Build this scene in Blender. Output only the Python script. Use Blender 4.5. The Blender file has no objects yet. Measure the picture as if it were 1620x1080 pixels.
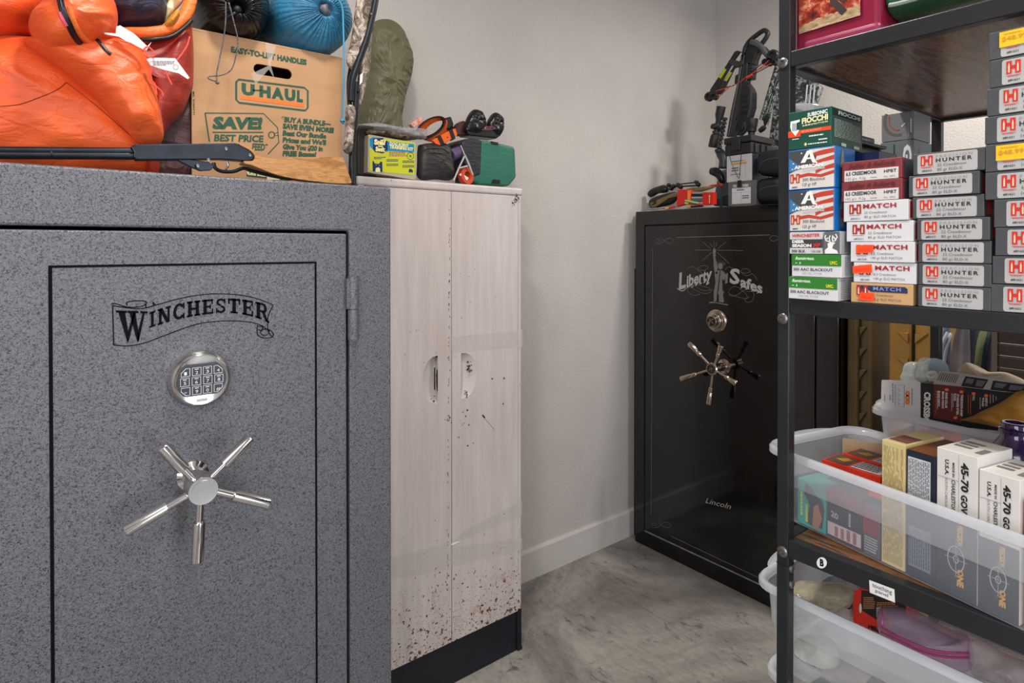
import bpy, bmesh, math, random
from mathutils import Vector, Matrix, Euler, noise
from mathutils.geometry import tessellate_polygon
rnd = random.Random(7)
V = Vector
SC = bpy.context.scene
COL = SC.collection

# ------------------------------------------------------------------ camera
F_PX = 960.0
EYE = V((0, 0, 1.4))
PITCH = math.radians(0.5)
cam_d = bpy.data.cameras.new('camera')
cam = bpy.data.objects.new('camera', cam_d)
COL.objects.link(cam)
cam.location = EYE
cam.rotation_euler = Euler((math.radians(90) - PITCH, 0, math.radians(-38)), 'XYZ')
cam_d.sensor_width = 36
cam_d.lens = 36 * F_PX / 1620
cam_d.shift_y = -(540 - 398.4) / 1620
cam_d.clip_start = 0.02
SC.camera = cam

# ------------------------------------------------------------------ world, lights, exposure
SC.view_settings.view_transform = 'Standard'
SC.view_settings.look = 'None'
SC.view_settings.gamma = 1
SC.view_settings.use_curve_mapping = False
SC.view_settings.exposure = 0.0
w = bpy.data.worlds.new('world')
SC.world = w
w.use_nodes = True
w.node_tree.nodes['Background'].inputs[0].default_value = (0.80, 0.86, 1.0, 1)
w.node_tree.nodes['Background'].inputs[1].default_value = 0.6


def area(name, loc, target, sx, sy, power, col):
    d = bpy.data.lights.new(name, 'AREA')
    d.shape = 'RECTANGLE'
    d.size = sx
    d.size_y = sy
    d.energy = power
    d.color = col
    o = bpy.data.objects.new(name, d)
    COL.objects.link(o)
    o.location = loc
    o.rotation_euler = (V(target) - V(loc)).to_track_quat('-Z', 'Y').to_euler()
    return o


area('ceiling_lamp_light', (0.34, 0.78, 2.66), (0.34, 0.78, 0), 0.15, 0.15, 19, (1.0, 0.93, 0.86))
area('added_fill_panel', (0.1, -1.0, 2.95), (0.1, -1.0, 0), 0.9, 0.9, 32, (1.0, 0.96, 0.92))  # unseen fill panel added behind the camera to brighten the room
area('corner_lamp_light', (2.35, 0.55, 2.66), (2.35, 0.55, 0), 0.16, 0.16, 23, (1.0, 0.93, 0.86))
area('doorway_daylight', (0.95, -2.1, 1.25), (0.7, 0, 1.15), 0.9, 1.9, 32, (0.86, 0.91, 1.0))
area('window_daylight', (-1.15, -0.6, 1.5), (1.5, 0.6, 1.1), 1.2, 1.5, 26, (0.95, 0.97, 1.0))

# ------------------------------------------------------------------ projection helpers
CR = cam.rotation_euler.to_matrix()


def ray(px, py):
    return CR @ V(((px - 810) / F_PX, -(py - 398.4) / F_PX, -1))


class Fr:
    """a real plane in the room, addressed by where it shows in the photograph"""
    sg = -1

    def __init__(s, point, normal):
        s.o = V(point)
        s.n = V(normal).normalized()

    def p(s, px, py, off=0.0):
        d = ray(px, py)
        t = ((s.o + s.n * off) - EYE).dot(s.n) / d.dot(s.n)
        return EYE + d * t


def FY(y):
    return Fr((0, y, 0), (0, -1, 0))


def FX(x):
    return Fr((x, 0, 0), (-1, 0, 0))


def FZ(z):
    return Fr((0, 0, z), (0, 0, 1))


class Face:
    """unit square face of a local box"""
    sg = 1

    def __init__(s, O, R, U):
        s.O, s.R, s.U = V(O), V(R), V(U)
        s.n = s.R.cross(s.U).normalized()

    def p(s, a, b, off=0.0):
        return s.O + s.R * a + s.U * b + s.n * off


# ------------------------------------------------------------------ materials
def lin(h):
    if not isinstance(h, str):
        return tuple(h)[:3]
    h = h.lstrip('#')
    c = [int(h[i:i + 2], 16) / 255 for i in (0, 2, 4)]
    return tuple(x / 12.92 if x <= 0.04045 else ((x + 0.055) / 1.055) ** 2.4 for x in c)


MC = {}


def mat(col, rough=0.5, metal=0.0, var=0.12, vs=9.0, bump=0.0, bs=80.0, stretch=(1, 1, 1), coat=0.0, alpha=1.0, col2=None, detail=3.0, spec=0.5, trans=0.0, ior=1.45, sheen=0.0):
    key = (col, rough, metal, var, vs, bump, bs, stretch, coat, alpha, col2, detail, spec, trans, ior, sheen)
    if key in MC:
        return MC[key]
    m = bpy.data.materials.new('m%d' % len(MC))
    MC[key] = m
    m.use_nodes = True
    nt = m.node_tree
    b = nt.nodes['Principled BSDF']
    c = lin(col)
    tc = nt.nodes.new('ShaderNodeTexCoord')
    mp = nt.nodes.new('ShaderNodeMapping')
    mp.inputs['Scale'].default_value = stretch
    nt.links.new(tc.outputs['Object'], mp.inputs['Vector'])
    n = nt.nodes.new('ShaderNodeTexNoise')
    n.inputs['Scale'].default_value = vs
    n.inputs['Detail'].default_value = detail
    nt.links.new(mp.outputs[0], n.inputs['Vector'])
    r = nt.nodes.new('ShaderNodeValToRGB')
    r.color_ramp.elements[0].position = 0.3
    r.color_ramp.elements[1].position = 0.7
    if col2:
        a, z = c, lin(col2)
    else:
        a = tuple(x * (1 - var) for x in c)
        z = tuple(min(1, x * (1 + var)) for x in c)
    r.color_ramp.elements[0].color = (*a, 1)
    r.color_ramp.elements[1].color = (*z, 1)
    nt.links.new(n.outputs['Fac'], r.inputs[0])
    nt.links.new(r.outputs[0], b.inputs['Base Color'])
    b.inputs['Roughness'].default_value = rough
    b.inputs['Metallic'].default_value = metal
    b.inputs['Coat Weight'].default_value = coat
    b.inputs['Coat Roughness'].default_value = 0.08
    b.inputs['Alpha'].default_value = alpha
    b.inputs['Specular IOR Level'].default_value = spec
    b.inputs['Transmission Weight'].default_value = trans
    b.inputs['IOR'].default_value = ior
    b.inputs['Sheen Weight'].default_value = sheen
    if bump:
        n2 = nt.nodes.new('ShaderNodeTexNoise')
        n2.inputs['Scale'].default_value = bs
        n2.inputs['Detail'].default_value = 4
        nt.links.new(mp.outputs[0], n2.inputs['Vector'])
        bp = nt.nodes.new('ShaderNodeBump')
        bp.inputs['Strength'].default_value = bump
        bp.inputs['Distance'].default_value = 0.002
        nt.links.new(n2.outputs['Fac'], bp.inputs['Height'])
        nt.links.new(bp.outputs[0], b.inputs['Normal'])
    return m


def flat(col, rough=0.55, alpha=1.0, metal=0.0):
    return mat(col, rough, metal, 0.05, 30, alpha=alpha)


def ramp(nt, src, stops):
    r = nt.nodes.new('ShaderNodeValToRGB')
    e = r.color_ramp.elements
    while len(e) < len(stops):
        e.new(0.5)
    for i, (p, c) in enumerate(stops):
        e[i].position = p
        c = lin(c) if isinstance(c, str) else (c, c, c)
        e[i].color = (*c, 1)
    nt.links.new(src, r.inputs[0])
    return r.outputs[0]


def nmat(name):
    m = bpy.data.materials.new(name)
    m.use_nodes = True
    nt = m.node_tree
    tc = nt.nodes.new('ShaderNodeTexCoord')
    return m, nt, nt.nodes['Principled BSDF'], tc.outputs['Object']


def nz(nt, vec, scale, detail=3, rough=0.5, st=None, dist=0.0, loc=None):
    if st or loc:
        mp = nt.nodes.new('ShaderNodeMapping')
        mp.inputs['Scale'].default_value = st or (1, 1, 1)
        mp.inputs['Location'].default_value = loc or (0, 0, 0)
        nt.links.new(vec, mp.inputs[0])
        vec = mp.outputs[0]
    n = nt.nodes.new('ShaderNodeTexNoise')
    n.inputs['Scale'].default_value = scale
    n.inputs['Detail'].default_value = detail
    n.inputs['Roughness'].default_value = rough
    n.inputs['Distortion'].default_value = dist
    nt.links.new(vec, n.inputs['Vector'])
    return n.outputs['Fac']


def mixc(nt, fac, a, b, mode='MIX'):
    x = nt.nodes.new('ShaderNodeMix')
    x.data_type = 'RGBA'
    x.blend_type = mode
    for sock, val in ((x.inputs[0], fac), (x.inputs[6], a), (x.inputs[7], b)):
        if isinstance(val, (int, float)):
            sock.default_value = val
        elif isinstance(val, str):
            sock.default_value = (*lin(val), 1)
        else:
            nt.links.new(val, sock)
    return x.outputs[2]


def mth(nt, op, a, b=0.0):
    x = nt.nodes.new('ShaderNodeMath')
    x.operation = op
    for sock, val in ((x.inputs[0], a), (x.inputs[1], b)):
        if isinstance(val, (int, float)):
            sock.default_value = val
        else:
            nt.links.new(val, sock)
    return x.outputs[0]


def bumpn(nt, b, h, strength, dist=0.002):
    bp = nt.nodes.new('ShaderNodeBump')
    bp.inputs['Strength'].default_value = strength
    bp.inputs['Distance'].default_value = dist
    nt.links.new(h, bp.inputs['Height'])
    nt.links.new(bp.outputs[0], b.inputs['Normal'])


def m_wall():
    m, nt, b, o = nmat('painted_wall')
    c = ramp(nt, nz(nt, o, 2.2, 5), [(0.3, '#bdb8b4'), (0.7, '#c9c4bf')])
    sm = ramp(nt, nz(nt, o, 7, 6, 0.7, (1, 1, 4), 1.5), [(0.70, 0.0), (0.82, 0.25)])
    c = mixc(nt, sm, c, '#8d8a8a')
    nt.links.new(c, b.inputs['Base Color'])
    b.inputs['Roughness'].default_value = 0.6
    bumpn(nt, b, nz(nt, o, 130, 3, 0.55), 0.8, 0.003)
    return m


def m_concrete():
    m, nt, b, o = nmat('polished_concrete')
    c = ramp(nt, nz(nt, o, 1.8, 10, 0.66, None, 1.0), [(0.32, '#65625e'), (0.43, '#84807a'), (0.55, '#9f9b94'), (0.68, '#bab5ac')])
    v = ramp(nt, nz(nt, o, 10, 12, 0.8, (1, 0.5, 1), 2.2), [(0.37, 0.8), (0.45, 0.0)])
    c = mixc(nt, v, c, '#45423f')
    fine = ramp(nt, nz(nt, o, 60, 5, 0.7, (1, 0.3, 1)), [(0.3, 0.75), (0.6, 1.0)])
    c = mixc(nt, 1.0, c, fine, 'MULTIPLY')
    nt.links.new(c, b.inputs['Base Color'])
    nt.links.new(ramp(nt, nz(nt, o, 6, 4), [(0.3, 0.28), (0.7, 0.5)]), b.inputs['Roughness'])
    bumpn(nt, b, nz(nt, o, 40, 6, 0.6), 0.12)
    return m


def m_hammer():
    m, nt, b, o = nmat('hammered_grey_paint')
    n = nz(nt, o, 380, 2, 0.5, None, 1.2)
    base = ramp(nt, n, [(0.38, '#36363b'), (0.45, '#606065'), (0.55, '#6a6a6f'), (0.70, '#74747a')])
    nt.links.new(base, b.inputs['Base Color'])
    b.inputs['Metallic'].default_value = 0.25
    b.inputs['Roughness'].default_value = 0.36
    bumpn(nt, b, n, 0.6, 0.0014)
    return m


def m_gloss():
    m, nt, b, o = nmat('gloss_black_paint')
    s = ramp(nt, nz(nt, o, 5, 7, 0.7, None, 1.0), [(0.50, '#020203'), (0.80, '#0e0e11')])
    nt.links.new(s, b.inputs['Base Color'])
    nt.links.new(ramp(nt, nz(nt, o, 3.5, 5), [(0.40, 0.04), (0.75, 0.13)]), b.inputs['Roughness'])
    b.inputs['IOR'].default_value = 1.62
    bumpn(nt, b, nz(nt, o, 260, 2), 0.05, 0.001)
    return m


def m_enamel():
    m, nt, b, o = nmat('old_cream_enamel')
    c = ramp(nt, nz(nt, o, 5, 6, 0.6, (6, 1, 0.5)), [(0.3, '#beb4b1'), (0.7, '#d0c7c4')])
    c = mixc(nt, ramp(nt, nz(nt, o, 3.2, 4), [(0.55, 0.0), (0.8, 0.35)]), c, '#b89f96')
    sx = nt.nodes.new('ShaderNodeSeparateXYZ')
    nt.links.new(o, sx.inputs[0])
    low = nt.nodes.new('ShaderNodeMapRange')
    low.inputs['From Min'].default_value = 0.12
    low.inputs['From Max'].default_value = 0.56
    low.inputs['To Min'].default_value = 0.17
    low.inputs['To Max'].default_value = 0.0
    nt.links.new(sx.outputs[2], low.inputs['Value'])
    for sc, th in ((85, 0.40), (170, 0.40)):
        n = nz(nt, o, sc, 2, 0.5, None, 0.3)
        k = mth(nt, 'LESS_THAN', n, mth(nt, 'ADD', low.outputs[0], th - 0.17))
        c = mixc(nt, k, c, '#5a3520' if sc < 100 else '#7b5238')
    drip = mth(nt, 'MULTIPLY', ramp(nt, nz(nt, o, 26, 5, 0.7, (1, 1, 0.5)), [(0.56, 0.0), (0.72, 0.8)]), ramp(nt, low.outputs[0], [(0.03, 0.0), (0.12, 0.8)]))
    c = mixc(nt, drip, c, '#9a6f50')
    nt.links.new(c, b.inputs['Base Color'])
    b.inputs['Roughness'].default_value = 0.36
    bumpn(nt, b, nz(nt, o, 30, 3, 0.5, (4, 1, 0.6)), 0.08)
    return m


def m_wood(dark, light, axis=(1, 9, 9), rough=0.35, scale=3.0):
    m, nt, b, o = nmat('wood_grain')
    n = nz(nt, o, scale, 8, 0.6, axis, 2.2)
    c = ramp(nt, n, [(0.3, dark), (0.5, light), (0.62, dark), (0.78, light)])
    f = ramp(nt, nz(nt, o, 60, 3, 0.5, axis), [(0.35, 0.72), (0.6, 1.0)])
    nt.links.new(mixc(nt, 1.0, c, f, 'MULTIPLY'), b.inputs['Base Color'])
    b.inputs['Roughness'].default_value = rough
    return m


def m_cloth(c0, c1, rough=0.45, sc=6, wr=0.35, coat=0.0, ws=28, sheen=0.04):
    m, nt, b, o = nmat('nylon_cloth')
    nt.links.new(ramp(nt, nz(nt, o, sc, 4, 0.5), [(0.3, c0), (0.7, c1)]), b.inputs['Base Color'])
    b.inputs['Roughness'].default_value = rough
    b.inputs['Sheen Weight'].default_value = sheen
    b.inputs['Coat Weight'].default_value = coat
    bumpn(nt, b, nz(nt, o, ws, 5, 0.55, (1, 1, 2.2), 1.4), wr, 0.006)
    return m


def m_camo(cols, sc=16):
    m, nt, b, o = nmat('camouflage')
    n = nz(nt, o, sc, 4, 0.7, None, 1.2)
    st = [(0.0, cols[0]), (0.42, cols[1]), (0.52, cols[2]), (0.62, cols[3])]
    r = ramp(nt, n, st)
    r.node.color_ramp.interpolation = 'CONSTANT'
    nt.links.new(r, b.inputs['Base Color'])
    b.inputs['Roughness'].default_value = 0.7
    return m


# ------------------------------------------------------------------ geometry
_txt = {}
_cap = [None]


def text_geo(s, bold=0.0, space=1.0):
    k = (s, bold, space)
    if k in _txt:
        return _txt[k]
    c = bpy.data.curves.new('t', 'FONT')
    c.body = s
    c.size = 1
    c.offset = bold
    c.resolution_u = 2
    c.space_character = space
    c.fill_mode = 'FRONT'
    o = bpy.data.objects.new('t', c)
    me = bpy.data.meshes.new_from_object(o)
    vs = [(v.co.x, v.co.y) for v in me.vertices]
    fs = [tuple(p.vertices) for p in me.polygons]
    bpy.data.objects.remove(o)
    bpy.data.curves.remove(c)
    bpy.data.meshes.remove(me)
    if _cap[0] is None:
        _cap[0] = 1
        _cap[0] = max(v[1] for v in text_geo('H')[0])
    cap = _cap[0]
    x0 = min(v[0] for v in vs)
    x1 = max(v[0] for v in vs)
    out = ([((v[0] - x0) / (x1 - x0), v[1] / cap) for v in vs], fs)
    _txt[k] = out
    return out


def catmull(pts, n=8, closed=False):
    P = [V(p) for p in pts]
    m = len(P)
    out = []
    rng = range(m if closed else m - 1)
    for i in rng:
        if closed:
            a, b, c, d = P[(i - 1) % m], P[i], P[(i + 1) % m], P[(i + 2) % m]
        else:
            a, b, c, d = P[max(i - 1, 0)], P[i], P[i + 1], P[min(i + 2, m - 1)]
        for k in range(n):
            t = k / n
            out.append(0.5 * ((2 * b) + (c - a) * t + (2 * a - 5 * b + 4 * c - d) * t * t + (3 * b - a - 3 * c + d) * t ** 3))
    if not closed:
        out.append(P[-1])
    return out


def c2(pts, n=6, closed=False):
    return [(v.x, v.y) for v in catmull([(p[0], p[1], 0) for p in pts], n, closed)]


class G:
    def __init__(s):
        s.v, s.f, s.m = [], [], []

    def add(s, vs, fs, mi=0):
        k = len(s.v)
        s.v += [V(v) for v in vs]
        for f in fs:
            s.f.append(tuple(k + i for i in f))
            s.m.append(mi)
        return s

    def box(s, a, b, mi=0):
        (x0, y0, z0), (x1, y1, z1) = a, b
        vs = [(x, y, z) for x in (x0, x1) for y in (y0, y1) for z in (z0, z1)]
        return s.add(vs, [(0, 1, 3, 2), (4, 6, 7, 5), (0, 4, 5, 1), (2, 3, 7, 6), (0, 2, 6, 4), (1, 5, 7, 3)], mi)

    def hexa(s, front, vec, mi=0):
        return s.prism(front, vec, mi)

    def prism(s, pts, vec, mi=0):
        n = len(pts)
        vec = V(vec)
        pts = [V(p) for p in pts]
        vs = pts + [p + vec for p in pts]
        fs = [tuple(range(n)), tuple(range(2 * n - 1, n - 1, -1))] + [(i, (i + 1) % n, n + (i + 1) % n, n + i) for i in range(n)]
        return s.add(vs, fs, mi)

    def tube(s, pts, r, n=8, closed=False, cap=True, smooth=0, mi=0):
        if smooth:
            pts = catmull(pts, smooth, closed)
        P = [V(p) for p in pts]
        m = len(P)
        R = r if isinstance(r, (list, tuple)) else [r] * m
        if len(R) != m:
            q = [R[min(int(i * (len(R) - 1) / (m - 1)), len(R) - 2)] for i in range(m)]
            R2 = []
            for i in range(m):
                f = i * (len(R) - 1) / (m - 1)
                j = min(int(f), len(R) - 2)
                R2.append(R[j] + (R[j + 1] - R[j]) * (f - j))
            R = R2
        vs = []
        up = None
        for i in range(m):
            t = (P[(i + 1) % m] - P[i - 1]) if closed else (P[min(i + 1, m - 1)] - P[max(i - 1, 0)])
            if t.length < 1e-9:
                t = V((0, 0, 1))
            t.normalize()
            if up is None:
                up = V((0, 0, 1)) if abs(t.z) < 0.9 else V((1, 0, 0))
            a = t.cross(up)
            if a.length < 1e-6:
                a = t.orthogonal()
            a.normalize()
            up = a.cross(t).normalized()
            for k in range(n):
                g = 2 * math.pi * k / n
                vs.append(P[i] + (a * math.cos(g) + up * math.sin(g)) * R[i])
        fs = []
        for i in range(m if closed else m - 1):
            j = (i + 1) % m
            for k in range(n):
                l = (k + 1) % n
                fs.append((i * n + k, i * n + l, j * n + l, j * n + k))
        if cap and not closed:
            fs.append(tuple(range(n)))
            fs.append(tuple((m - 1) * n + k for k in range(n)))
        return s.add(vs, fs, mi)

    def cyl(s, a, b, r0, r1=None, n=20, mi=0):
        return s.tube([a, b], [r0, r0 if r1 is None else r1], n, mi=mi)

    def lathe(s, o, axis, prof, n=28, mi=0):
        """prof: (distance along axis, radius)"""
        o = V(o)
        ax = V(axis).normalized()
        a = ax.orthogonal().normalized()
        b = ax.cross(a)
        vs = []
        for d, r in prof:
            for k in range(n):
                g = 2 * math.pi * k / n
                vs.append(o + ax * d + (a * math.cos(g) + b * math.sin(g)) * max(r, 1e-5))
        fs = []
        for i in range(len(prof) - 1):
            for k in range(n):
                l = (k + 1) % n
                fs.append((i * n + k, i * n + l, (i + 1) * n + l, (i + 1) * n + k))
        fs.append(tuple(range(n)))
        fs.append(tuple((len(prof) - 1) * n + k for k in range(n)))
        return s.add(vs, fs, mi)

    def grid(s, fn, nu, nv, mi=0, wrapu=False):
        vs = [fn(i / (nu if wrapu else nu - 1), j / (nv - 1)) for j in range(nv) for i in range(nu)]
        fs = []
        for j in range(nv - 1):
            for i in range(nu if wrapu else nu - 1):
                k = (i + 1) % nu
                fs.append((j * nu + i, j * nu + k, (j + 1) * nu + k, (j + 1) * nu + i))
        return s.add(vs, fs, mi)

    # flat print on a face or plane F
    def rect(s, F, x0, y0, x1, y1, off=0.0004, mi=0):
        return s.add([F.p(x0, y0, off), F.p(x1, y0, off), F.p(x1, y1, off), F.p(x0, y1, off)], [(0, 1, 2, 3)], mi)

    def poly(s, F, pts, off=0.0004, mi=0):
        return s.add([F.p(x, y, off) for x, y in pts], [tuple(range(len(pts)))], mi)

    def line(s, F, pts, wd, off=0.0005, closed=False, mi=0):
        P = [F.p(x, y, off) for x, y in pts]
        m = len(P)
        vs = []
        for i in range(m):
            t = (P[(i + 1) % m] - P[i - 1]) if closed else (P[min(i + 1, m - 1)] - P[max(i - 1, 0)])
            if t.length < 1e-9:
                t = V((0, 0, 1))
            a = t.normalized().cross(F.n).normalized() * wd * 0.5
            vs += [P[i] + a, P[i] - a]
        fs = [(2 * i, 2 * i + 1, 2 * ((i + 1) % m) + 1, 2 * ((i + 1) % m)) for i in range(m if closed else m - 1)]
        return s.add(vs, fs, mi)

    def text(s, F, t, p0, p1, h, off=0.0006, bold=0.0, shear=0.0, space=1.0, mi=0, up=None):
        O = F.p(p0[0], p0[1], off)
        R = F.p(p1[0], p1[1], off) - O
        if up:
            U = F.p(p0[0] + up[0], p0[1] + up[1], off) - O
        else:
            U = F.p(p0[0], p0[1] + F.sg * h, off) - O
        vs, fs = text_geo(t, bold, space)
        Rn = R.normalized() * U.length
        return s.add([O + R * x + U * y + Rn * (shear * y) for x, y in vs], fs, mi)

    def scrib(s, F, x0, y0, x1, y1, rows, off=0.0005, fill=0.55, seed=1, vert=False, mi=0):
        """rows of fine print too small to read"""
        r = random.Random(seed)
        for i in range(rows):
            a = (i + 0.2) / rows
            b = (i + 0.2 + fill) / rows
            t = 0.0
            end = 1.0 if r.random() > 0.25 else r.uniform(0.5, 0.95)
            while t < end:
                w_ = r.uniform(0.05, 0.16)
                e = min(t + w_, end)
                if vert:
                    s.rect(F, x0 + (x1 - x0) * a, y0 + (y1 - y0) * t, x0 + (x1 - x0) * b, y0 + (y1 - y0) * e, off, mi)
                else:
                    s.rect(F, x0 + (x1 - x0) * t, y0 + (y1 - y0) * a, x0 + (x1 - x0) * e, y0 + (y1 - y0) * b, off, mi)
                t = e + 0.025
        return s

    def pillow(s, F, pts, T, back=0.6, wr=0.004, seed=0, nr=16, nt=72, pw=2.2, c=None, off=0.0, ws=14.0, ang=0.0, st=3.0, mi=0):
        """puffed soft body whose outline runs through pts"""
        B = [F.p(x, y, off) for x, y in pts]
        k = max(2, nt // len(B))
        B = catmull(B, k, True)
        m = len(B)
        C = F.p(c[0], c[1], off) if c else sum(B, V()) / m
        R_ = F.n.orthogonal().normalized()
        R_ = V((0, 0, 1)).cross(F.n).normalized()
        Z_ = V((0, 0, 1))
        ca, sa = math.cos(ang), math.sin(ang)

        def wk(q, rho):
            a = (q - C).dot(R_)
            b = (q - C).dot(Z_)
            a, b = a * ca + b * sa, -a * sa + b * ca
            n1 = noise.noise(V((a * ws, b * ws * st, seed * 7.3)))
            n2 = noise.noise(V((a * ws * 2.3, b * ws * st * 2.0, seed * 3.1 + 9)))
            n3 = 1 - abs(noise.noise(V((a * ws * 1.2 + 3, b * ws * st * 0.8, seed * 5.1)))) * 2
            return (n1 * 0.6 + n2 * 0.3 + max(n3 - 0.55, 0) * 0.9) * wr * min(1, (1 - rho) * 5 + 0.12)

        vs = [C + F.n * (T + wk(C, 0))]
        rings = []
        for side in (1, -1):
            for j in range(1, nr + 1 if side == 1 else nr):
                rho = math.sin(math.pi / 2 * j / nr)
                rg = []
                for q in B:
                    pz = C + (q - C) * rho
                    h = T * max(0, 1 - rho ** pw) ** 0.5
                    if side == 1:
                        pz = pz + F.n * (h + wk(pz, rho))
                    else:
                        pz = pz - F.n * (h * back)
                    rg.append(pz)
                rings.append((side, rg))
        fr = [r for sd, r in rings if sd == 1]
        bk = [r for sd, r in rings if sd == -1]
        seq = fr + bk[::-1]
        fs = []
        base = 1
        for r in seq:
            vs += r
        for i in range(m):
            fs.append((0, base + i, base + (i + 1) % m))
        for j in range(len(seq) - 1):
            for i in range(m):
                a = base + j * m
                fs.append((a + i, a + (i + 1) % m, a + m + (i + 1) % m, a + m + i))
        vs.append(C - F.n * (T * back))
        e = len(vs) - 1
        a = base + (len(seq) - 1) * m
        for i in range(m):
            fs.append((a + (i + 1) % m, a + i, e))
        return s.add(vs, fs, mi)

    def blob(s, c, r, n=20, wr=0.0, seed=0, e=1.0, ws=20, mi=0, rot=None):
        c = V(c)

        def sp(x, p):
            return math.copysign(abs(x) ** p, x)
        vs = []
        for j in range(n + 1):
            ph = math.pi * j / n - math.pi / 2
            for i in range(2 * n):
                th = math.pi * i / n
                d = V((sp(math.cos(ph), e) * sp(math.cos(th), e) * r[0], sp(math.cos(ph), e) * sp(math.sin(th), e) * r[1], sp(math.sin(ph), e) * r[2]))
                if wr:
                    d *= 1 + wr * noise.noise((d * ws) + V((seed, 0, 0)))
                if rot:
                    d = rot @ d
                vs.append(c + d)
        fs = []
        for j in range(n):
            for i in range(2 * n):
                k = (i + 1) % (2 * n)
                fs.append((j * 2 * n + i, j * 2 * n + k, (j + 1) * 2 * n + k, (j + 1) * 2 * n + i))
        return s.add(vs, fs, mi)


INFO = {}


def tagp(o, label=None, cat=None, group=None, kind=None):
    if label:
        o['label'] = label
    if cat:
        o['category'] = cat
    if group:
        o['group'] = group
    if kind:
        o['kind'] = kind
    return o


def thing(name, label, cat, loc=(0, 0, 0), group=None, rotz=0.0, local=False):
    o = bpy.data.objects.new(name, None)
    COL.objects.link(o)
    o.empty_display_size = 0.02
    o.location = loc
    o.rotation_euler = (0, 0, rotz)
    INFO[o.name] = V((0, 0, 0)) if local else V(loc)
    return tagp(o, label, cat, group)


def obj(name, g, mats, parent=None, smooth=False, bevel=0.0, loc=None, label=None, solid=0.0, subsurf=0, seg=2):
    off = V((0, 0, 0))
    if parent:
        off = INFO[parent.name]
    elif loc is not None:
        off = V(loc)
    me = bpy.data.meshes.new(name)
    me.from_pydata([tuple(v - off) for v in g.v], [], g.f)
    if not isinstance(mats, (list, tuple)):
        mats = [mats]
    for m in mats:
        me.materials.append(m)
    if any(g.m):
        me.polygons.foreach_set('material_index', g.m)
    bm = bmesh.new()
    bm.from_mesh(me)
    bmesh.ops.remove_doubles(bm, verts=bm.verts, dist=1e-6)
    bmesh.ops.recalc_face_normals(bm, faces=bm.faces)
    bm.to_mesh(me)
    bm.free()
    if smooth:
        me.polygons.foreach_set('use_smooth', [True] * len(me.polygons))
        if smooth != 2:
            me.set_sharp_from_angle(angle=math.radians(38))
    me.update()
    o = bpy.data.objects.new(name, me)
    COL.objects.link(o)
    if solid:
        md = o.modifiers.new('s', 'SOLIDIFY')
        md.thickness = solid
        md.offset = 0
    if bevel:
        md = o.modifiers.new('b', 'BEVEL')
        md.width = bevel
        md.segments = seg
        md.limit_method = 'ANGLE'
        md.angle_limit = math.radians(40)
    if subsurf:
        md = o.modifiers.new('u', 'SUBSURF')
        md.levels = subsurf
        md.render_levels = subsurf
    if parent:
        o.parent = parent
        INFO[o.name] = off
    elif loc is not None:
        o.location = loc
    if label:
        o['label'] = label
    return o


def struct(name, g, m, label, cat, **k):
    o = obj(name, g, m, **k)
    return tagp(o, label, cat, None, 'structure')


def copy_tree(o, parent=None):
    c = o.copy()
    COL.objects.link(c)
    if parent:
        c.parent = parent
    for ch in list(KIDS.get(o.name, [])):
        copy_tree(ch, c)
    return c


KIDS = {}


def index_kids(root):
    KIDS[root.name] = [c for c in COL.objects if c.parent == root]
    for c in KIDS[root.name]:
        KIDS[c.name] = [d for d in COL.objects if d.parent == c]


def tess2(outer, holes):
    """triangles of a flat outline with holes, 2D"""
    loops = [[V((x, y, 0)) for x, y in outer]] + [[V((x, y, 0)) for x, y in h] for h in holes]
    pts = [p for l in loops for p in l]
    return [(p.x, p.y) for p in pts], tessellate_polygon(loops)


def circ(cx, cy, rx, ry=None, n=32, a0=0.0, a1=2 * math.pi):
    ry = rx if ry is None else ry
    full = abs(a1 - a0 - 2 * math.pi) < 1e-6
    return [(cx + rx * math.cos(a0 + (a1 - a0) * k / (n if full else n - 1)), cy + ry * math.sin(a0 + (a1 - a0) * k / (n if full else n - 1))) for k in range(n)]
# ------------------------------------------------------------------ the room
YW, XW = 1.965, 2.97
WALL = m_wall()
TRIM = mat('#c9c5c1', 0.35, var=0.04)
XL, YB, HC = -1.35, -2.3, 3.0
struct('floor', G().box((XL, YB, -0.1), (XW, YW, 0)), m_concrete(), 'grey polished concrete floor with dark mottled veins', 'floor')
struct('wall_back', G().box((XL, YW, 0), (XW + 0.12, YW + 0.12, HC)), WALL, 'pale greige textured wall behind the white cabinet', 'wall')
struct('wall_right', G().box((XW, YB, 0), (XW + 0.12, YW, HC)), WALL, 'pale textured wall behind the black safe and the shelving', 'wall')
gl = G()
gl.box((XL - 0.12, YB, 0), (XL, -1.2, HC)).box((XL - 0.12, 0.0, 0), (XL, YW, HC)).box((XL - 0.12, -1.2, 0), (XL, 0.0, 0.7)).box((XL - 0.12, -1.2, 2.3), (XL, 0.0, HC))
struct('wall_left', gl, WALL, 'pale wall left of the grey safe, outside the view', 'wall')
gr = G()
gr.box((XL, YB - 0.12, 0), (0.45, YB, HC)).box((1.45, YB - 0.12, 0), (XW, YB, HC)).box((0.45, YB - 0.12, 2.25), (1.45, YB, HC))
struct('wall_rear', gr, WALL, 'pale wall with a doorway behind the camera', 'wall')
struct('ceiling', G().box((XL, YB, HC), (XW, YW, HC + 0.1)), mat('#d8d6d2', 0.8, var=0.02), 'white ceiling above the view', 'ceiling')
bb = G()
bb.prism([(XL, YW, 0), (XL, YW - 0.014, 0), (XL, YW - 0.014, 0.118), (XL, YW - 0.008, 0.128), (XL, YW, 0.128)], (XW - XL, 0, 0))
struct('baseboard_back', bb, TRIM, 'white painted baseboard along the wall right of the cabinet', 'baseboard')
bb = G()
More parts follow.
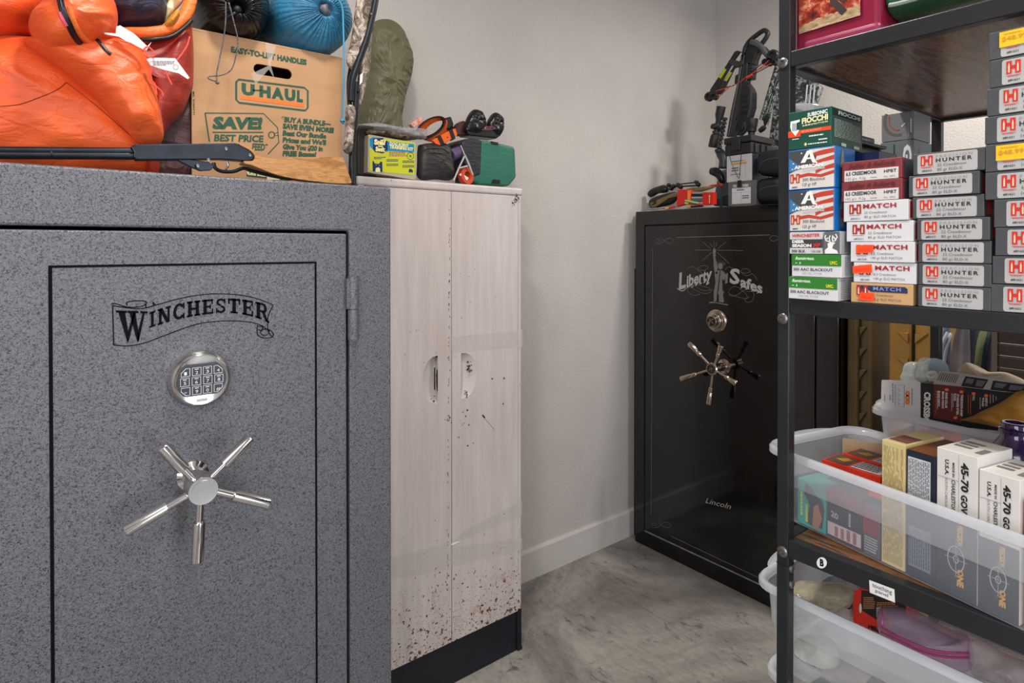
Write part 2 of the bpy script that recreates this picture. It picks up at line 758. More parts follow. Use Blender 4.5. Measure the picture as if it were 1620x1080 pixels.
bb.prism([(XW, YB, 0), (XW - 0.014, YB, 0), (XW - 0.014, YB, 0.118), (XW - 0.008, YB, 0.128), (XW, YB, 0.128)], (0, YW - YB - 0.014, 0))
struct('baseboard_right', bb, TRIM, 'white painted baseboard along the right wall', 'baseboard')

# ------------------------------------------------------------------ common materials
HAM = m_hammer()
GLO = m_gloss()
ENA = m_enamel()
CHR = mat('#d8d6d6', 0.10, 1.0, var=0.05, vs=20)
NIK = mat('#b9a99b', 0.20, 1.0, var=0.08, vs=20)
BLK = mat('#0b0b0e', 0.45, var=0.2)
INK = mat('#06070f', 0.85, var=.05, spec=.15)
BPL = mat('#1a1a1c', 0.42, var=0.25, vs=25, bump=0.15, bs=150)
RUB = mat('#101011', 0.7, var=0.2)


def ring_plate(g, outer, inner, y0, y1, mi=0):
    """rectangular ring in the XZ plane between y0 (front) and y1"""
    (ox0, oz0, ox1, oz1), (ix0, iz0, ix1, iz1) = outer, inner
    O = [(ox0, oz0), (ox1, oz0), (ox1, oz1), (ox0, oz1)]
    I = [(ix0, iz0), (ix1, iz0), (ix1, iz1), (ix0, iz1)]
    vs = [(x, y, z) for y in (y0, y1) for x, z in O + I]
    fs = []
    for k in range(4):
        l = (k + 1) % 4
        fs += [(k, l, 4 + l, 4 + k), (8 + k, 8 + l, 12 + l, 12 + k), (k, l, 8 + l, 8 + k), (4 + k, 4 + l, 12 + l, 12 + k)]
    g.add(vs, fs, mi)


# ------------------------------------------------------------------ grey hammered safe
GY = 1.2
FS = FY(GY)
GL, GR, GT = -0.153, 0.6045, 1.528
safe = thing('gun_safe', 'large grey hammered-finish safe with five-spoke chrome handle, left of the white cabinet', 'safe', (0.226, GY, 0))
g = G()
ring_plate(g, (GL, 0.03, GR, GT), (-0.0565, 0.085, 0.5085, 1.4325), GY, GY + 0.02)
g.box((GL, GY + 0.02, 0.03), (GR, 1.93, GT))
g.box((GL + 0.03, GY + 0.03, 0.0), (GR - 0.03, 1.9, 0.03))
obj('body', g, HAM, safe, bevel=0.004)
obj('door_gap', G().box((-0.0565, GY + 0.014, 0.085), (0.5085, GY + 0.0199, 1.4325)), mat('#020202', 1.0, spec=0.0), safe)  # shade inside the gap is put into this matte near-black colour
door = obj('door', G().box((-0.0510, GY - 0.004, 0.092), (0.5015, GY + 0.018, 1.4265)), HAM, safe, bevel=0.003)
DF = FY(GY - 0.004)
g = G()
tx0, tz0, tx1, tz1 = 0.0125, 0.16, 0.4385, 1.3705
g.add([V((x, GY - 0.0047, z)) for x, z in ((tx0, tz0), (tx1, tz0), (tx1, tz1), (tx0, tz1), (tx0 + .005, tz0 + .005), (tx1 - .004, tz0 + .005), (tx1 - .004, tz1 - .004), (tx0 + .005, tz1 - .004))],
      [(0, 1, 5, 4), (1, 2, 6, 5), (2, 3, 7, 6), (3, 0, 4, 7)])
obj('pinstripe', g, INK, door, label='painted dark pinstripe rectangle')
# banner
g = G()
LW = 0.0016


def zp(pts, ox=150, oy=430, s=2.2047):
    return [(ox + x / s, oy + y / s) for x, y in pts]


g.line(DF, c2(zp([(62, 118), (150, 128), (205, 118), (300, 92), (400, 77), (500, 80), (565, 93), (622, 115)]), 6), LW, 0.001)
g.line(DF, c2(zp([(66, 255), (115, 258), (175, 247), (260, 215), (350, 184), (430, 172), (510, 172), (570, 182), (610, 207)]), 6), LW, 0.001)
g.line(DF, c2(zp([(62, 118), (64, 180), (66, 255)]), 4), LW, 0.001)
g.line(DF, c2(zp([(622, 115), (604, 160), (606, 208), (622, 228)]), 4), LW, 0.001)
g.line(DF, c2(zp([(58, 112), (70, 110), (112, 122), (155, 122), (178, 112), (175, 102), (140, 101), (112, 106), (113, 117)]), 4), LW, 0.001)
g.line(DF, c2(zp([(178, 112), (178, 124)]), 2), LW, 0.001)
g.line(DF, c2(zp([(205, 118), (203, 106), (212, 116)]), 4), LW, 0.001)
g.line(DF, c2(zp([(568, 184), (566, 205), (570, 222), (592, 231), (616, 228), (623, 216), (610, 203), (588, 200), (578, 212), (592, 222), (606, 214)]), 5), LW, 0.001)
g.line(DF, c2(zp([(570, 190), (582, 190), (586, 198), (578, 204), (570, 200)]), 4), LW, 0.001)
obj('banner_outline', g, INK, door, label='dark curled ribbon banner outline')
# slab-serif lettering; glyphs are polygons on a 0..1 square
def arc(cx, cy, rx, ry, t, a0, a1, n=10):
    a0, a1 = math.radians(a0), math.radians(a1)
    o = [(cx + rx * math.cos(a0 + (a1 - a0) * k / n), cy + ry * math.sin(a0 + (a1 - a0) * k / n)) for k in range(n + 1)]
    i = [(cx + (rx - t) * math.cos(a0 + (a1 - a0) * k / n), cy + (ry - t * 0.7) * math.sin(a0 + (a1 - a0) * k / n)) for k in range(n + 1)]
    return [[o[k], o[k + 1], i[k + 1], i[k]] for k in range(n)]


def R_(x0, y0, x1, y1):
    return [(x0, y0), (x1, y0), (x1, y1), (x0, y1)]


GLY = {
    'W': (1.5, [[(-.02, 1), (.34, 1), (.34, .93), (-.02, .93)], [(.06, .95), (.28, .95), (.42, .12), (.36, 0)], [(.36, 0), (.42, .12), (.62, .95), (.56, .95), (.36, .3)],
                [(.36, 1), (.72, 1), (.72, .93), (.36, .93)], [(.42, .95), (.62, .95), (.75, .12), (.69, 0)], [(.69, 0), (.75, .12), (.93, .95), (.86, .95), (.69, .3)], [(.78, 1), (1.02, 1), (1.02, .93), (.78, .93)]]),
    'I': (.5, [R_(.3, 0, .7, 1), R_(.05, 0, .95, .12), R_(.05, .88, .95, 1)]),
    'N': (1.0, [R_(.1, 0, .3, 1), R_(.74, 0, .9, 1), [(.1, 1), (.36, 1), (.9, 0), (.66, 0)], R_(0, 0, .42, .12), R_(0, .88, .3, 1), R_(.6, .88, 1, 1)]),
    'C': (.9, arc(.52, .5, .5, .52, .24, 38, 322) + [R_(.82, .64, .96, 1), R_(.82, 0, .96, .34)]),
    'H': (1.0, [R_(.1, 0, .34, 1), R_(.66, 0, .9, 1), R_(.3, .42, .7, .56), R_(0, 0, .44, .12), R_(0, .88, .44, 1), R_(.56, 0, 1, .12), R_(.56, .88, 1, 1)]),
    'E': (.85, [R_(.12, 0, .4, 1), R_(0, 0, .96, .13), R_(0, .87, .94, 1), R_(.4, .44, .7, .57), R_(.66, .34, .76, .67), R_(.84, 0, .96, .36), R_(.82, .66, .94, 1)]),
    'S': (.8, arc(.5, .745, .42, .265, .2, 20, 270, 9) + arc(.5, .26, .42, .27, .2, -160, 90, 9) + [R_(.8, .66, .92, 1), R_(.06, 0, .18, .34)]),
    'T': (.9, [R_(.36, 0, .64, 1), R_(.2, 0, .8, .12), R_(0, .86, 1, 1), R_(0, .62, .12, 1), R_(.88, .62, 1, 1)]),
    'R': (1.0, [R_(.1, 0, .36, 1), R_(0, 0, .46, .12), R_(0, .88, .6, 1), R_(.36, .44, .6, .55)] + arc(.56, .72, .3, .28, .2, -90, 90, 8) + [[(.46, .5), (.7, .48), (1.0, .02), (.76, 0)], R_(.76, 0, 1.04, .1)]),
}


def lerp_tab(tab, x):
    for (x0, *a), (x1, *b) in zip(tab, tab[1:]):
        if x <= x1 or (x1, *b) == tab[-1]:
            t = (x - x0) / (x1 - x0)
            return [p + (q - p) * t for p, q in zip(a, b)]


g = G()
word = 'INCHESTER'
tot = sum(GLY[c][0] for c in word) + 0.14 * (len(word) - 1)
xa, xb = 189.0, 607.0
tab = [(189, 142, 196), (230, 127, 183), (280, 113, 168), (330, 103, 157), (380, 97, 149), (430, 93, 143), (480, 92, 143), (530, 97, 150), (575, 106, 163), (612, 117, 180)]


def put(ch, x0, x1, fn):
    for q in GLY[ch][1]:
        pts = [fn(x0 + (x1 - x0) * a, b) for a, b in q]
        g.poly(DF, pts, 0.0012)


x = xa
for ch in word:
    wd = GLY[ch][0] / tot * (xb - xa)
    put(ch, x, x + wd, lambda a, b: zp([(a, lerp_tab(tab, a)[1] + (lerp_tab(tab, a)[0] - lerp_tab(tab, a)[1]) * b)])[0])
    x += wd + 0.14 / tot * (xb - xa)
put('W', 76, 182, lambda a, b: zp([(a, 247 - (247 - (134 + (a - 76) * 0.03)) * b)])[0])
obj('banner_lettering', g, INK, door, label='dark slab-serif maker lettering')
# keypad
kc = DF.p(315, 597)
kp = obj('keypad', G().lathe(kc, (0, -1, 0), [(0, 0.0495), (0.006, 0.0505), (0.015, 0.0495), (0.021, 0.046), (0.023, 0.0435), (0.0225, 0.042)], 56), CHR, door, smooth=1, label='round chrome keypad bezel')
KF = Face(kc + V((0, -0.0226, 0)), (1, 0, 0), (0, 0, 1))
g = G()
pts = circ(0, 0, 0.0395, 0.036, 40)
pts = [(x, max(-0.027, min(0.029, y))) for x, y in pts]
g.prism([KF.p(x, y, 0.0) for x, y in pts], (0, -0.0014, 0))
panel = obj('key_panel', g, mat('#15151f', 0.3, var=0.1), door)
ks = [('1', -.026, .016), ('2', -.0085, .016), ('3', .0085, .016), ('4', .026, .016), ('5', -.027, -.0005), ('6', -.009, -.0005), ('7', .009, -.0005), ('8', .027, -.0005), ('*', -.026, -.017), ('9', -.0085, -.017), ('0', .0085, -.017), ('#', .026, -.017)]
for ch, kx, kz in ks:
    h = 0.0068
    q = [(kx - h, kz - h), (kx + h, kz - h), (kx + h, kz + h), (kx - h, kz + h)]
    if ch == '1': q[3:4] = [(kx + h * .1, kz + h), (kx - h, kz - h * .1)]
    if ch == '4': q[2:3] = [(kx + h, kz - h * .1), (kx - h * .1, kz + h)]
    if ch == '*': q[0:1] = [(kx - h, kz + h * .1), (kx + h * .1, kz - h)]
    if ch == '#': q[1:2] = [(kx - h * .1, kz - h), (kx + h, kz + h * .1)]
    KG = Face(kc + V((0, -0.024, 0)), (1, 0, 0), (0, 0, 1))
    g = G()
    g.prism([KG.p(a, b) for a, b in q], (0, -0.0012, 0), 0)
    g.line(KG, q, 0.0010, 0.0014, True, 1)
    g.text(KG, ch, (kx - 0.002 * (1 if ch != '#' else 1.6), kz - .0045), (kx + 0.0022 * (1 if ch != '#' else 1.6), kz - .0045), 0.0055 if ch != '*' else .004, 0.0014, mi=1)
    if ch in '23567890':
        g.rect(KG, kx - .003, kz + .0035, kx + .003, kz + .0048, .0014, 1)
    obj('key', g, [mat('#23232c', 0.35, var=.1), flat('#d6d6d8')], door)
g = G()
g.rect(KF, -.009, -.0385, .009, -.0325, 0.0005)
g.text(KF, 'SECURAM', (-.0075, -.037), (.0075, -.037), .003, 0.0008, mi=1)
obj('keypad_badge', g, [flat('#c9c4c8', .3), flat('#77727a')], door)
obj('keypad_base', G().prism([DF.p(303, 628), DF.p(328, 628), DF.p(316, 641)], (0, -0.01, 0)), BLK, door)
# spoke handle
hy = GY - 0.075
HF = FY(hy)
hc = HF.p(318, 771)
hub = obj('handle_hub', G().lathe((hc.x, GY - 0.004, hc.z), (0, -1, 0), [(0, .026), (.004, .026), (.008, .018), (.05, .018), (.052, .0235), (.088, .0235), (.09, .0225)], 40).lathe((hc.x, GY - 0.094, hc.z), (0, -1, 0), [(0, .0175), (.0006, .0175)], 40), CHR, door, smooth=1)
for ex, ey in ((256, 706), (396, 692), (425, 796), (312, 889), (197, 840)):
    e = HF.p(ex, ey)
    d = (e - hc).normalized()
    L = (e - hc).length
    g = G().cyl(hc + d * 0.018, hc + d * L * 0.5, 0.0062, n=20)
    g.lathe(hc + d * L * 0.46, d, [(0, .0066), (.0, .0096), (.002, .0100), (L * 0.54 - .0015, .0100), (L * .54, .0088)], 24)
    obj('handle_spoke', g, CHR, door, smooth=1)
# hinges
for zt in (FS.p(552, 437).z, 0.36):
    g = G()
    g.cyl((0.513, GY - 0.010, zt), (0.513, GY - 0.010, zt - 0.066), 0.0118, n=20).cyl((0.513, GY - 0.010, zt - 0.068), (0.513, GY - 0.010, zt - 0.131), 0.0112, n=20)
    g.cyl((0.513, GY - 0.010, zt + 0.001), (0.513, GY - 0.010, zt - 0.130), 0.009, n=12)
    g.box((0.497, GY - 0.016, zt - 0.066), (0.505, GY, zt - 0.004))
    obj('hinge', g, HAM, safe, smooth=1, label='grey barrel hinge')

# ------------------------------------------------------------------ white cabinet
CY = 1.635
CF = FY(CY)
cab = thing('metal_cabinet', 'tall cream enamel two-door cabinet with rust spots and black kick plate', 'cabinet', (1.02, CY, 0))
g = G()
g.box((0.72, CY + 0.012, 0.0), (1.319, YW - 0.004, 1.577))
g.box((0.72, CY, 0.142), (0.740, CY + 0.012, 1.577)).box((1.299, CY + 0.001, 0.142), (1.3185, CY + 0.012, 1.577))
obj('carcass', g, ENA, cab, bevel=0.002)
g = G().box((0.715, CY - 0.004, 1.576), (1.324, YW - 0.003, 1.602))
obj('top_cap', g, ENA, cab, bevel=0.007, seg=3)
g = G().box((0.722, CY + 0.004, 0.0), (1.300, CY + 0.0119, 0.141)).box((1.300, CY + 0.0005, 0.008), (1.3205, CY + 0.06, 0.141)).box((1.302, CY - .003, 0.0), (1.322, CY + 0.02, 0.012))
obj('kick_plate', g, m_cloth('#060914', '#0f1626', 0.42, 14, 0.05, sheen=0), cab, bevel=0.002, label='scuffed navy black base plate')


def halfmoon(flat_px, bulge_px, y0, y1, n=14):
    a, b = CF.p(flat_px, y0), CF.p(flat_px, y1)
    cz = (a.z + b.z) / 2
    rz = (a.z - b.z) / 2
    wx = CF.p(bulge_px, (y0 + y1) / 2).x - a.x
    out = []
    for k in range(n + 1):
        t = math.pi / 2 - math.pi * k / n
        out.append((a.x + wx * math.cos(t) ** 0.8 if math.cos(t) > 1e-6 else a.x, cz + rz * math.sin(t)))
    return out, a.x, cz


for nm, x0, x1, hm in (('left', 0.742, 1.0285, halfmoon(691, 667, 562, 637)), ('right', 1.0315, 1.2975, halfmoon(728, 753, 558, 630))):
    pts, fx, cz = hm
    g = G()
    o2 = [(x0, 0.144), (x1, 0.144), (x1, 1.574), (x0, 1.574)]
    P2, tri = tess2(o2, [pts])
    g.add([(x, CY - 0.006, z) for x, z in P2], tri)
    g.add([(x, CY - 0.006 if k < 4 else CY + .009, z) for k in range(8) for x, z in [o2[k % 4]]], [(0, 1, 5, 4), (1, 2, 6, 5), (2, 3, 7, 6), (3, 0, 4, 7)])
    d = obj('door', g, ENA, cab)
    n = len(pts)
    dish = G()
    # recessed finger pull: deep along the straight side, rising to the rim
    mid = [((x - fx) * 0.35 + fx, (z - cz) * 0.9 + cz) for x, z in pts]
    vs = [(x, CY - 0.006, z) for x, z in pts] + [(x, CY + 0.010, z) for x, z in mid]
    dish.add(vs, [(k, k + 1, n + k + 1, n + k) for k in range(n - 1)] + [tuple(range(n, 2 * n)), (0, n - 1, 2 * n - 1, n)])
    obj('finger_pull', dish, ENA, d, smooth=1, label='recessed half-moon pull with rust at its edge')
    if nm == 'left':
        obj('pull_slot', G().box((fx - 0.004, CY + 0.0095, cz - 0.035), (fx - 0.0005, CY + 0.0105, cz + 0.035)).prism([V((fx - .0008, CY - .0066, cz + z)) + V((x, 0, 0)) for x, z in ((0, .034), (.0, -.036), (-.003, -.034), (-.005, -.01), (-.004, .006), (-.006, .01), (-.003, .03))], (0, -.0003, 0)), BLK, d)
RUST = mat('#5b3a28', 0.8, var=.4, vs=60, alpha=0.92)
g = G()
rr = random.Random(3)
for (cx, cy, sp, n) in ((741, 580, 5, 26), (737, 622, 4, 12), (686, 630, 5, 10), (814, 318, 6, 14), (689, 562, 3, 4), (710, 660, 5, 12), (790, 600, 30, 4), (735, 665, 10, 6), (745, 680, 30, 5), (760, 303, 60, 0), (818, 316, 3, 6)):
    for k in range(n):
        a, b = cx + rr.gauss(0, sp * .45), cy + rr.gauss(0, sp)
        s_ = rr.uniform(0.3, 1.5)
        g.poly(CF, [(a + s_ * math.cos(t) * rr.uniform(.7, 1.3), b + s_ * 1.2 * math.sin(t) * rr.uniform(.7, 1.3)) for t in [i * math.pi / 4 for i in range(8)]], 0.0066)
for cy in [rr.uniform(330, 1000) for _ in range(60)]:
    a = 711.5 - (cy - 300) * 0.006 + rr.gauss(0, .6)
    g.poly(CF, [(a - .5, cy), (a + .5, cy - .6), (a + .6, cy + rr.uniform(1, 5)), (a - .3, cy + 2)], .0068)
g.line(CF, [(764, 657), (767, 662), (775, 671), (783, 680)], .0009, .0066)
g.poly(CF, [(762, 656), (765, 656), (768, 660), (766, 662)], .0066)
obj('rust_marks', g, RUST, cab, label='rust chips and scratches')
TAPE = mat('#d9d2cf', 0.2, var=.05, alpha=0.28)
for q in ([(711, 532), (827, 521.5), (827, 548.5), (711, 557)], [(712, 862), (735, 838), (826, 792), (826, 814), (735, 852)], [(620, 882), (711, 857), (711, 900), (620, 915)], [(712, 866), (826, 850.5), (826, 868.5), (712, 897)]):
    g = G()
    g.poly(CF, q, 0.0072)
    obj('clear_tape', g, TAPE, cab, label='strip of aged clear tape')
g = G()
g.poly(CF, [(713, 862), (717, 858), (731, 855), (717, 862)], 0.008)
obj('tape_edge', g, flat('#f0f0f4', .15), cab)
g = G()
g.box((1.300, CY - .003, 1.44), (1.306, CY + .002, 1.47)).box((1.300, CY - .003, .40), (1.306, CY + .002, .43))
obj('hinge', g, ENA, cab)

# ------------------------------------------------------------------ black safe
BX = 2.23
BF = FX(BX)
B0, B1, BT = 1.905, 0.977, BF.p(1003, 335).z
bs = thing('gun_safe', 'tall gloss black safe with brushed nickel dial and spoke handle in the corner', 'safe', (BX, 1.44, 0))


def ring_x(g, outer, inner, x0, x1):
    (a0, z0, a1, z1), (c0, d0, c1, d1) = outer, inner
    O = [(a0, z0), (a1, z0), (a1, z1), (a0, z1)]
    I = [(c0, d0), (c1, d0), (c1, d1), (c0, d1)]
    vs = [(x, y, z) for x in (x0, x1) for y, z in O + I]
    fs = []
    for k in range(4):
        l = (k + 1) % 4
        fs += [(k, l, 4 + l, 4 + k), (8 + k, 8 + l, 12 + l, 12 + k), (k, l, 8 + l, 8 + k), (4 + k, 4 + l, 12 + l, 12 + k)]
    g.add(vs, fs)


d0y, d1y, dzt, dzb = BF.p(1020, 500).y, 1.055, BF.p(1019, 356).z, 0.07
g = G()
ring_x(g, (B1, 0.0, B0, BT), (d1y, dzb, d0y, dzt), BX, BX + 0.02)
g.box((BX + 0.02, B1, 0.0), (2.93, B0, BT))
obj('body', g, GLO, bs, bevel=0.004)
obj('door_gap', G().box((BX + .007, d1y, dzb), (BX + .0199, d0y, dzt)), mat('#030303', .8), bs)
bdoor = obj('door', G().box((BX - .003, d1y + .005, dzb + .006), (BX + .018, d0y - .005, dzt - .006)), GLO, bs, bevel=0.003)
bgs = obj('gap_dust', G().box((BX + .001, d1y + .02, dzb - .001), (BX + .012, d0y - .003, dzb + .003)), mat('#8f8b88', .7, var=.4, vs=30), bs, label='dusty grey line along the bottom gap')
BD = FX(BX - .003)
SIL = flat('#a9a5a2', 0.45)
SIL2 = flat('#6f6c6a', 0.5)
g = G()
g.line(BD, [(1033, 393), (1030, 814)], .0022, .0012)
g.line(BD, [(1070, 375.5), (1218, 371.5)], .0022, .0012)
g.line(BD, [(1062, 848), (1216, 921)], .0022, .0012)


def spiral(cx, cy, r, turns, a0, sgn=1, n=22, sq=1.0, k0=.15):
    return [(cx + sgn * r * (1 - (1 - k0) * k / n) * math.cos(a0 + turns * 2 * math.pi * k / n), cy + sq * r * (1 - (1 - k0) * k / n) * math.sin(a0 + turns * 2 * math.pi * k / n)) for k in range(n + 1)]


for (cx, cy, fl) in ((1050, 381, 1), (1234, 377, -1), (1045, 830, 1), (1240, 915, -1)):
    g.line(BD, [(x, y) for x, y in spiral(cx - 9 * fl, cy, 7, 1.4, 0, fl, sq=.8)], .0013, .0012)
    g.line(BD, c2([(cx - 2 * fl, cy + 3), (cx + 4 * fl, cy - 3), (cx + 12 * fl, cy - 4), (cx + 16 * fl, cy), (cx + 12 * fl, cy + 4), (cx + 4 * fl, cy + 2), (cx - 4 * fl, cy - 4)]), .0013, .0012)
obj('pinstripe', g, SIL2, bdoor, label='thin silver pinstripes with corner scrolls')
# emblem: robed torch-bearer with rays between two words
g = G()


def ez(pts):  # 980,320 zoom, 2.843
    return [(980 + x / 2.843, 320 + y / 2.843) for x, y in pts]


for a, b in (((426, 208), (426, 175)), ((440, 210), (478, 178)), ((412, 208), (376, 180)), ((342, 214), (412, 215)), ((440, 215), (556, 217)), ((414, 225), (374, 262)), ((440, 225), (494, 275)), ((418, 200), (408, 185)), ((433, 200), (440, 178))):
    g.line(BD, ez([a, b]), .0016, .0012)
g.poly(BD, ez([(420, 212), (428, 205), (434, 214), (433, 228), (428, 236), (420, 230)]))
g.poly(BD, ez([(419, 234), (434, 234), (432, 246), (422, 246)]))
g.poly(BD, ez([(422, 246), (431, 246), (442, 290), (440, 322), (428, 318), (424, 285)]))
g.poly(BD, ez(circ(454, 287, 11, 14, 16)))
for k in range(7):
    a = math.radians(200 + k * 24)
    g.line(BD, ez([(454 + 10 * math.cos(a), 283 + 10 * math.sin(a)), (454 + 24 * math.cos(a), 283 + 22 * math.sin(a))]), .0016, .0012)
for i, q in enumerate(([(428, 320), (444, 306), (452, 305), (440, 400), (436, 445), (424, 448), (424, 400), (432, 360)], [(455, 303), (470, 312), (480, 330), (470, 352), (462, 345), (464, 400), (470, 450), (448, 448), (446, 400)], [(478, 320), (488, 318), (486, 362), (474, 366)],
                       [(442, 402), (468, 398), (470, 408), (444, 412)], [(400, 454), (412, 446), (486, 458), (490, 464), (470, 460), (430, 452)])):
    g.poly(BD, ez(q), .0004 + i * .00005)
obj('emblem', g, SIL2, bdoor, label='grey emblem of a crowned robed figure raising a torch')
g = G()


def shearup(F, g, t, p0, p1, h, **k):
    g.text(F, t, p0, p1, h, **k)


for tx, p0, p1, h in (('L', (1074, 457), (1085, 454), 24), ('iberty', (1086, 453.5), (1126, 441), 17), ('S', (1154, 447), (1170, 449), 22), ('afes', (1171, 452), (1206, 464), 15)):
    g.text(BD, tx, p0, p1, h, bold=.035, off=.0012, shear=.05)
    if tx == 'iberty':
        lib = g
        g = G()
lib.line(BD, c2([(1071, 456), (1080, 460), (1090, 452)]), .003, .0011)
for (x, y) in ((1087, 452), (1093, 452), (1099, 449), (1106, 447), (1112, 445), (1118, 447), (1171, 453), (1179, 455), (1188, 458), (1197, 461)):
    (lib if x < 1140 else g).poly(BD, [(x, y + 2.8), (x + 2.4, y), (x + 5, y - .4), (x + 2.4, y + 2.6)], .0013)
obj('emblem_lettering', lib, SIL, bdoor, label='pale blackletter word left of the figure')
obj('emblem_lettering', g, SIL, bdoor, label='pale blackletter word right of the figure')
g = G()
for q in ([(300, 302), (325, 288), (350, 300), (380, 306), (400, 292), (385, 284), (362, 288), (352, 302), (372, 318)], [(262, 385), (290, 392), (318, 372), (350, 372), (400, 384), (412, 400), (385, 410), (345, 396), (318, 380), (308, 398), (330, 418), (365, 412)], [(475, 305), (490, 290), (520, 300), (560, 318), (585, 312), (580, 300), (555, 300), (548, 315), (572, 330), (600, 322), (620, 350)],
          [(490, 400), (500, 420), (530, 415), (560, 395), (590, 392), (606, 415), (595, 445), (572, 448), (565, 435), (585, 425)], [(492, 395), (520, 378), (560, 402), (575, 432), (530, 425), (495, 412)], [(340, 372), (372, 395), (420, 392)], [(570, 400), (605, 400), (640, 402)]):
    g.line(BD, c2(ez(q), 5), .0013, .0011)
obj('emblem_scrolls', g, SIL2, bdoor, label='looping calligraphic flourishes')
g = G()
g.text(BD, 'Lincoln', (1116, 795), (1155, 805), 8, off=.0012, shear=.45, bold=.0)
obj('script_lettering', g, flat('#9a9794'), bdoor, label='slanted script name low on the door')
# dial
dc = BD.p(1134.5, 507)
dial = obj('dial', G().lathe(dc, (-1, 0, 0), [(0, .047), (.004, .048), (.010, .045), (.012, .041)], 48), NIK, bdoor, smooth=1, label='nickel combination dial ring')
g = G()
FD = Face(dc + V((-.012, 0, 0)), (0, -1, 0), (0, 0, 1))
for k in range(40):
    a = 2 * math.pi * k / 40
    l = .036 if k % 5 == 0 else .0385
    g.line(FD, [(l * math.cos(a), l * math.sin(a)), (.042 * math.cos(a), .042 * math.sin(a))], .0011, .0004)
obj('dial_ticks', g, INK, bdoor)
obj('dial_knob', G().lathe(dc + V((-.012, 0, 0)), (-1, 0, 0), [(0, .034), (.012, .032), (.014, .029), (.014, .026), (.028, .025), (.031, .022)], 32), NIK, bdoor, smooth=1)
g = G()
FD2 = Face(dc + V((-.043, 0, 0)), (0, -1, 0), (0, 0, 1))
g.poly(FD2, circ(0, 0, .020), .0004, 0)
g.line(FD2, c2([(-.014, -.01), (-.004, .002), (.012, .012)], 4), .004, .0008, mi=1)
g.line(FD2, c2([(-.008, .012), (.0, .0), (.013, -.008)], 4), .003, .0008, mi=1)
g.line(FD2, circ(-.009, -.010, .004, n=14), .002, .0009, True, 1)
obj('dial_emblem', g, [mat('#1b1a18', .3), NIK], bdoor)
hb = FX(BX - .085)
hc2 = hb.p(1128.5, 583)
g = G().lathe((BX - .003, hc2.y, hc2.z), (-1, 0, 0), [(0, .030), (.006, .030), (.010, .018), (.055, .016), (.062, .024), (.094, .026), (.098, .023), (.098, .018), (.096, .0175)], 32)
obj('handle_hub', g, NIK, bdoor, smooth=1)
g = G()
FH = Face((BX - .1005, hc2.y, hc2.z), (0, -1, 0), (0, 0, 1))
g.poly(FH, circ(0, 0, .017), .0, 0)
g.line(FH, c2([(-.009, -.006), (.0, .004), (.009, .002)], 4), .004, .0004, mi=1)
g.line(FH, c2([(-.004, .008), (.002, .0), (.002, -.01)], 4), .003, .0004, mi=1)
obj('hub_emblem', g, [mat('#26231f', .3), NIK], bdoor)
for k, (ex, ey) in enumerate(((1091, 543), (1142, 546), (1166, 607), (1122, 639), (1078, 599))):
    e = FX(BX - .085 - (.01 if k == 1 else 0)).p(ex, ey)
    d = (e - hc2).normalized()
    L = (e - hc2).length
    g = G().lathe(hc2 + d * .018, d, [(0, .0058), (L * .5 - .018, .0052), (L * .52 - .018, .0085), (L * .62 - .018, .0105), (L * .66 - .018, .0085), (L * .68 - .018, .0100), (L - .022, .0135), (L - .018, .0118)], 20)
    obj('handle_spoke', g, NIK, bdoor, smooth=1)
# flat black strip between safe and wall
tagp(obj('black_strip', G().box((BX + .045, 1.906, 0.0), (BX + .075, YW - .016, BF.p(1000, 427).z + .005)), BLK, loc=(BX + .06, 1.93, 0)), 'narrow flat black strip standing between the black safe and the wall', 'panel')
# ------------------------------------------------------------------ shelving unit
SX = 0.85
SH = FX(SX)
SB = 1.48
SY0, SY1 = 0.4587, -0.46
PW = 0.0175
BM = mat('#2b2c2f', 0.34, 0.35, var=.1, vs=12, bump=.1, bs=300)
zt1 = SH.p(1250, 81).z
zt2 = SH.p(1250, 471.5).z
zt3 = SH.p(1250, 855).z
zt4 = zt3 - 0.352
zt5 = zt4 - 0.352
BH = 0.0225
rack = thing('shelving_unit', 'black metal frame shelving with dark walnut boards holding boxes and bins', 'shelving', (1.16, 0, 0))
g = G()
for x0 in (SX, SB - PW):
    for y0 in (SY1, SY0 - PW):
        p_ = G().box((x0, y0, 0.0 if True else 0), (x0 + PW, y0 + PW, 2.25))
        obj('post', p_, BM, rack, bevel=.0015)
for i, zt in enumerate((2.03, zt1, zt2, zt3, zt4, zt5)):
    bh = BH if i < 3 else BH + .003
    for a, b in (((SX + .0004, SY1 + PW, zt - bh), (SX + PW, SY0 - PW, zt)), ((SB - PW, SY1 + PW, zt - bh), (SB - .0004, SY0 - PW, zt)), ((SX + PW, SY0 - PW + .0004, zt - bh), (SB - PW, SY0 - .0004, zt)), ((SX + PW, SY1 + .0004, zt - bh), (SB - PW, SY1 + PW, zt))):
        obj('rail', G().box(a, b), BM, rack, bevel=.0012)
    WD = m_wood('#4c2c1a', '#916850', (1.2, 9, 9), .25) if i < 3 else m_wood('#3a2619', '#80593f', (9, 1.2, 9), .4)  # upper boards lighter: light missing from below is put in their colour
    if i in (0, 1, 3):
        BW = WD
    if i == 2 or i > 3:
        WD = BW if i > 3 else BW
    obj('shelf_board', G().box((SX + PW, SY1 + PW, zt - .0165), (SB - PW, SY0 - PW, zt - .0015)), WD, rack, label='walnut-look shelf board')
BOLT = mat('#7a7572', .3, .8, var=.1)
g0 = None
for (px, py) in ((1239, 100), (1239, 504), (1238.5, 872)):
    c = SH.p(px, py)
    g = G().lathe(c, (-1, 0, 0), [(0, .0078), (.0018, .0078), (.0032, .0062), (.0034, .0036), (.001, .0034), (.001, .0001)], 24)
    obj('bolt', g, BOLT, rack, smooth=1)
jz = SH.p(1238, 893).z
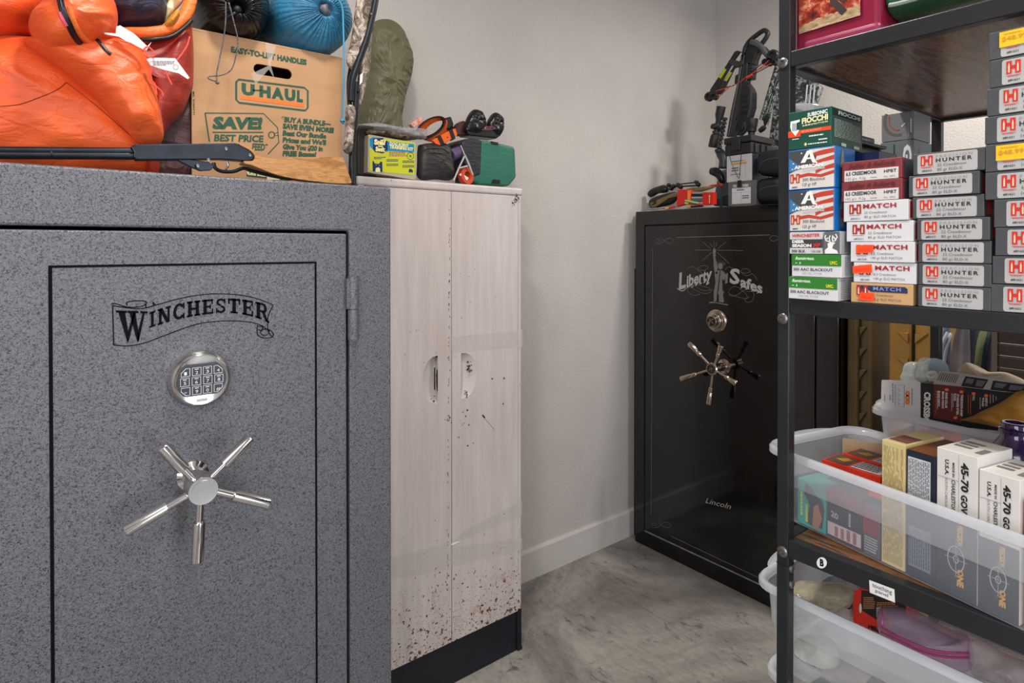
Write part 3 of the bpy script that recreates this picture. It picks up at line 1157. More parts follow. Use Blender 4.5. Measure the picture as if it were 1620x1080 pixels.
obj('post_joint', G().box((SX - .0004, SY0 - PW - .0004, jz), (SX + PW, SY0 + .0004, jz + .0008)), BLK, rack)
for py in (905, 930):
    c = V((SX + .009, SY0 - PW, SH.p(1253, py).z))
    obj('bolt', G().lathe(c, (0, -1, 0), [(0, .006), (.0022, .0055), (.003, .004), (.003, .0022), (.0015, .002)], 18), BOLT, rack, smooth=1)
# stickers on the lowest visible rail
tr = G()
cx, cy = 1300, 890
tr.poly(SH, circ(cx, cy, 8, 8.8), .0006, 0)
tr.text(SH, 'B', (cx - 3, cy + 4), (cx + 3.2, cy + 6), 10, off=.0009, bold=.05, mi=1)
tagp(obj('sticker', tr, [flat('#e6e4e4'), INK], loc=SH.p(cx, cy)), 'small round white letter sticker on the lower shelf rail', 'sticker')
tr = G()
tr.poly(SH, [(1375, 917), (1415, 932), (1416, 953), (1376, 937)], .0008, 0)
tr.text(SH, 'touching', (1380, 927.5), (1411, 940), 6.5, off=.0012, mi=1)
tr.text(SH, 'panel', (1385, 936), (1405, 944.5), 5, off=.0012, mi=1)
tagp(obj('sticker', tr, [flat('#dedcdc'), INK], loc=SH.p(1395, 936)), 'white rectangular two-word label stuck on the lower shelf rail', 'sticker')
from mathutils.bvhtree import BVHTree


def drape(g, pts, lift=0.001, sm=6):
    """lay a curve, given by where it shows, onto a built surface"""
    bvh = BVHTree.FromPolygons(g.v, g.f)
    out = []
    last = None
    for x, y in (c2(pts, sm) if sm else pts):
        d = ray(x, y).normalized()
        h = bvh.ray_cast(EYE, d)
        if h[0] is not None:
            last = (h[0] - EYE).length
            out.append(h[0] - d * lift)
        elif last:
            out.append(EYE + d * last)
    return out


def clampg(g, zmin=None, xmax=None, ymax=None):
    for i, v in enumerate(g.v):
        g.v[i] = V((min(v.x, xmax) if xmax is not None else v.x, min(v.y, ymax) if ymax is not None else v.y, max(v.z, zmin) if zmin is not None else v.z))
    return g


KX0 = FY(1.385).p(303.5, 200).x
# ------------------------------------------------------------------ orange sleeping bag
OR1 = m_cloth('#d64a17', '#f0662a', 0.45, 5, 0.6, ws=20)
OR2 = m_cloth('#86190a', '#a62a0c', 0.5, 5, 0.4, ws=16)
OR3 = m_cloth('#e0641f', '#f07a2c', 0.5, 5, 0.5, ws=22)
P = FY(1.47)
bag = thing('sleeping_bag', 'puffy bright orange sleeping bag heaped on the grey safe, far left', 'sleeping bag', (0.0, 1.45, GT))
g = G().pillow(P, [(-150, 292), (-170, 180), (-90, 90), (0, 62), (70, 70), (120, 100), (170, 150), (215, 195), (242, 235), (247, 292), (60, 294)], .15, .35, .018, 1, 22, 120, 2.6, off=.0, ws=5, ang=-.25, st=3.0)
clampg(g, zmin=GT + .0005)
lower = obj('lower_fold', g, OR1, bag, smooth=2)
s = drape(g, [(0, 168), (30, 165), (60, 155), (90, 142), (105, 130)])
obj('seam', G().tube(s, .0006, 5), mat('#7d2a10'), lower)
s = drape(g, [(105, 130), (150, 165), (190, 200), (222, 228)])
obj('seam', G().tube(s, .0006, 5), mat('#7d2a10'), lower)
g = G().pillow(P, [(-170, 110), (-150, -60), (20, -90), (90, -30), (80, 40), (50, 66), (-40, 84)], .12, .35, .018, 4, 18, 100, 2.6, off=.01, ws=6, ang=-.1, st=3.2)
obj('upper_fold', g, OR1, bag, smooth=2)
g = G().pillow(P, [(40, 62), (90, 62), (150, 62), (196, 66), (228, 88), (238, 118), (247, 155), (257, 200), (254, 226), (222, 228), (190, 200), (140, 148), (90, 108), (58, 84)], .08, .35, .014, 2, 20, 120, 2.4, off=.12, ws=8, ang=.75, st=2.6)
mid = obj('middle_fold', g, OR1, bag, smooth=2)
obj('zipper_piping', G().tube(drape(g, [(152, 62), (160, 70), (168, 80), (175, 86)], .0), .0035, 8), BLK, mid)
g = G().pillow(P, [(62, 70), (46, 48), (48, 25), (66, 4), (80, -30), (150, -40), (178, 0), (186, 30), (180, 58), (160, 70), (138, 80), (100, 88), (78, 84)], .085, .5, .016, 3, 20, 120, 2.2, off=.15, ws=9, ang=.9, st=2.4)
hood = obj('hood', g, OR1, bag, smooth=2)
for r_, dx in ((.0042, 0), (.0018, 5)):
    z = drape(g, [(93 + dx, -12), (97 + dx, 12), (106 + dx, 35), (116 + dx, 56), (128 + dx, 70), (140 + dx * .3, 75)], -.0005)
    obj('zipper', G().tube(z, r_, 8), BLK if dx == 0 else mat('#3a3a40', .3, .8), hood)
z = drape(g, [(110, 10), (116, 32), (126, 52), (140, 66), (152, 70)], .0)
obj('drawcord_hem', G().tube(z, .004, 8), OR3, hood)
z = drape(g, [(96, 20), (100, 30), (106, 40)], -.001)
obj('zip_pull', G().tube(z, .0045, 8), mat('#e8556a', .5), hood)

# orange sack stuffed with clothes behind it
P2 = FY(1.41)
sack = thing('stuff_sack', 'orange open-mouthed sack stuffed with navy and cream clothes, left of the carton', 'sack', (0.2, 1.41, GT))
g = G().pillow(P2, [(140, 66), (200, 66), (235, 62), (270, 54), (296, 34), (304, 60), (305, 130), (300, 150), (288, 180), (266, 202), (252, 235), (246, 292), (228, 290), (232, 190), (222, 110), (170, 86)], .06, .35, .010, 9, 16, 90, 3.0, off=.015, ws=9, ang=1.2, st=2)
clampg(g, zmin=GT)
g.v = [V((min(v.x, KX0 - .002), v.y, v.z)) if v.y > 1.383 else v for v in g.v]
body = obj('sack_body', g, OR2, sack, smooth=2)
g2 = G().tube([P2.p(x, y, .075 - abs(x - 240) * .0003) for x, y in ((160, 60), (195, 53), (235, 52), (268, 46), (290, 28), (300, 6), (304, -25))], [.006, .011, .011, .011, .012, .012, .012], 12, smooth=6)
obj('rolled_hem', g2, OR3, sack, smooth=2)
obj('black_binding', G().tube([P2.p(x, y, .092 - abs(x - 240) * .0003) for x, y in ((222, 63), (245, 62), (270, 58), (290, 45), (303, 32))], .004, 8, smooth=6), BLK, sack, smooth=2)
obj('drawcord', G().tube([P2.p(x, y, .11) for x, y in ((300, 58), (296, 72), (288, 85), (280, 95), (272, 105))], .0016, 6, smooth=5), mat('#e2553f', .6), sack, smooth=2)
g = G().pillow(P2, [(150, -40), (200, -60), (250, -40), (262, 0), (266, 25), (250, 44), (215, 50), (180, 48), (166, 20)], .06, .8, .014, 12, 16, 80, 2.4, off=.03, ws=12, ang=.6, st=2)
tagp(obj('folded_jacket', g, m_cloth('#191a2b', '#2f2a44', .35, 12, .5), loc=P2.p(210, 20)), 'shiny navy and plum fabric poking out of the orange sack', 'clothing')
g = G().pillow(P2, [(250, -40), (296, -45), (290, 0), (276, 18), (262, 36), (256, 20), (262, 4)], .035, .8, .008, 13, 12, 60, 2.4, off=.04, ws=14)
tagp(obj('cream_shirt', g, m_cloth('#d8d3a0', '#ece6bb', .7, 9, .4), loc=P2.p(270, 10)), 'pale cream fabric wedge beside the navy fabric', 'clothing')
g = G().pillow(P2, [(257, 46), (262, 34), (278, 17), (284, 24), (276, 40), (268, 48)], .03, .8, .004, 14, 10, 48, off=.06, ws=14)
tagp(obj('mustard_cloth', g, m_cloth('#b06f14', '#d18c22', .6, 9, .4), loc=P2.p(270, 32)), 'small mustard cloth between the cream fabric and orange hem', 'cloth')
TG = mat('#d9cfcf', .3, var=.08, vs=30)
for pts_, lb, o_ in (([(232, 94), (236, 91), (277, 92), (286, 104), (300, 123), (297, 125), (283, 116), (258, 110), (238, 103)], 'pale plastic care tag with grey print hanging over the red cord', .135), ([(164, 51), (183, 53), (184, 42), (190, 40), (212, 53), (233, 73), (240, 66), (232, 80), (212, 72), (188, 58), (166, 54)], 'crumpled translucent white tag lying on the orange hem', .135)):
    g = G().prism([P2.p(x, y, o_) for x, y in pts_], (0, .0012, 0))
    if o_ == .135 and pts_[0][0] == 232:
        g.scrib(P2, 242, 96, 276, 104, 4, o_ + .0005, seed=5, mi=1)
        g.line(P2, circ(278, 106, 4, 4, 16), .0008, o_ + .0005, True, 1)
    tagp(obj('fabric_tag', g, [TG, mat('#7f787a')], loc=P2.p(*pts_[0])), lb, 'tag')
g = G()
for q in ([(236, 92), (232, 84), (224, 78), (216, 74), (205, 68), (190, 64)], [(226, 80), (234, 74), (246, 86), (236, 90), (228, 86)], [(240, 105), (238, 125), (245, 133), (248, 150)], [(262, 112), (266, 122), (272, 134)], [(238, 132), (246, 136), (256, 145), (258, 152)]):
    g.tube([P2.p(x, y, .140) for x, y in q], .0014, 6, smooth=4)
obj('knotted_cord', g, mat('#e0482f', .5), sack, label='thin knotted coral cord holding the white tags')
# maroon filler added to keep the gap beside the carton dark
g = G().pillow(FY(1.42), [(240, 176), (304, 150), (304, 292), (240, 294)], .03, .8, .006, 21, 12, 60, 4, ws=8)
clampg(g, zmin=GT, xmax=KX0 - .002)
tagp(obj('dark_gap_filler', g, m_cloth('#2a1214', '#45171a', .6, 8, .4), loc=(0.2, 1.42, GT)), 'dark maroon bag shape added to darken the gap left of the carton', 'bag')

# ------------------------------------------------------------------ moving carton
KY = 1.385
K = FY(KY)
KX0, KX1 = K.p(303.5, 200).x, K.p(541.5, 200).x
KT = K.p(303.5, 47).z
CARD = mat('#a8815c', .75, var=.08, vs=5, bump=.15, bs=50, stretch=(1, 1, 6))
kb = thing('moving_carton', 'brown cardboard moving carton with green print and an oval hand hole', 'carton', (KX0, KY, GT))
hole = [K.p(x, y) for x, y in [(461 + 29 * math.cos(a) ** 1 * (1 if True else 0), 0) for a in ()]]
a0, a1 = K.p(401, 103), K.p(462, 121)
hw, hh = (a1.x - a0.x) / 2, .0115
hcx, hcz = (a0.x + a1.x) / 2, K.p(431, 113).z
hpts = []
for sgn, cxx in ((1, hcx + hw - hh), (-1, hcx - hw + hh)):
    for k in range(9):
        t = -math.pi / 2 + math.pi * k / 8
        hpts.append((cxx + sgn * hh * math.cos(t), hcz + sgn * hh * math.sin(t)))
P2d, tri = tess2([(KX0, GT + .001), (KX1, GT + .001), (KX1, KT), (KX0, KT)], [hpts])
g = G().add([(x, KY, z) for x, z in P2d] , tri)
n0 = 4
m_ = len(hpts)
g.add([(x, KY, z) for x, z in hpts] + [(x, KY + .005, z) for x, z in hpts], [(i, (i + 1) % m_, m_ + (i + 1) % m_, m_ + i) for i in range(m_)])
D_ = .40
g.box((KX0, KY + .0045, GT + .001), (KX0 + .004, KY + D_, KT)).box((KX1 - .004, KY + .0045, GT + .001), (KX1, KY + D_, KT)).box((KX0, KY + D_ - .004, GT + .001), (KX1, KY + D_, KT)).box((KX0, KY + .0045, GT + .001), (KX1, KY + D_, GT + .005))
obj('carton_body', g, CARD, kb)
g = G().box((KX0 - .001, KY - .0005, KT), (KX1 + .001, KY + D_ * .5 - .001, KT + .004))
obj('top_flap', g, CARD, kb)
g = G().box((KX0 - .001, KY + D_ * .5 + .001, KT), (KX1 + .001, KY + D_, KT + .004))
obj('top_flap', g, CARD, kb)
GN = flat('#1f4a35', .7)
g = G()


def zk(x, y):
    return (280 + x / 3.3737, y / 3.375)


g.text(K, 'EASY-TO-LIFT HANDLES', zk(288, 277), zk(692, 346), 8.2, bold=.06)
pts = [zk(*q) for q in ((330, 424), (680, 468), (698, 484), (698, 575), (684, 590), (332, 548), (316, 532), (316, 438))]
g.line(K, pts, .0042, closed=True)
for ch, x0, x1 in (('U', 345, 415), ('H', 440, 500), ('A', 505, 570), ('U', 575, 632), ('L', 640, 672)):
    yb = lambda x: 499 + (x - 345) * (542 - 499) / (672 - 345)
    g.text(K, ch, zk(x0, yb(x0)), zk(x1, yb(x1)), 15.5, bold=.07)
g.rect(K, *zk(405, 478), *zk(452, 486), .0006)
for q in ([(150, 603), (462, 606), (536, 680), (544, 760), (486, 822)], [(150, 603), (173, 757)], [(190, 706), (460, 706)]):
    g.line(K, [zk(*p) for p in q], .0022 if len(q) > 2 else .0026)
g.line(K, [(x, y) for x, y in circ(*zk(505, 720), 4.7, 4.9, 20)], .0024, closed=True)
g.line(K, [zk(518, 712), zk(541, 706)], .0012)
g.line(K, [zk(518, 722), zk(543, 724)], .0012)
g.text(K, 'SAVE!', zk(188, 684), zk(452, 687), 17, bold=.06, shear=.12)
g.text(K, 'BEST PRICE', zk(197, 752), zk(460, 757), 10, bold=.04, shear=.1)
g.text(K, 'FEED*', zk(400, 800), zk(482, 803), 10, bold=.04, shear=.1)
for i, (t, xr) in enumerate((('*BUY A BUNDLE—', 820), ('SAVE EVEN MORE!', 836), ('Beat Our Bundle', 796), ("Prices and We'll", 794), ('Give You $20 in', 777), ('FREE Boxes!', 742))):
    x0 = 556 if i == 0 else 563
    yb0 = 648 + i * 36.5
    g.text(K, t, zk(x0, yb0), zk(xr, yb0 + (xr - x0) * .095 - i * 2.2), 7.4 if i < 2 else 7.2, bold=.065, shear=.12)
g.text(K, 'U-HAUL SM', zk(96, 612), zk(93, 488), 4, bold=.02, up=(-3.0, 0))
obj('green_print', g, GN, kb, label='dark green printed lettering and tag outline')
g = G().poly(K, [zk(*q) for q in ((340, 508), (680, 553), (680, 573), (340, 528))], .0006)
obj('orange_stripe', g, flat('#dd6a20', .6), kb)
g = G().poly(K, [zk(*q) for q in ((370, 888), (600, 905), (600, 965), (372, 940))], .0008, 0)
g.text(K, 'uhaul', zk(372, 930), zk(520, 948), 9, bold=.05, off=.0014, mi=1)
g.rect(K, *zk(480, 935), *zk(548, 960), .0016, 1)
obj('seal_tape', g, [GN, flat('#c9bd9c')], kb)
g = G().poly(K, [zk(*q) for q in ((395, 395), (500, 345), (520, 420), (490, 370), (420, 452))], .0011)
g.poly(K, [zk(*q) for q in ((470, 225), (530, 245), (500, 345), (488, 350))], .0011)
obj('clear_tape', g, mat('#d8cfc6', .15, alpha=.3), kb)

# ------------------------------------------------------------------ two stuff sacks on the carton


def stuff_sack(label, cpx, R, yf, L, hole, ms, seed, n=44):
    c = FY(yf + .05).p(*cpx)
    c.z = KT + .004 + R * .93
    hx, hz = FY(yf + .005).p(*hole).x - c.x, FY(yf + .005).p(*hole).z - c.z
    t = thing('stuff_sack', label, 'sack', (c.x, c.y, KT + .004))
    prof = [(.012, .035), (.014, .012), (.017, .002), (.022, .0), (.032, .003), (.048, .010), (R * .72, .022), (R * .9, .042), (R * .985, .07), (R, .11), (R, .2), (R * .99, L - .06), (R * .85, L - .02), (R * .4, L), (.002, L)]
    nu = 176
    g = G()
    vs = []
    for j, (r, dy) in enumerate(prof):
        f = max(0, min(1, (r - .012) / (R - .012)))
        front = 1 if j < 9 else max(0, 1 - (dy - .07) / .12)
        for i in range(nu):
            a = 2 * math.pi * i / nu
            ph = noise.noise(V((math.cos(a) * 2, math.sin(a) * 2, seed))) * 4
            pl = abs(math.sin(a * n / 2 + ph)) - .5
            amp = front * (.0035 * (1 - f) + .0022 * math.sin(f * 3.14)) if j > 1 else .002
            rr_ = r * (1 + .05 * noise.noise(V((math.cos(a) * 1.5, math.sin(a) * 1.5, seed + dy * 6)))) + (0.0006 * pl if f > .9 else .0)
            yy = dy - pl * amp * 1.7 + .004 * noise.noise(V((math.cos(a) * 3, math.sin(a) * 3, seed + r * 40)))
            x = c.x + rr_ * math.cos(a) + hx * (1 - f) * (front if j < 9 else 0)
            z = c.z + rr_ * math.sin(a) * (.93 if math.sin(a) < 0 else 1) + hz * (1 - f) * (front if j < 9 else 0)
            if z < KT + .0045:
                z = KT + .0045
            vs.append((x, yf + yy, z))
    fs = [(j * nu + i, j * nu + (i + 1) % nu, (j + 1) * nu + (i + 1) % nu, (j + 1) * nu + i) for j in range(len(prof) - 1) for i in range(nu)]
    g.add(vs, fs)
    obj('sack_body', g, ms, t, smooth=2)
    return t, V((c.x + hx, yf, c.z + hz))


BKN = mat('#141416', .26, var=.3, vs=14, bump=.5, bs=40)
t, hq = stuff_sack('shiny black nylon stuff sack with gathered mouth on the carton, left of the blue one', (371, -6), .078, 1.335, .36, (378, 12), BKN, 2.0, 30)
g = G().blob(hq + V((0, .025, 0)), (.012, .015, .011), 10, .3, 4)
obj('contents', g, mat('#0c0c0e', .6), t, smooth=2)
Pc = FY(1.325)
co = G().tube([Pc.p(x, y) for x, y in ((357, 4), (357, 30), (354, 60), (348, 90), (343, 115), (343, 128))], .0013, 6, smooth=5)
co.tube([Pc.p(x, y) for x, y in ((362, 4), (370, 35), (376, 62), (374, 85), (366, 110), (350, 119), (331, 121), (331, 125), (342, 129))], .0013, 6, smooth=5)
co.blob(Pc.p(344, 131), (.004, .004, .003), 6)
obj('drawstring', co, mat('#17181a', .7, col2='#6d6d70', vs=260), t, smooth=2, label='flecked black drawstring loop with a knot')
BLN = m_cloth('#1f5c7c', '#3480a2', .32, 10, .45, ws=40)
t, hq = stuff_sack('blue nylon stuff sack with pleated drawstring mouth on the carton', (499, 8), .096, 1.335, .36, (515, 16), BLN, 5.0, 46)
g = G().blob(hq + V((.002, .02, .006)), (.017, .02, .016), 12, .5, 4, ws=60)
obj('contents', g, mat('#55555c', .5), t, smooth=2, label='crumpled grey fabric inside the mouth')
co = G().tube([Pc.p(x, y) for x, y in ((530, -6), (541, 10), (543, 40), (544, 90), (543, 140), (541, 190), (544, 194))], .0021, 7, smooth=5)
co.tube([Pc.p(x, y) for x, y in ((539, 191), (546, 191))], .004, 7)
obj('drawstring', co, mat('#3f86a8', .5), t, smooth=2, label='long blue cord hanging down the carton edge')

# ------------------------------------------------------------------ lever-action air rifle
GYp = 1.243
Q = FY(GYp)
gun = thing('air_rifle', 'black lever-action air rifle with blond wooden stock lying along the safe edge', 'rifle', (0.2, GYp, GT))
STL = mat('#23272d', .28, .7, var=.25, vs=30)
g = G().cyl(Q.p(-90, 237), Q.p(214, 239), .0062, n=16).cyl(Q.p(-60, 244.5), Q.p(214, 246.5), .0068, n=16)
g.cyl(Q.p(80, 244), Q.p(83, 244.2), .0078, n=16)
obj('barrel', g, STL, gun, smooth=1)


def slab(F, pts, thk, off=0.0, sm=0):
    if sm:
        pts = c2(pts, sm, True)
    return G().prism([F.p(x, y, off) for x, y in pts], -F.n * thk)


g = slab(Q, [(207, 231), (214, 228), (300, 227), (372, 226), (381, 229), (396, 237), (403, 246), (401, 253), (392, 255), (350, 252), (216, 253), (211, 248), (212, 241)], .024, .012)
obj('receiver', g, STL, gun, bevel=.002)
g = slab(Q, [(276, 251), (300, 252), (330, 256), (340, 262), (334, 269), (318, 270), (300, 263)], .012, .006)
obj('lever_plate', g, STL, gun, bevel=.001)
g = G().tube([Q.p(x, y) for x, y in ((338, 257), (341, 266), (352, 271), (370, 271), (385, 266), (398, 270), (430, 278), (462, 283))], .0035, 8, smooth=4)
obj('cocking_lever', g, STL, gun, smooth=1)
obj('trigger', G().tube([Q.p(x, y) for x, y in ((359, 255), (361, 262), (357, 268))], .002, 8, smooth=4), mat('#8a8d92', .25, .9), gun, smooth=1)
obj('front_sight', G().cyl(Q.p(275, 229), Q.p(275, 219), .0012), STL, gun)
g = G()
pts = c2([(378, 227), (392, 231), (405, 240), (422, 249), (440, 251), (470, 249), (505, 248), (540, 249), (545, 254), (550, 270), (556, 287), (552, 290), (530, 290), (500, 287), (470, 283), (440, 277), (415, 268), (398, 261), (388, 259), (386, 255), (400, 254), (403, 247), (396, 238), (381, 230)], 3, True)
g = G().prism([Q.p(x, y, .017) for x, y in pts], (0, .034, 0))
obj('stock', g, m_wood('#93622b', '#b98548', (1.2, 8, 8), .38, 6), gun, bevel=.007, seg=3, label='blond wooden stock')
for x, y in ((358, 235), (396, 245), (330, 253), (313, 262)):
    obj('screw', G().lathe(Q.p(x, y, .0118), (0, -1, 0), [(0, .0036), (.0012, .0032), (.0016, .001)], 12), mat('#777a80', .3, .9), gun, smooth=1)

# ------------------------------------------------------------------ folding camp stool with camouflage cloth
Cc = FY(1.305)
CAM = m_camo(['#3b3129', '#6d6053', '#a3988b', '#83766a'], 34)
TB = mat('#24272c', .3, .5, var=.1)
st = thing('folding_stool', 'folded black tube stool with camouflage cloth leaning beside the carton', 'stool', (Cc.p(556, 285).x, 1.36, GT))
obj('leg', G().tube([Cc.p(x, y) for x, y in ((598, -30), (592, 10), (580, 60), (566, 100), (557, 128), (555, 160))], .0078, 10, smooth=5), TB, st, smooth=1)
obj('leg', G().tube([Cc.p(x, y, -.03) for x, y in ((575, -30), (573, 20), (566, 70), (556, 105), (552, 140), (556, 200), (559, 260), (560, 297))], .0055, 10, smooth=5), TB, st, smooth=1)
obj('leg', G().tube([Cc.p(x, y) for x, y in ((564, 130), (562, 180), (557, 240), (556, 290))], .0068, 10, smooth=5), TB, st, smooth=1)
g = G()
g.pillow(Cc, [(548, 170), (560, 168), (561, 185), (558, 215), (556, 240), (549, 243), (543, 235), (547, 210)], .014, 1, .003, 4, 10, 48, off=.012, ws=30)
obj('cloth_sleeve', g, CAM, st, smooth=2)
g = G()
g.pillow(Cc, [(570, -30), (590, -30), (592, 30), (588, 60), (586, 100), (580, 130), (572, 165), (566, 160), (570, 110), (556, 110), (548, 95), (556, 60)], .014, 1, .004, 5, 12, 64, off=-.012, ws=20)
obj('seat_cloth', g, CAM, st, smooth=2)
g = slab(Cc, [(570, 118), (574, 115), (573, 130), (569, 134)], .001, .0095)
obj('label', g, flat('#d8d4d2'), st)
obj('rivet', G().lathe(Cc.p(588, 22, .0076), (0, -1, 0), [(0, .003), (.001, .002)], 10), CHR, st)
obj('rivet', G().lathe(Cc.p(567, 145, .0076), (0, -1, 0), [(0, .004), (.004, .003)], 10), BLK, st)

# ------------------------------------------------------------------ on the cream cabinet
CT = 1.602
g = G().pillow(FY(1.86), [(574, 120), (577, 62), (590, 36), (612, 31), (630, 42), (643, 68), (649, 98), (643, 135), (632, 172), (629, 215), (626, 296), (560, 296), (564, 200)], .075, .9, .012, 31, 22, 110, 2.6, ws=14, ang=-.3, st=2.6)
clampg(g, zmin=CT + .0005)
tagp(obj('bedroll', g, m_cloth('#55543b', '#6b694c', .5, 7, .45, ws=18), loc=(0.82, 1.86, CT)), 'tall rolled olive green bedroll standing against the wall', 'bedroll')
CTF = FY(1.69)


def onz(F, px, py, z):
    p = F.p(px, py)
    return V((p.x, p.y, z))


A = FY(1.70)
g = slab(A, [(566, 205), (572, 196), (592, 200), (596, 279), (566, 276)], .06, 0)
tagp(obj('camera_case', g, m_cloth('#0c0b0b', '#191614', .6, 9, .3), bevel=.004, loc=onz(A, 580, 270, CT)), 'dark brown-black case standing left of the yellow kit', 'case')
A = FY(1.672)
kit = thing('kit_tin', 'flat yellow and blue training kit in a clear plastic tin on the cabinet', 'tin', onz(A, 620, 270, CT))
out = c2([(583, 217), (586, 213), (620, 219), (655, 225), (659.5, 230), (660, 255), (658.5, 279), (654, 284), (620, 278.5), (586, 273), (582, 268), (582.5, 240)], 3, True)
obj('tin_body', slab(A, out, .045), mat('#a9a58f', .2, var=.05, coat=.4), kit, bevel=.003)


def zt(x, y):
    return (540 + x / 5.0625, 140 + y / 5.063)


def pz(pts):
    return [zt(*p) for p in pts]


g = G()
g.poly(A, pz([(228, 385), (585, 432), (590, 445), (586, 690), (575, 692), (240, 660), (228, 650)]), .0006)
obj('yellow_card', g, mat('#c3c62e', .3, var=.06), kit)
g = G()
g.poly(A, pz([(228, 400), (250, 388), (330, 398), (380, 425), (582, 445), (584, 512), (380, 500), (362, 505), (330, 520), (262, 500), (228, 460)]), .0009, 0)
g.poly(A, pz([(256, 400), (330, 396), (370, 425), (372, 490), (330, 518), (270, 508), (254, 480)]), .0012, 1)
g.poly(A, pz([(252, 662), (250, 585), (256, 576), (268, 600), (300, 604), (316, 584), (328, 588), (330, 668)]), .0012, 1)
g.poly(A, pz([(272, 668), (276, 636), (300, 630), (310, 640), (312, 670)]), .0015, 2)
g.poly(A, [zt(*p) for p in circ(291, 627, 7, 5, 10)], .0016, 1)
for q in ((279, 612), (304, 616)):
    g.poly(A, [zt(*p) for p in circ(*q, 3, 3, 8)], .0016, 2)
g.text(A, 'Sniff', zt(262, 446), zt(356, 450), 7.5, .0018, bold=.07, mi=3)
g.text(A, 'and', zt(296, 466), zt(330, 470), 3, .0018, bold=.05, mi=3)
g.text(A, 'Seek', zt(274, 500), zt(354, 504), 6.5, .0018, bold=.07, mi=3)
g.text(A, 'DOG SCENT', zt(386, 452), zt(538, 470), 4.6, .0014, bold=.05, shear=.15, mi=3)
g.text(A, 'TRAINING KIT', zt(386, 478), zt(574, 498), 4.6, .0014, bold=.05, shear=.15, mi=3)
g.scrib(A, *zt(382, 505), *zt(530, 545), 3, .0010, mi=4)
g.line(A, [zt(*p) for p in circ(553, 540, 26, 28, 20)], .0016, .0012, True, 1)
g.text(A, '8', zt(545, 548), zt(562, 550), 3.5, .0014, mi=1)
for (x, y) in ((262, 545), (362, 565), (490, 575), (362, 600), (490, 612)):
    g.scrib(A, *zt(x, y), *zt(x + 95, y + 22), 2, .0010, seed=x, mi=1)
g.poly(A, pz([(540, 650), (552, 642), (572, 652), (572, 676), (560, 668), (542, 672)]), .0012, 1)
obj('card_print', g, [flat('#1d86b8', .3), flat('#16305c', .3), flat('#e3e2a0', .3), flat('#f0e49a', .3), flat('#a04a70', .3)], kit)
# packet on top
pk = thing('fabric_packet', 'clear bag of folded camouflage fabric lying across the yellow kit', 'packet', onz(FY(1.70), 620, 212, CT + .05))
g = G().pillow(FY(1.69), [(583, 205), (600, 207), (640, 206), (665, 210), (668, 218), (640, 222), (600, 215), (580, 212)], .028, 1, .004, 8, 10, 60, 4, ws=30)
obj('fabric', g, m_camo(['#2c2620', '#5b4a3a', '#87765f', '#3f352c'], 50), pk, smooth=2)
g = G().pillow(FY(1.69), [(566, 197), (590, 195), (600, 197), (640, 203), (672, 205), (674, 212), (668, 221), (620, 214), (588, 204), (568, 201)], .034, 1, .005, 9, 10, 60, 3.4, off=.003, ws=26)
obj('clear_bag', g, mat('#b9bcc6', .12, alpha=.42, var=.2, vs=60), pk, smooth=2)
# black pouch
g = G().pillow(FY(1.70), [(662, 236), (668, 228), (700, 226), (712, 236), (716, 262), (714, 284), (690, 284), (662, 281)], .028, 1, .004, 11, 12, 60, 5, ws=14)
pou = thing('zip_pouch', 'soft black zip pouch between the yellow kit and the green bag', 'pouch', onz(FY(1.7), 690, 280, CT))
obj('pouch_body', g, m_cloth('#1d1b1d', '#2d2a2b', .45, 9, .5), pou, smooth=2)
s = drape(g, [(665, 262), (667, 244), (676, 236), (700, 236), (711, 243)], .0005)
obj('zipper', G().tube(s, .0016, 6), mat('#0a0a0a', .3), pou)
g = G().line(FY(1.668), [(686, 240), (702, 241.5)], .002)
obj('zip_pull', G().tube([FY(1.668).p(686, 240), FY(1.668).p(702, 241.5)], .0014, 6), mat('#9b999c', .3, .8), pou)
# orange collar loop
ORG = mat('#e2601a', .45, var=.1)


def band(pa, pb, n=40, inner=.004):
    """closed strap between two tilted ellipses given as (cx, cy, rx, ry, rot, depth)"""
    g = G()

    def pt(e, k, sh=1.0):
        cx, cy, rx, ry, ro, y = e
        a = 2 * math.pi * k / n
        u, v = rx * sh * math.cos(a), ry * sh * math.sin(a)
        return FY(y + .03 * math.sin(a + 1.0)).p(cx + u * math.cos(ro) - v * math.sin(ro), cy + u * math.sin(ro) + v * math.cos(ro))
    vs = []
    for k in range(n):
        vs += [pt(pa, k), pt(pb, k), pt(pb, k, .93), pt(pa, k, .93)]
    fs = []
    for k in range(n):
        l = (k + 1) % n
        for a in range(4):
            fs.append((4 * k + a, 4 * k + (a + 1) % 4, 4 * l + (a + 1) % 4, 4 * l + a))
    return g.add(vs, fs)


col = thing('dog_collar', 'orange loop collar with dark lining on the cabinet behind the pouch', 'collar', onz(FY(1.74), 690, 212, CT + .06))
obj('strap', band((681, 202, 26, 13, -.55, 1.72), (692, 207, 24, 15, -.5, 1.75)), ORG, col, smooth=1)
obj('lining', band((680.5, 201.5, 23.5, 11, -.55, 1.722), (688, 204, 22, 13, -.5, 1.752)), mat('#3a1712', .5), col, smooth=1)
obj('edge_tape', G().tube([FY(1.715 + .03 * math.sin(a + 1)).p(681 + 26 * math.cos(a) * math.cos(-.55) - 13 * math.sin(a) * math.sin(-.55), 202 + 26 * math.cos(a) * math.sin(-.55) + 13 * math.sin(a) * math.cos(-.55)) for a in [2 * math.pi * k / 30 for k in range(30)]], .0026, 8, closed=True), BLK, col)
g = slab(FY(1.70), [(650, 196), (664, 185), (672, 188), (668, 196), (655, 202)], .02)
tagp(obj('reflective_strap', g, [mat('#d9591c', .4, col2='#c9c9c4', vs=60)], bevel=.002, loc=onz(FY(1.7), 660, 196, CT + .07)), 'short orange and silver strap end left of the orange loop', 'strap')
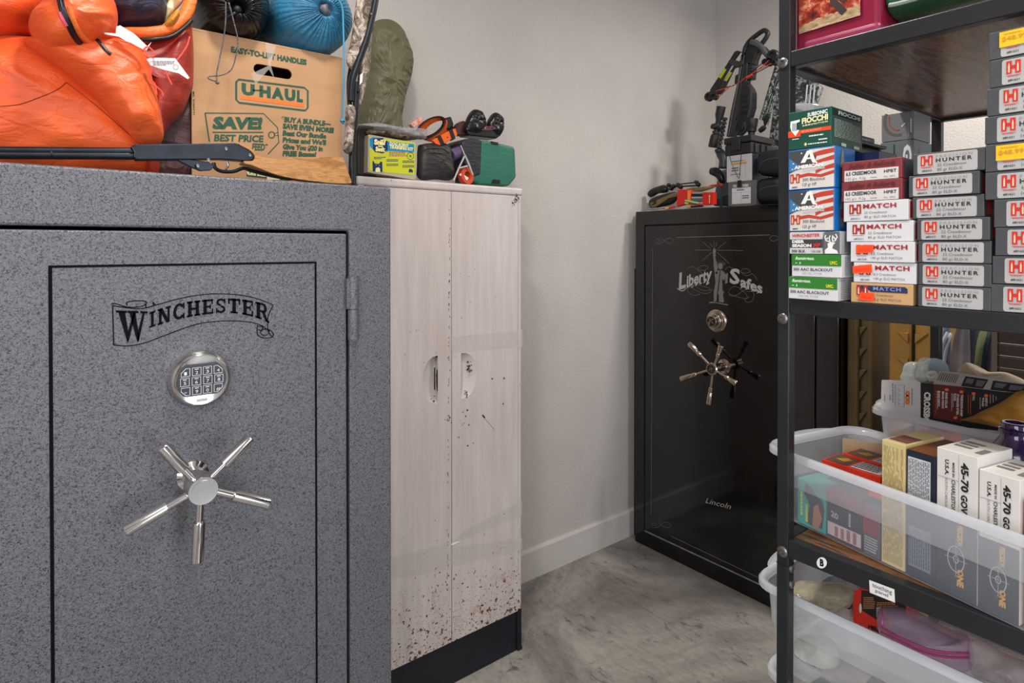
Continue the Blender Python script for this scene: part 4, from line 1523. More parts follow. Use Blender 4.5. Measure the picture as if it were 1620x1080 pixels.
bk = thing('buckled_strap', 'orange webbing with black buckle on top of the black pouch', 'strap', onz(FY(1.68), 705, 222, CT + .05))
obj('webbing', slab(FY(1.675), [(684, 222), (714, 205), (721, 203), (724, 214), (706, 226), (697, 230), (690, 228)], .012), ORG, bk, bevel=.002)
for q in ([(692, 216), (697, 213), (704, 228), (699, 230)], [(711, 206), (716, 204), (721, 219), (716, 222)]):
    obj('keeper', slab(FY(1.672), q, .015), BLK, bk, bevel=.001)
obj('stud', G().lathe(FY(1.675).p(708, 217), (0, -1, 0), [(0, .002), (.002, .0015)], 10), BLK, bk)
# black shooting rest with two leather ears
lr = thing('leather_rest_bag', 'black leather two-eared rest bag on top of the green bag', 'bag', onz(FY(1.75), 765, 215, CT + .09))
LEA = mat('#131314', .3, var=.25, vs=18, bump=.3, bs=120)
for q in ([(733, 208), (738, 190), (744, 178), (751, 173), (762, 178), (767, 192), (764, 206), (750, 214)], [(770, 200), (776, 184), (783, 178), (791, 183), (795, 194), (792, 212), (780, 216)]):
    obj('ear', G().pillow(FY(1.73), q, .022, 1, .007, 3, 12, 56, 4, ws=34), LEA, lr, smooth=2)
obj('base', slab(FY(1.715), [(738, 205), (792, 202), (793, 214), (786, 219), (742, 214)], .06), LEA, lr, bevel=.004)
g = G()
g.line(FY(1.713), [(x, y) for x, y in circ(770, 202.5, 13, 2.6, 20)], .0016, .003, True)
g.scrib(FY(1.713), 760, 201.4, 780, 203.8, 1, .003)
obj('badge', g, mat('#a3566a', .5), lr)
g = slab(FY(1.73), [(718, 206), (727, 194), (735, 190), (740, 200), (738, 214), (722, 214)], .03)
tagp(obj('red_pouch', g, mat('#3d1411', .5, var=.3, vs=40), bevel=.004, loc=onz(FY(1.74), 728, 212, CT + .07)), 'small dark red and black pouch left of the leather rest', 'pouch')
g = slab(FY(1.76), [(706, 186), (714, 184), (718, 196), (717, 206), (708, 205)], .03)
tagp(obj('black_clip', g, BLK, bevel=.004, loc=onz(FY(1.77), 712, 200, CT + .1)), 'black plastic clip upright behind the orange buckle', 'clip')
# green bag
gb = thing('green_bag', 'boxy dark green nylon bag with black end at the right of the cabinet top', 'bag', onz(FY(1.67), 780, 285, CT))
GF = FY(1.668)
zg = lambda pts: pz(pts)
obj('bag_body', slab(GF, zg([(1120, 412), (1190, 420), (1385, 465), (1395, 490), (1405, 710), (1345, 782), (1110, 768), (1060, 748), (1060, 700)]), .12), m_cloth('#0f5a48', '#1b705c', .45, 9, .2), gb, bevel=.008, seg=3)
obj('black_end', slab(GF, zg([(965, 430), (1000, 402), (1060, 396), (1128, 412), (1118, 690), (1060, 712), (1040, 690), (970, 560)]), .11, .002), m_cloth('#0d1118', '#1c2230', .5, 9, .5), gb, bevel=.006)
obj('velcro_tab', slab(GF, zg([(1196, 420), (1255, 432), (1262, 450), (1215, 445)]), .002, .003), BLK, gb)
obj('velcro_tab', slab(GF, zg([(1215, 728), (1272, 732), (1270, 764), (1205, 760)]), .002, .003), BLK, gb)
# little things between pouch and green bag
g = G().cyl(FY(1.69).p(714, 246), FY(1.69).p(729, 240), .020, n=24)
tagp(obj('purple_roll', g, mat('#5b4a70', .4, var=.2, vs=40), smooth=1, loc=onz(FY(1.69), 722, 250, CT + .04)), 'muted purple roll between the black pouch and the green bag', 'roll')
fl = thing('marking_tape', 'orange and white striped roll at the foot of the green bag', 'tape', onz(FY(1.655), 735, 285, CT))
A = FY(1.655)
obj('tape_roll', G().lathe(A.p(734, 279), (0.2, -1, 0.1), [(0, .028), (.018, .028), (.018, .014), (.004, .014)], 28), mat('#c2431a', .5), fl, smooth=1)
obj('white_stripe', slab(A, pz([(945, 690), (960, 678), (1020, 715), (1008, 735)]), .003, .021), flat('#e6e0dc'), fl)
cl = thing('tent_clip', 'grey-white plastic prong leaning on the green bag', 'clip', onz(FY(1.64), 730, 285, CT))
for q in ([(955, 455), (1000, 560), (1052, 690)], [(900, 738), (940, 640), (985, 545)], [(990, 535), (1020, 600), (1052, 690)], [(935, 640), (1010, 620)]):
    obj('prong', G().tube([FY(1.632).p(*zt(*p)) for p in q], .0028 if q[0][0] != 955 else .002, 8, smooth=3), mat('#b7b2b6', .3, var=.05), cl, smooth=1)
# ------------------------------------------------------------------ generic printed box, local frame: front face looks along -X


def carton(name, label, cat, loc, W, D, H, m, rotz=0.0, group=None, bevel=.0008, body='box_body'):
    t = thing(name, label, cat, loc, group, rotz, local=True)
    b = obj(body, G().box((0, -W, 0), (D, 0, H)), m, t, bevel=bevel)
    fr = Face((0, 0, 0), (0, -W, 0), (0, 0, H))
    sd = Face((0, -W, 0), (D, 0, 0), (0, 0, H))
    tp = Face((0, 0, H), (0, -W, 0), (D, 0, 0))
    return t, fr, sd, tp


# ------------------------------------------------------------------ on the black safe
TX = 2.30
T_ = FX(TX)


def place(F, x0, x1, yt, yb):
    a, b = F.p(x0, yb), F.p(x1, yb)
    return V((F.o.x, a.y, a.z)), a.y - b.y, F.p(x0, yt).z - a.z


def stk(x, y, z):
    return V((x, y, z))


o1, W1, H1 = place(T_, 1152, 1196, 284, 324)
o1.z = BT
t, fr, sd, tp = carton('scope_box', 'grey box with white spec label, lower of two boxes on the black safe', 'box', o1, W1, .11, H1, mat('#5d5a58', .5))
g = G().rect(fr, .14, .12, .82, .9, .0006, 0)
g.rect(fr, .14, .74, .82, .9, .0009, 2).text(fr, 'M', (.2, .77), (.30, .77), .1, .0012, bold=.04, mi=3).text(fr, '700', (.52, .77), (.74, .77), .09, .0012, bold=.04, mi=3)
g.scrib(fr, .32, .62, .62, .7, 1, .001, mi=1).scrib(fr, .52, .3, .78, .46, 2, .001, mi=1)
g.rect(fr, .14, .56, .82, .565, .001, 1).rect(fr, .48, .16, .485, .56, .001, 1)
obj('spec_label', g, [flat('#c9c8cb', .4), flat('#4a4a4e'), flat('#6a6b6f'), flat('#d0d0d2')], t)
z2 = BT + H1
o2, W2, H2 = place(T_, 1150, 1190, 243, 284)
o2.z = z2
t, fr, sd, tp = carton('scope_box', 'white-fronted box with orange stripe, upper of two boxes on the black safe', 'box', o2, W2, .12, H2, mat('#1a2130', .45, var=.4, vs=40))
g = G().rect(fr, 0, 0, 1, 1, .0006, 0)
g.rect(fr, .18, .64, .78, .71, .001, 2).scrib(fr, .2, .74, .72, .8, 1, .001, mi=1).scrib(fr, .2, .38, .5, .56, 2, .001, mi=1).scrib(fr, .16, .25, .6, .3, 1, .001, mi=1).rect(fr, .74, .1, .745, .95, .001, 1)
obj('front_panel', g, [flat('#b9b7b6', .4), flat('#3a3a3e'), flat('#c08a3a')], t)
z3 = z2 + H2
# hinged hard case
o3, W3, H3 = place(T_, 1146, 1189, 214, 243)
case = thing('hard_case', 'black plastic hard case with latch and cord on top of the two boxes', 'case', (TX, o3.y, z3))
CPL = mat('#1c1c1e', .4, var=.2, vs=30)
D3 = .17
g = G().box((TX, o3.y - W3, z3 + .0005), (TX + D3, o3.y, z3 + H3 * .62))
obj('case_body', g, CPL, case, bevel=.006, seg=3)
obj('case_lid', G().box((TX - .003, o3.y - W3 - .003, z3 + H3 * .64), (TX + D3 + .003, o3.y + .003, z3 + H3)), CPL, case, bevel=.006, seg=3)
g = G().box((TX - .009, o3.y - W3 * .62, z3 + H3 * .25), (TX, o3.y - W3 * .30, z3 + H3 * .9))
obj('latch', g, CPL, case, bevel=.002)
g = G()
for k in range(3):
    g.box((TX + .02 + k * .045, o3.y - W3 - .006, z3 + H3 * .1), (TX + .035 + k * .045, o3.y - W3, z3 + H3 * .55))
obj('rib', g, CPL, case, bevel=.001)
Fc = FX(TX - .012)
g = G().tube([Fc.p(x, y) for x, y in ((1153, 228), (1155, 250), (1162, 268), (1169, 282), (1171, 262), (1174, 226))], .0014, 6, smooth=5)
g.box(Fc.p(1167, 296) + V((-.002, 0, 0)), Fc.p(1172, 285) + V((.004, 0, 0)))
obj('lanyard', g, BLK, case)
for (lb, x0, x1, y0, y1, tx) in (('black zip lens pouch, lower of the pair beside the boxes', 1199, 1234, 280, 322, 0), ('black zip lens pouch resting on the lower pouch', 1202, 1236, 236, 277, 1)):
    pc = thing('lens_pouch', lb, 'pouch', V((TX + .03, T_.p(1215, 300).y, BT)))
    F_ = FX(TX + .05)
    g = G().pillow(F_, [(x0, y0 + 14), (x0 + 8, y0 + 4), (x1, y0), (x1 + 14, y0 + 4), (x1 + 16, y1), (x0 + 2, y1), (x0 - 1, y1 - 15)], .045, 1, .003, y0, 12, 60, 5, ws=12)
    clampg(g, zmin=BT if not tx else None, ymax=o1.y - max(W1, W2) - .0015)
    obj('pouch_body', g, mat('#14161d', .5, var=.2, vs=20), pc, smooth=2)
    s = drape(g, [(x0 + 1, y0 + 22), (x0 + 14, y0 + 16), (x0 + 30, y0 + 14)], .001)
    obj('zipper', G().tube(s, .0022, 6), mat('#3a3c44', .4), pc, smooth=1)
# red cartridge holder, pens, folded case, bipod
Rr = FX(TX - .045)
RED = mat('#c81f14', .35, var=.12, vs=50)
hd = thing('shell_holder', 'bright red open shell holder with grey cartridges on the black safe', 'holder', V((TX - .03, Rr.p(1100, 320).y, BT)))


def z7(x, y):
    return (1010 + x / 10.8, 240 + y / 10.8)


obj('end_block', slab(Rr, [z7(*p) for p in ((668, 650), (720, 638), (890, 648), (900, 690), (885, 870), (650, 940), (655, 800))], .022), RED, hd, bevel=.002)
obj('end_block', slab(Rr, [z7(*p) for p in ((1100, 690), (1285, 688), (1290, 900), (1100, 912), (1085, 800))], .022), RED, hd, bevel=.002)
obj('orange_stripe', slab(Rr, [z7(*p) for p in ((840, 660), (885, 660), (880, 860), (835, 865))], .001, .0012), mat('#e9872f'), hd)
obj('arrow_mark', slab(Rr, [z7(*p) for p in ((1215, 735), (1232, 760), (1220, 762), (1215, 880), (1206, 880), (1206, 762), (1196, 762))], .001, .0012), mat('#e9b98f'), hd)
for y_, c_ in ((705, '#8f9196'), (745, '#141b24'), (785, '#a9abb0'), (830, '#6a6c70')):
    obj('cartridge', G().cyl(Rr.p(*z7(890, y_), -.01), Rr.p(*z7(1110, y_), -.01), .0058, n=12), mat(c_, .3, .4), hd, smooth=1)
for i, (q, c_, lb) in enumerate((([(470, 970), (640, 935)], '#c8231c', 'red felt marker at the front edge of the black safe'), ([(800, 880), (1090, 905)], '#bf1a18', 'red marker lying under the red holder'), ([(700, 905), (960, 870)], '#2d2c4c', 'dark blue marker with yellow cap under the red holder'), ([(800, 835), (1010, 875)], '#6fbf7f', 'pale green plastic strip beside the markers'), ([(150, 985), (460, 962)], '#8b8a88', 'grey metal rod at the front corner of the black safe'), ([(840, 945), (1100, 925)], '#20222a', 'black marker with yellow end beneath the red holder'))):
    F_ = FX(2.245 + .009 * (i % 3))
    a, b = F_.p(*z7(*q[0])), F_.p(*z7(*q[1]))
    d = (b - a).normalized()
    t = thing('marker' if i < 4 else 'rod', lb, 'marker' if i not in (3, 4) else 'rod', (a + b) / 2)
    obj('barrel', G().cyl(a, b, .0042, n=10), mat(c_, .4), t, smooth=1)
    if i not in (3, 4):
        obj('cap', G().cyl(a - d * .001, a + d * .018, .0048, n=10), mat('#d8b83a', .4), t, smooth=1)
fk = thing('folded_case', 'olive canvas folded case with black lining at the left of the black safe top', 'case', V((TX, Rr.p(1060, 320).y, BT)))
for q, c0, c1, off in (([(185, 880), (230, 800), (440, 720), (640, 690), (660, 800), (560, 900), (300, 960), (220, 960)], '#0d0b0a', '#191511', 0), ([(200, 870), (330, 800), (520, 735), (660, 690), (900, 620), (1280, 590), (1300, 610), (1180, 650), (900, 680), (660, 770), (420, 830), (250, 900), (290, 960), (220, 955)], '#5a4a24', '#7a6636', .012)):
    g = G().pillow(T_, [z7(*p) for p in q], .022 if off == 0 else .012, 1, .002, 3, 10, 72, 3, off=off, ws=20, c=z7(560, 790) if off else None)
    obj('flap' if off else 'lining', g, m_cloth(c0, c1, .7, 12, .3), fk, smooth=2)
g = slab(T_, [z7(*p) for p in ((1190, 585), (1250, 560), (1300, 556), (1305, 580), (1260, 590))], .03)
tagp(obj('red_tab', g, mat('#c8371f'), loc=T_.p(*z7(1250, 575))), 'small red tab at the tip of the olive case', 'tab')
bp = thing('bipod', 'folded black bipod with rounded foot lying on the olive case', 'bipod', V((TX + .02, Rr.p(1070, 300).y, BT + .03)))
F_ = FX(TX + .065)
obj('rubber_foot', G().tube([F_.p(*z7(*p)) for p in ((190, 740), (240, 700), (330, 655), (420, 640), (490, 650))], [.014, .019, .017, .020, .013], 14, smooth=4), BPL, bp, smooth=2)
obj('leg', G().cyl(F_.p(*z7(730, 550)), F_.p(*z7(1000, 520)), .0032, n=10), BPL, bp, smooth=1)
obj('leg', G().cyl(F_.p(*z7(750, 590)), F_.p(*z7(1040, 575)), .0036, n=10), BPL, bp, smooth=1)
for x, y, r in ((440, 590, .007), (520, 570, .009), (600, 590, .010), (680, 570, .011), (720, 600, .010), (990, 520, .008), (1020, 560, .010), (560, 630, .009)):
    obj('joint', G().lathe(F_.p(*z7(x, y)), (-1, .3, .2), [(-.01, r * .7), (-.006, r), (.006, r), (.01, r * .6)], 12), BPL, bp, smooth=1)
obj('crank_foot', slab(T_, [z7(*p) for p in ((140, 870), (190, 880), (220, 950), (200, 985), (135, 988))], .02), mat('#85827f', .5), bp, bevel=.002)

# ------------------------------------------------------------------ crossbow standing against the wall
XB = FX(2.52)
xb = thing('crossbow', 'black crossbow with red strings standing upright on the black safe', 'crossbow', V((2.5, XB.p(1160, 300).y, BT)))


def z6(x, y):
    return (1100 + x / 7.2, 30 + y / 7.2)


def S6(pts):
    return [z6(*p) for p in pts]


DK = mat('#27282a', .4, .2, var=.3, vs=22)
DG = mat('#3d4043', .35, .4, var=.2, vs=22)
obj('rail', slab(XB, S6([(520, 400), (570, 390), (600, 440), (590, 700), (500, 1080), (430, 1340), (350, 1340), (400, 1050), (470, 740), (500, 520)]), .035), DG, xb, bevel=.004)
for dx in (0, 45):
    obj('groove', G().tube([XB.p(*z6(545 + dx * .5, 420), .001), XB.p(*z6(470 + dx, 850), .001), XB.p(*z6(375 + dx, 1330), .001)], .004, 8), DK if dx else mat('#5c5e61', .25, .6), xb, smooth=1)
obj('fore_grip', slab(XB, S6([(520, 740), (560, 700), (620, 780), (640, 830), (636, 1000), (600, 1120), (560, 1190), (540, 1260), (470, 1330), (480, 1200), (460, 1100), (500, 900)]), .05, .008), DK, xb, bevel=.006)
for k in range(4):
    obj('vent', slab(XB, S6([(520 + k * 2, 860 + k * 62), (600, 850 + k * 62), (600, 885 + k * 62), (515, 895 + k * 62)]), .003, .0105), mat('#0c0c0d', .5), xb, bevel=.001)
obj('riser', slab(XB, S6([(560, 400), (620, 240), (680, 260), (770, 310), (760, 360), (700, 380), (668, 460), (660, 520), (600, 500), (560, 480)]), .045, .004), DK, xb, bevel=.005)
obj('barrel_nut', slab(XB, S6([(600, 510), (655, 510), (640, 680), (590, 690)]), .04, .003), DG, xb, bevel=.004)
for k in range(5):
    obj('coil', G().tube([XB.p(*z6(600, 530 + k * 32), .004), XB.p(*z6(655, 525 + k * 32), .004)], .0035, 6), DK, xb, smooth=1)
obj('stirrup', G().tube([XB.p(*z6(*p)) for p in ((560, 390), (570, 330), (620, 250), (690, 190), (760, 140), (790, 130), (825, 160), (815, 200), (775, 260), (750, 290))], .0105, 10, smooth=4), DK, xb, smooth=2)
for q in ([(445, 370), (480, 358), (510, 370), (425, 490), (200, 880), (155, 860), (170, 800), (380, 480)], [(460, 490), (500, 500), (510, 540), (440, 560), (300, 850), (240, 860), (250, 800), (420, 560)]):
    obj('limb', slab(XB, S6(q), .012, .006), DK, xb, bevel=.002)
for q in ([(330, 560), (355, 575), (290, 680), (265, 665)], [(395, 600), (420, 610), (355, 710), (330, 700)]):
    obj('limb_decal', slab(XB, S6(q), .001, .0075), mat('#a6ad22', .5), xb)
obj('limb_pocket', slab(XB, S6([(370, 470), (410, 455), (500, 480), (540, 400), (500, 370), (540, 370), (560, 420), (540, 520), (470, 550), (400, 520)]), .03, .012), DG, xb, bevel=.004)
obj('limb', G().tube([XB.p(*z6(*p), .01) for p in ((635, 265), (690, 275), (750, 320), (800, 390), (840, 440), (870, 470))], [.013, .014, .012, .011, .010, .008], 10, smooth=3), mat('#55575a', .35, .3, var=.2), xb, smooth=2, label='grey curved right limb')
obj('limb', G().tube([XB.p(*z6(*p), -.02) for p in ((700, 280), (790, 330), (850, 390), (880, 430))], .006, 8, smooth=3), DG, xb, smooth=2)
for x, y, r in ((160, 885, .022), (225, 880, .018), (885, 420, .026), (850, 490, .018), (800, 490, .014), (905, 500, .012)):
    c = XB.p(*z6(x, y), .012)
    g = G().lathe(c, (-1, 0, 0), [(-.012, r * .9), (-.008, r), (-.003, r * .8), (.003, r * .8), (.008, r), (.012, r * .9), (.012, r * .55), (.004, r * .5)], 20)
    obj('cam_wheel', g, DK, xb, smooth=1)
RS = mat('#c2422a', .6)
for q, c_, r_ in (([(235, 820), (400, 770), (480, 735), (600, 650), (700, 590), (830, 480)], RS, .0022), ([(250, 905), (380, 780), (480, 735), (620, 640), (720, 575), (860, 510)], RS, .002), ([(240, 800), (430, 760), (560, 680), (700, 610), (870, 520)], BLK, .002), ([(560, 690), (650, 600), (800, 470)], BLK, .002)):
    obj('string', G().tube([XB.p(*z6(*p), .055) for p in q], r_, 6), c_, xb, smooth=1)
obj('string_serving', slab(XB, S6([(565, 660), (640, 620), (650, 640), (580, 680)]), .012, .062), RS, xb, bevel=.002)
obj('quiver_mount', slab(XB, S6([(450, 640), (500, 620), (490, 740), (440, 740)]), .03, .004), DK, xb, bevel=.005)


def z5(x, y):
    return (1100 + x / 6, 160 + y / 6)


obj('trigger_guard', G().tube([XB.p(*z5(*p)) for p in ((430, 190), (470, 210), (480, 260), (455, 300), (420, 300))], .008, 8, smooth=3), DG, xb, smooth=2)
Fs = FX(2.42)
a, b = Fs.p(*z5(247, 50)), Fs.p(*z5(165, 440))
ax = (b - a).normalized()
L = (b - a).length
g = G().lathe(a, ax, [(0, .0185), (.002, .020), (L * .22, .019), (L * .34, .0115), (L * .66, .0115), (L * .7, .019), (L * .76, .020), (L * .80, .021), (L * .97, .021), (L, .019)], 24)
sc = obj('scope', g, BPL, xb, smooth=1, label='black riflescope on the crossbow')
obj('turret', G().lathe(a + ax * L * .50, (-1, .2, .1), [(-.01, .012), (.024, .012), (.026, .010)], 14), BPL, sc, smooth=1)
obj('turret', G().lathe(a + ax * L * .50, (0, 1, .3), [(-.024, .010), (-.022, .012), (.026, .012), (.028, .010)], 14), BPL, sc, smooth=1)
for f in (.42, .6):
    obj('scope_ring', G().lathe(a + ax * (L * f), ax, [(0, .0145), (.0, .016), (.010, .016), (.010, .0145)], 18), BPL, sc, smooth=1)
g = G()
for k in range(9):
    f = k / 8
    p_ = XB.p(*z5(275 - f * 60, 170 + f * 300), .02)
    g.box(p_ - V((.012, .009, .006)), p_ + V((.012, .009, .006)))
obj('perforated_rail', g.tube([XB.p(*z5(282, 160), .01), XB.p(*z5(222, 480), .01)], .007, 6), DG, xb)
STK = mat('#4a545e', .35, .2, var=.12, vs=12)
obj('stock_tube', G().tube([XB.p(*z5(*p)) for p in ((215, 460), (250, 510), (272, 560), (268, 640))], [.016, .022, .022, .024], 14, smooth=3), DG, xb, smooth=2)
obj('butt_stock', slab(XB, [z5(*p) for p in ((225, 660), (300, 640), (318, 700), (318, 990), (175, 990), (180, 860), (200, 760))], .05, .02), STK, xb, bevel=.01, seg=3, label='slate grey butt stock')
obj('butt_pad', slab(XB, [z5(*p) for p in ((172, 900), (200, 930), (250, 900), (318, 880), (318, 993), (172, 993))], .056, .023), mat('#23272c', .6), xb, bevel=.004)
Fg = FX(2.44)
hp = thing('pistol_grip_tool', 'black rounded tool handle with an orange clip leaning on the grey stock', 'tool', V((2.44, Fg.p(1135, 300).y, BT)))
obj('handle', G().tube([Fg.p(*z5(*p)) for p in ((150, 665), (190, 670), (230, 700), (255, 740), (250, 780))], [.016, .021, .019, .018, .012], 14, smooth=4), mat('#16181c', .25, var=.2), hp, smooth=2)
obj('clip', slab(Fg, [z5(*p) for p in ((215, 755), (240, 765), (262, 790), (245, 812), (222, 790))], .012, .012), mat('#d8461e', .4), hp, bevel=.002)
obj('shank', G().cyl(Fg.p(*z5(245, 790)), V((2.44, Fg.p(*z5(245, 790)).y, BT + .001)), .006), mat('#3a4048'), hp)
# second crossbow, camouflage, mostly hidden by the post
CM2 = m_camo(['#17191a', '#2c3130', '#8d9694', '#3d4543'], 40)
x2 = thing('crossbow', 'grey camouflage crossbow partly hidden behind the shelving post', 'crossbow', V((2.6, FX(2.6).p(1230, 300).y, BT)))
X2 = FX(2.6)
for q, w_ in (([(1233, 95), (1205, 190)], .012), ([(1240, 100), (1226, 150), (1212, 197)], .010)):
    obj('limb', G().tube([X2.p(*p) for p in q], w_, 8), CM2, x2, smooth=1)
obj('rail', slab(X2, [(1228, 130), (1240, 120), (1262, 120), (1258, 165), (1248, 230), (1240, 300), (1214, 318), (1210, 300), (1216, 220)], .04), CM2, x2, bevel=.006)
obj('riser', slab(X2, [(1236, 128), (1262, 112), (1290, 128), (1297, 138), (1285, 170), (1270, 200), (1255, 150)], .04, .01), CM2, x2, bevel=.006)
for x in (1273, 1279, 1285):
    obj('bolt_shaft', G().cyl(X2.p(x + 4, 134, .06), X2.p(x - 6, 240, .06), .0035), mat('#b9bdc0', .25, .7), x2, smooth=1)
obj('bolt_tip', slab(X2, [(1207, 190), (1214, 178), (1216, 186), (1209, 200)], .01, .02), DK, x2)
obj('string', G().tube([X2.p(1206, 190, .03), X2.p(1216, 160, .03), X2.p(1236, 118, .03)], .002, 6), BLK, x2)
F2 = FX(2.505)
a, b = F2.p(1190, 188), F2.p(1186, 216)
ax = (b - a).normalized()
L = (b - a).length
sp = thing('rifle_scope', 'short black scope end standing upright behind the hard case', 'scope', V((2.505, a.y, BT)))
zz = (a.z - BT)
g = G().lathe(a, V((0, .05, -1)), [(0, .020), (.0, .024), (.010, .025), (.02, .0235), (.032, .0235), (.036, .021), (.055, .020), (.06, .014), (zz - .06, .014), (zz - .05, .021), (zz, .022)], 24)
obj('tube', g, BPL, sp, smooth=1)
obj('turret', G().lathe(a + V((0, -.035, -.06)), (0, -1, .6), [(0, .01), (.02, .012), (.03, .009)], 12), BPL, sp, smooth=1)
# ------------------------------------------------------------------ ammunition boxes on the middle board
AX = SX + .003
AM = FX(AX)
ZS = zt2
DRK = mat('#45474b', .45, var=.1, vs=30)
WHT = mat('#cfcfd1', .4, var=.03)
INKB = flat('#26262a')
REDI = flat('#cc2b22', .45)
CRM = flat('#e9c9a8', .45)


def hlogo(g, F, u0, v0, u1, v1, mr, mc, off=.0008):
    w_, h_ = u1 - u0, v1 - v0
    for a in (0, .62):
        g.rect(F, u0 + w_ * a, v0, u0 + w_ * (a + .38), v1, off, mr)
        bx0, bx1 = u0 + w_ * (a + .13), u0 + w_ * (a + .25)
        g.poly(F, [(bx0, v0 + h_ * .12), (bx1, v0 + h_ * .12), (bx1, v0 + h_ * .62), ((bx0 + bx1) / 2, v0 + h_ * .88), (bx0, v0 + h_ * .62)], off + .0003, mc)
    g.rect(F, u0 + w_ * .36, v0 + h_ * .36, u0 + w_ * .64, v0 + h_ * .64, off, mr)


def rrect(F, g, x0, y0, x1, y1, r, ra, off, mi):
    pts = []
    for cx, cy, a in ((x1 - r, y1 - ra, 0), (x0 + r, y1 - ra, 90), (x0 + r, y0 + ra, 180), (x1 - r, y0 + ra, 270)):
        for k in range(5):
            t = math.radians(a + k * 22.5)
            pts.append((cx + r * math.cos(t), cy + ra * math.sin(t)))
    g.poly(F, pts, off, mi)


def spot(x0, x1):
    a, b = AM.p(x0, 400), AM.p(x1, 400)
    return a.y, a.y - b.y


GREYP = [flat('#aeadac', .4), REDI, CRM, INKB, flat('#8b8b8c', .4), flat('#5a5a5e')]


def hunter(label, loc, W, D, H, group, rz, l1, l2, code, sticker=False):
    t, fr, sd, tp = carton('cartridge_box', label, 'ammunition box', loc, W, D, H, DRK, rz, group)
    g = G()
    rrect(fr, g, .065 if code == '#83413' else .155, .04, .905 if code == '#83413' else .97, .93, .03, .09, .0004, 0)
    u = .085 if code == '#83413' else .18
    hlogo(g, fr, u + .03, .40, u + .205, .86, 1, 2)
    g.rect(fr, u + .03, .33, u + .21, .345, .0008, 1)
    g.scrib(fr, u + .05, .29, u + .2, .335, 1, .0009, mi=1)
    g.text(fr, code, (u + .05, .13), (u + .19, .13), .075, .0008, bold=.02, mi=3)
    g.text(fr, 'PRECISION', (u + .25, .74), (u + .75, .74), .11, .0008, mi=4, space=1.5)
    g.text(fr, 'HUNTER', (u + .25, .53), (u + .75, .53), .16, .0008, bold=.03, mi=3, space=1.35)
    g.text(fr, l1, (u + .27, .33), (u + .68, .33), .12, .0008, mi=5)
    g.text(fr, l2, (u + .27, .12), (u + .62, .12), .12, .0008, mi=5)
    obj('printed_label', g, GREYP, t, label='pale grey panel with red block letter')
    g = G()
    g.rect(sd, .08, .12, .3, .86, .0004, 0)
    g.scrib(sd, .36, .2, .9, .8, 4, .0005, mi=1)
    obj('side_print', g, [REDI, flat('#8f9092')], t)
    if sticker:
        g = G()
        g.rect(fr, .14, .38, .52, .93, .0016, 0)
        g.text(fr, '$48.99', (.17, .58), (.48, .60), .15, .002, bold=.02, mi=1)
        g.scrib(fr, .2, .8, .44, .86, 1, .002, mi=1)
        obj('price_sticker', g, [flat('#f0bc12', .5), flat('#c78f20')], t)
    index_kids(t)
    return t


ordn = ['topmost', 'second from top', 'third from top', 'middle', 'third from bottom', 'second from bottom', 'bottom']
z_top = AM.p(1441, 243).z
pit = (z_top - ZS) / 7
D20 = .125
first = None
for i, (x0, x1) in enumerate(((1441, 1553), (1434, 1547), (1440, 1552), (1450, 1568), (1452, 1568), (1452.6, 1568), (1452, 1567))):
    yl, W = spot(x0, x1)
    lab = 'grey box with red block letter, %s in the stack of seven' % ordn[i]
    loc = (AX + (.006 if i < 3 else .001), yl, ZS + (6 - i) * pit + .0003)
    W = .0665 * 1.0 if False else W
    if first is None:
        Wc = spot(1452, 1568)[1]
        first = hunter(lab, loc, Wc, D20, pit - .0006, 'grey boxes stacked seven high', 0, '22 Creedmoor', '80 gr ELD-X', '#83413')
        c = first
    else:
        c = copy_tree(first)
        c['label'] = lab
        c.location = loc
    c.rotation_euler = (0, 0, rnd.uniform(-.02, .02))
z_top4 = AM.p(1560, 52).z
pit4 = (z_top4 - ZS) / 10
o4 = ['topmost', 'second from top', 'third from top', 'fourth from top', 'fifth from top', 'sixth from top', 'fourth from bottom', 'third from bottom', 'second from bottom', 'bottom']
xs4 = (1560, 1562, 1558, 1555, 1556, 1556, 1572, 1574, 1570, 1568)
g4 = 'grey boxes of the tall stack at the right edge'
firsts = {}
for i, x0 in enumerate(xs4):
    yl, _ = spot(x0, x0 + 10)
    st_ = i in (0, 4)
    lab = ('grey box with yellow price sticker, %s' if st_ else 'grey box with red block letter, %s') % o4[i] + ' of the right-edge stack'
    loc = (AX + (.004 if i < 6 else 0), yl, ZS + (9 - i) * pit4 + .0003)
    if st_ not in firsts:
        firsts[st_] = hunter(lab, loc, Wc, D20, pit4 - .0006, g4, 0, '6.5 Creedmoor', '143 gr ELD-X', '#81621', st_)
        c = firsts[st_]
    else:
        c = copy_tree(firsts[st_])
        c['label'] = lab
        c.location = loc
    c.rotation_euler = (0, 0, rnd.uniform(-.015, .015))

# second column: two maroon, four white, one tan
cols = [('sb', 1330.6, 1425, 255.6, 284), ('sb', 1330, 1426, 284.5, 314.6), ('m22', 1333.7, 1436, 312, 346), ('m22', 1338.5, 1444, 346, 378.5), ('m65', 1345, 1447, 379, 411.4), ('m65', 1350, 1449, 412.6, 443.5), ('tan', 1346, 1444.5, 444.7, 476)]
ztop2 = AM.p(1330.6, 257).z
pit2 = (ztop2 - ZS) / 7
g2n = {'sb': 'maroon and white boxes on top of the second stack', 'm22': 'white boxes with red lettering in the second stack', 'm65': 'white boxes with orange stickers in the second stack'}
labs = ['maroon and white box, upper of the two at the top of the second stack', 'maroon and white box, lower of the two in the second stack', 'white box with unstickered red block letter, directly below the maroon boxes', 'white box with unstickered red block letter, fourth from top of its stack', 'white box with an orange sticker, upper of the two stickered white ones', 'white box with a tilted orange sticker just above the tan box', 'tan box with dark blue band and orange sticker at the stack bottom']
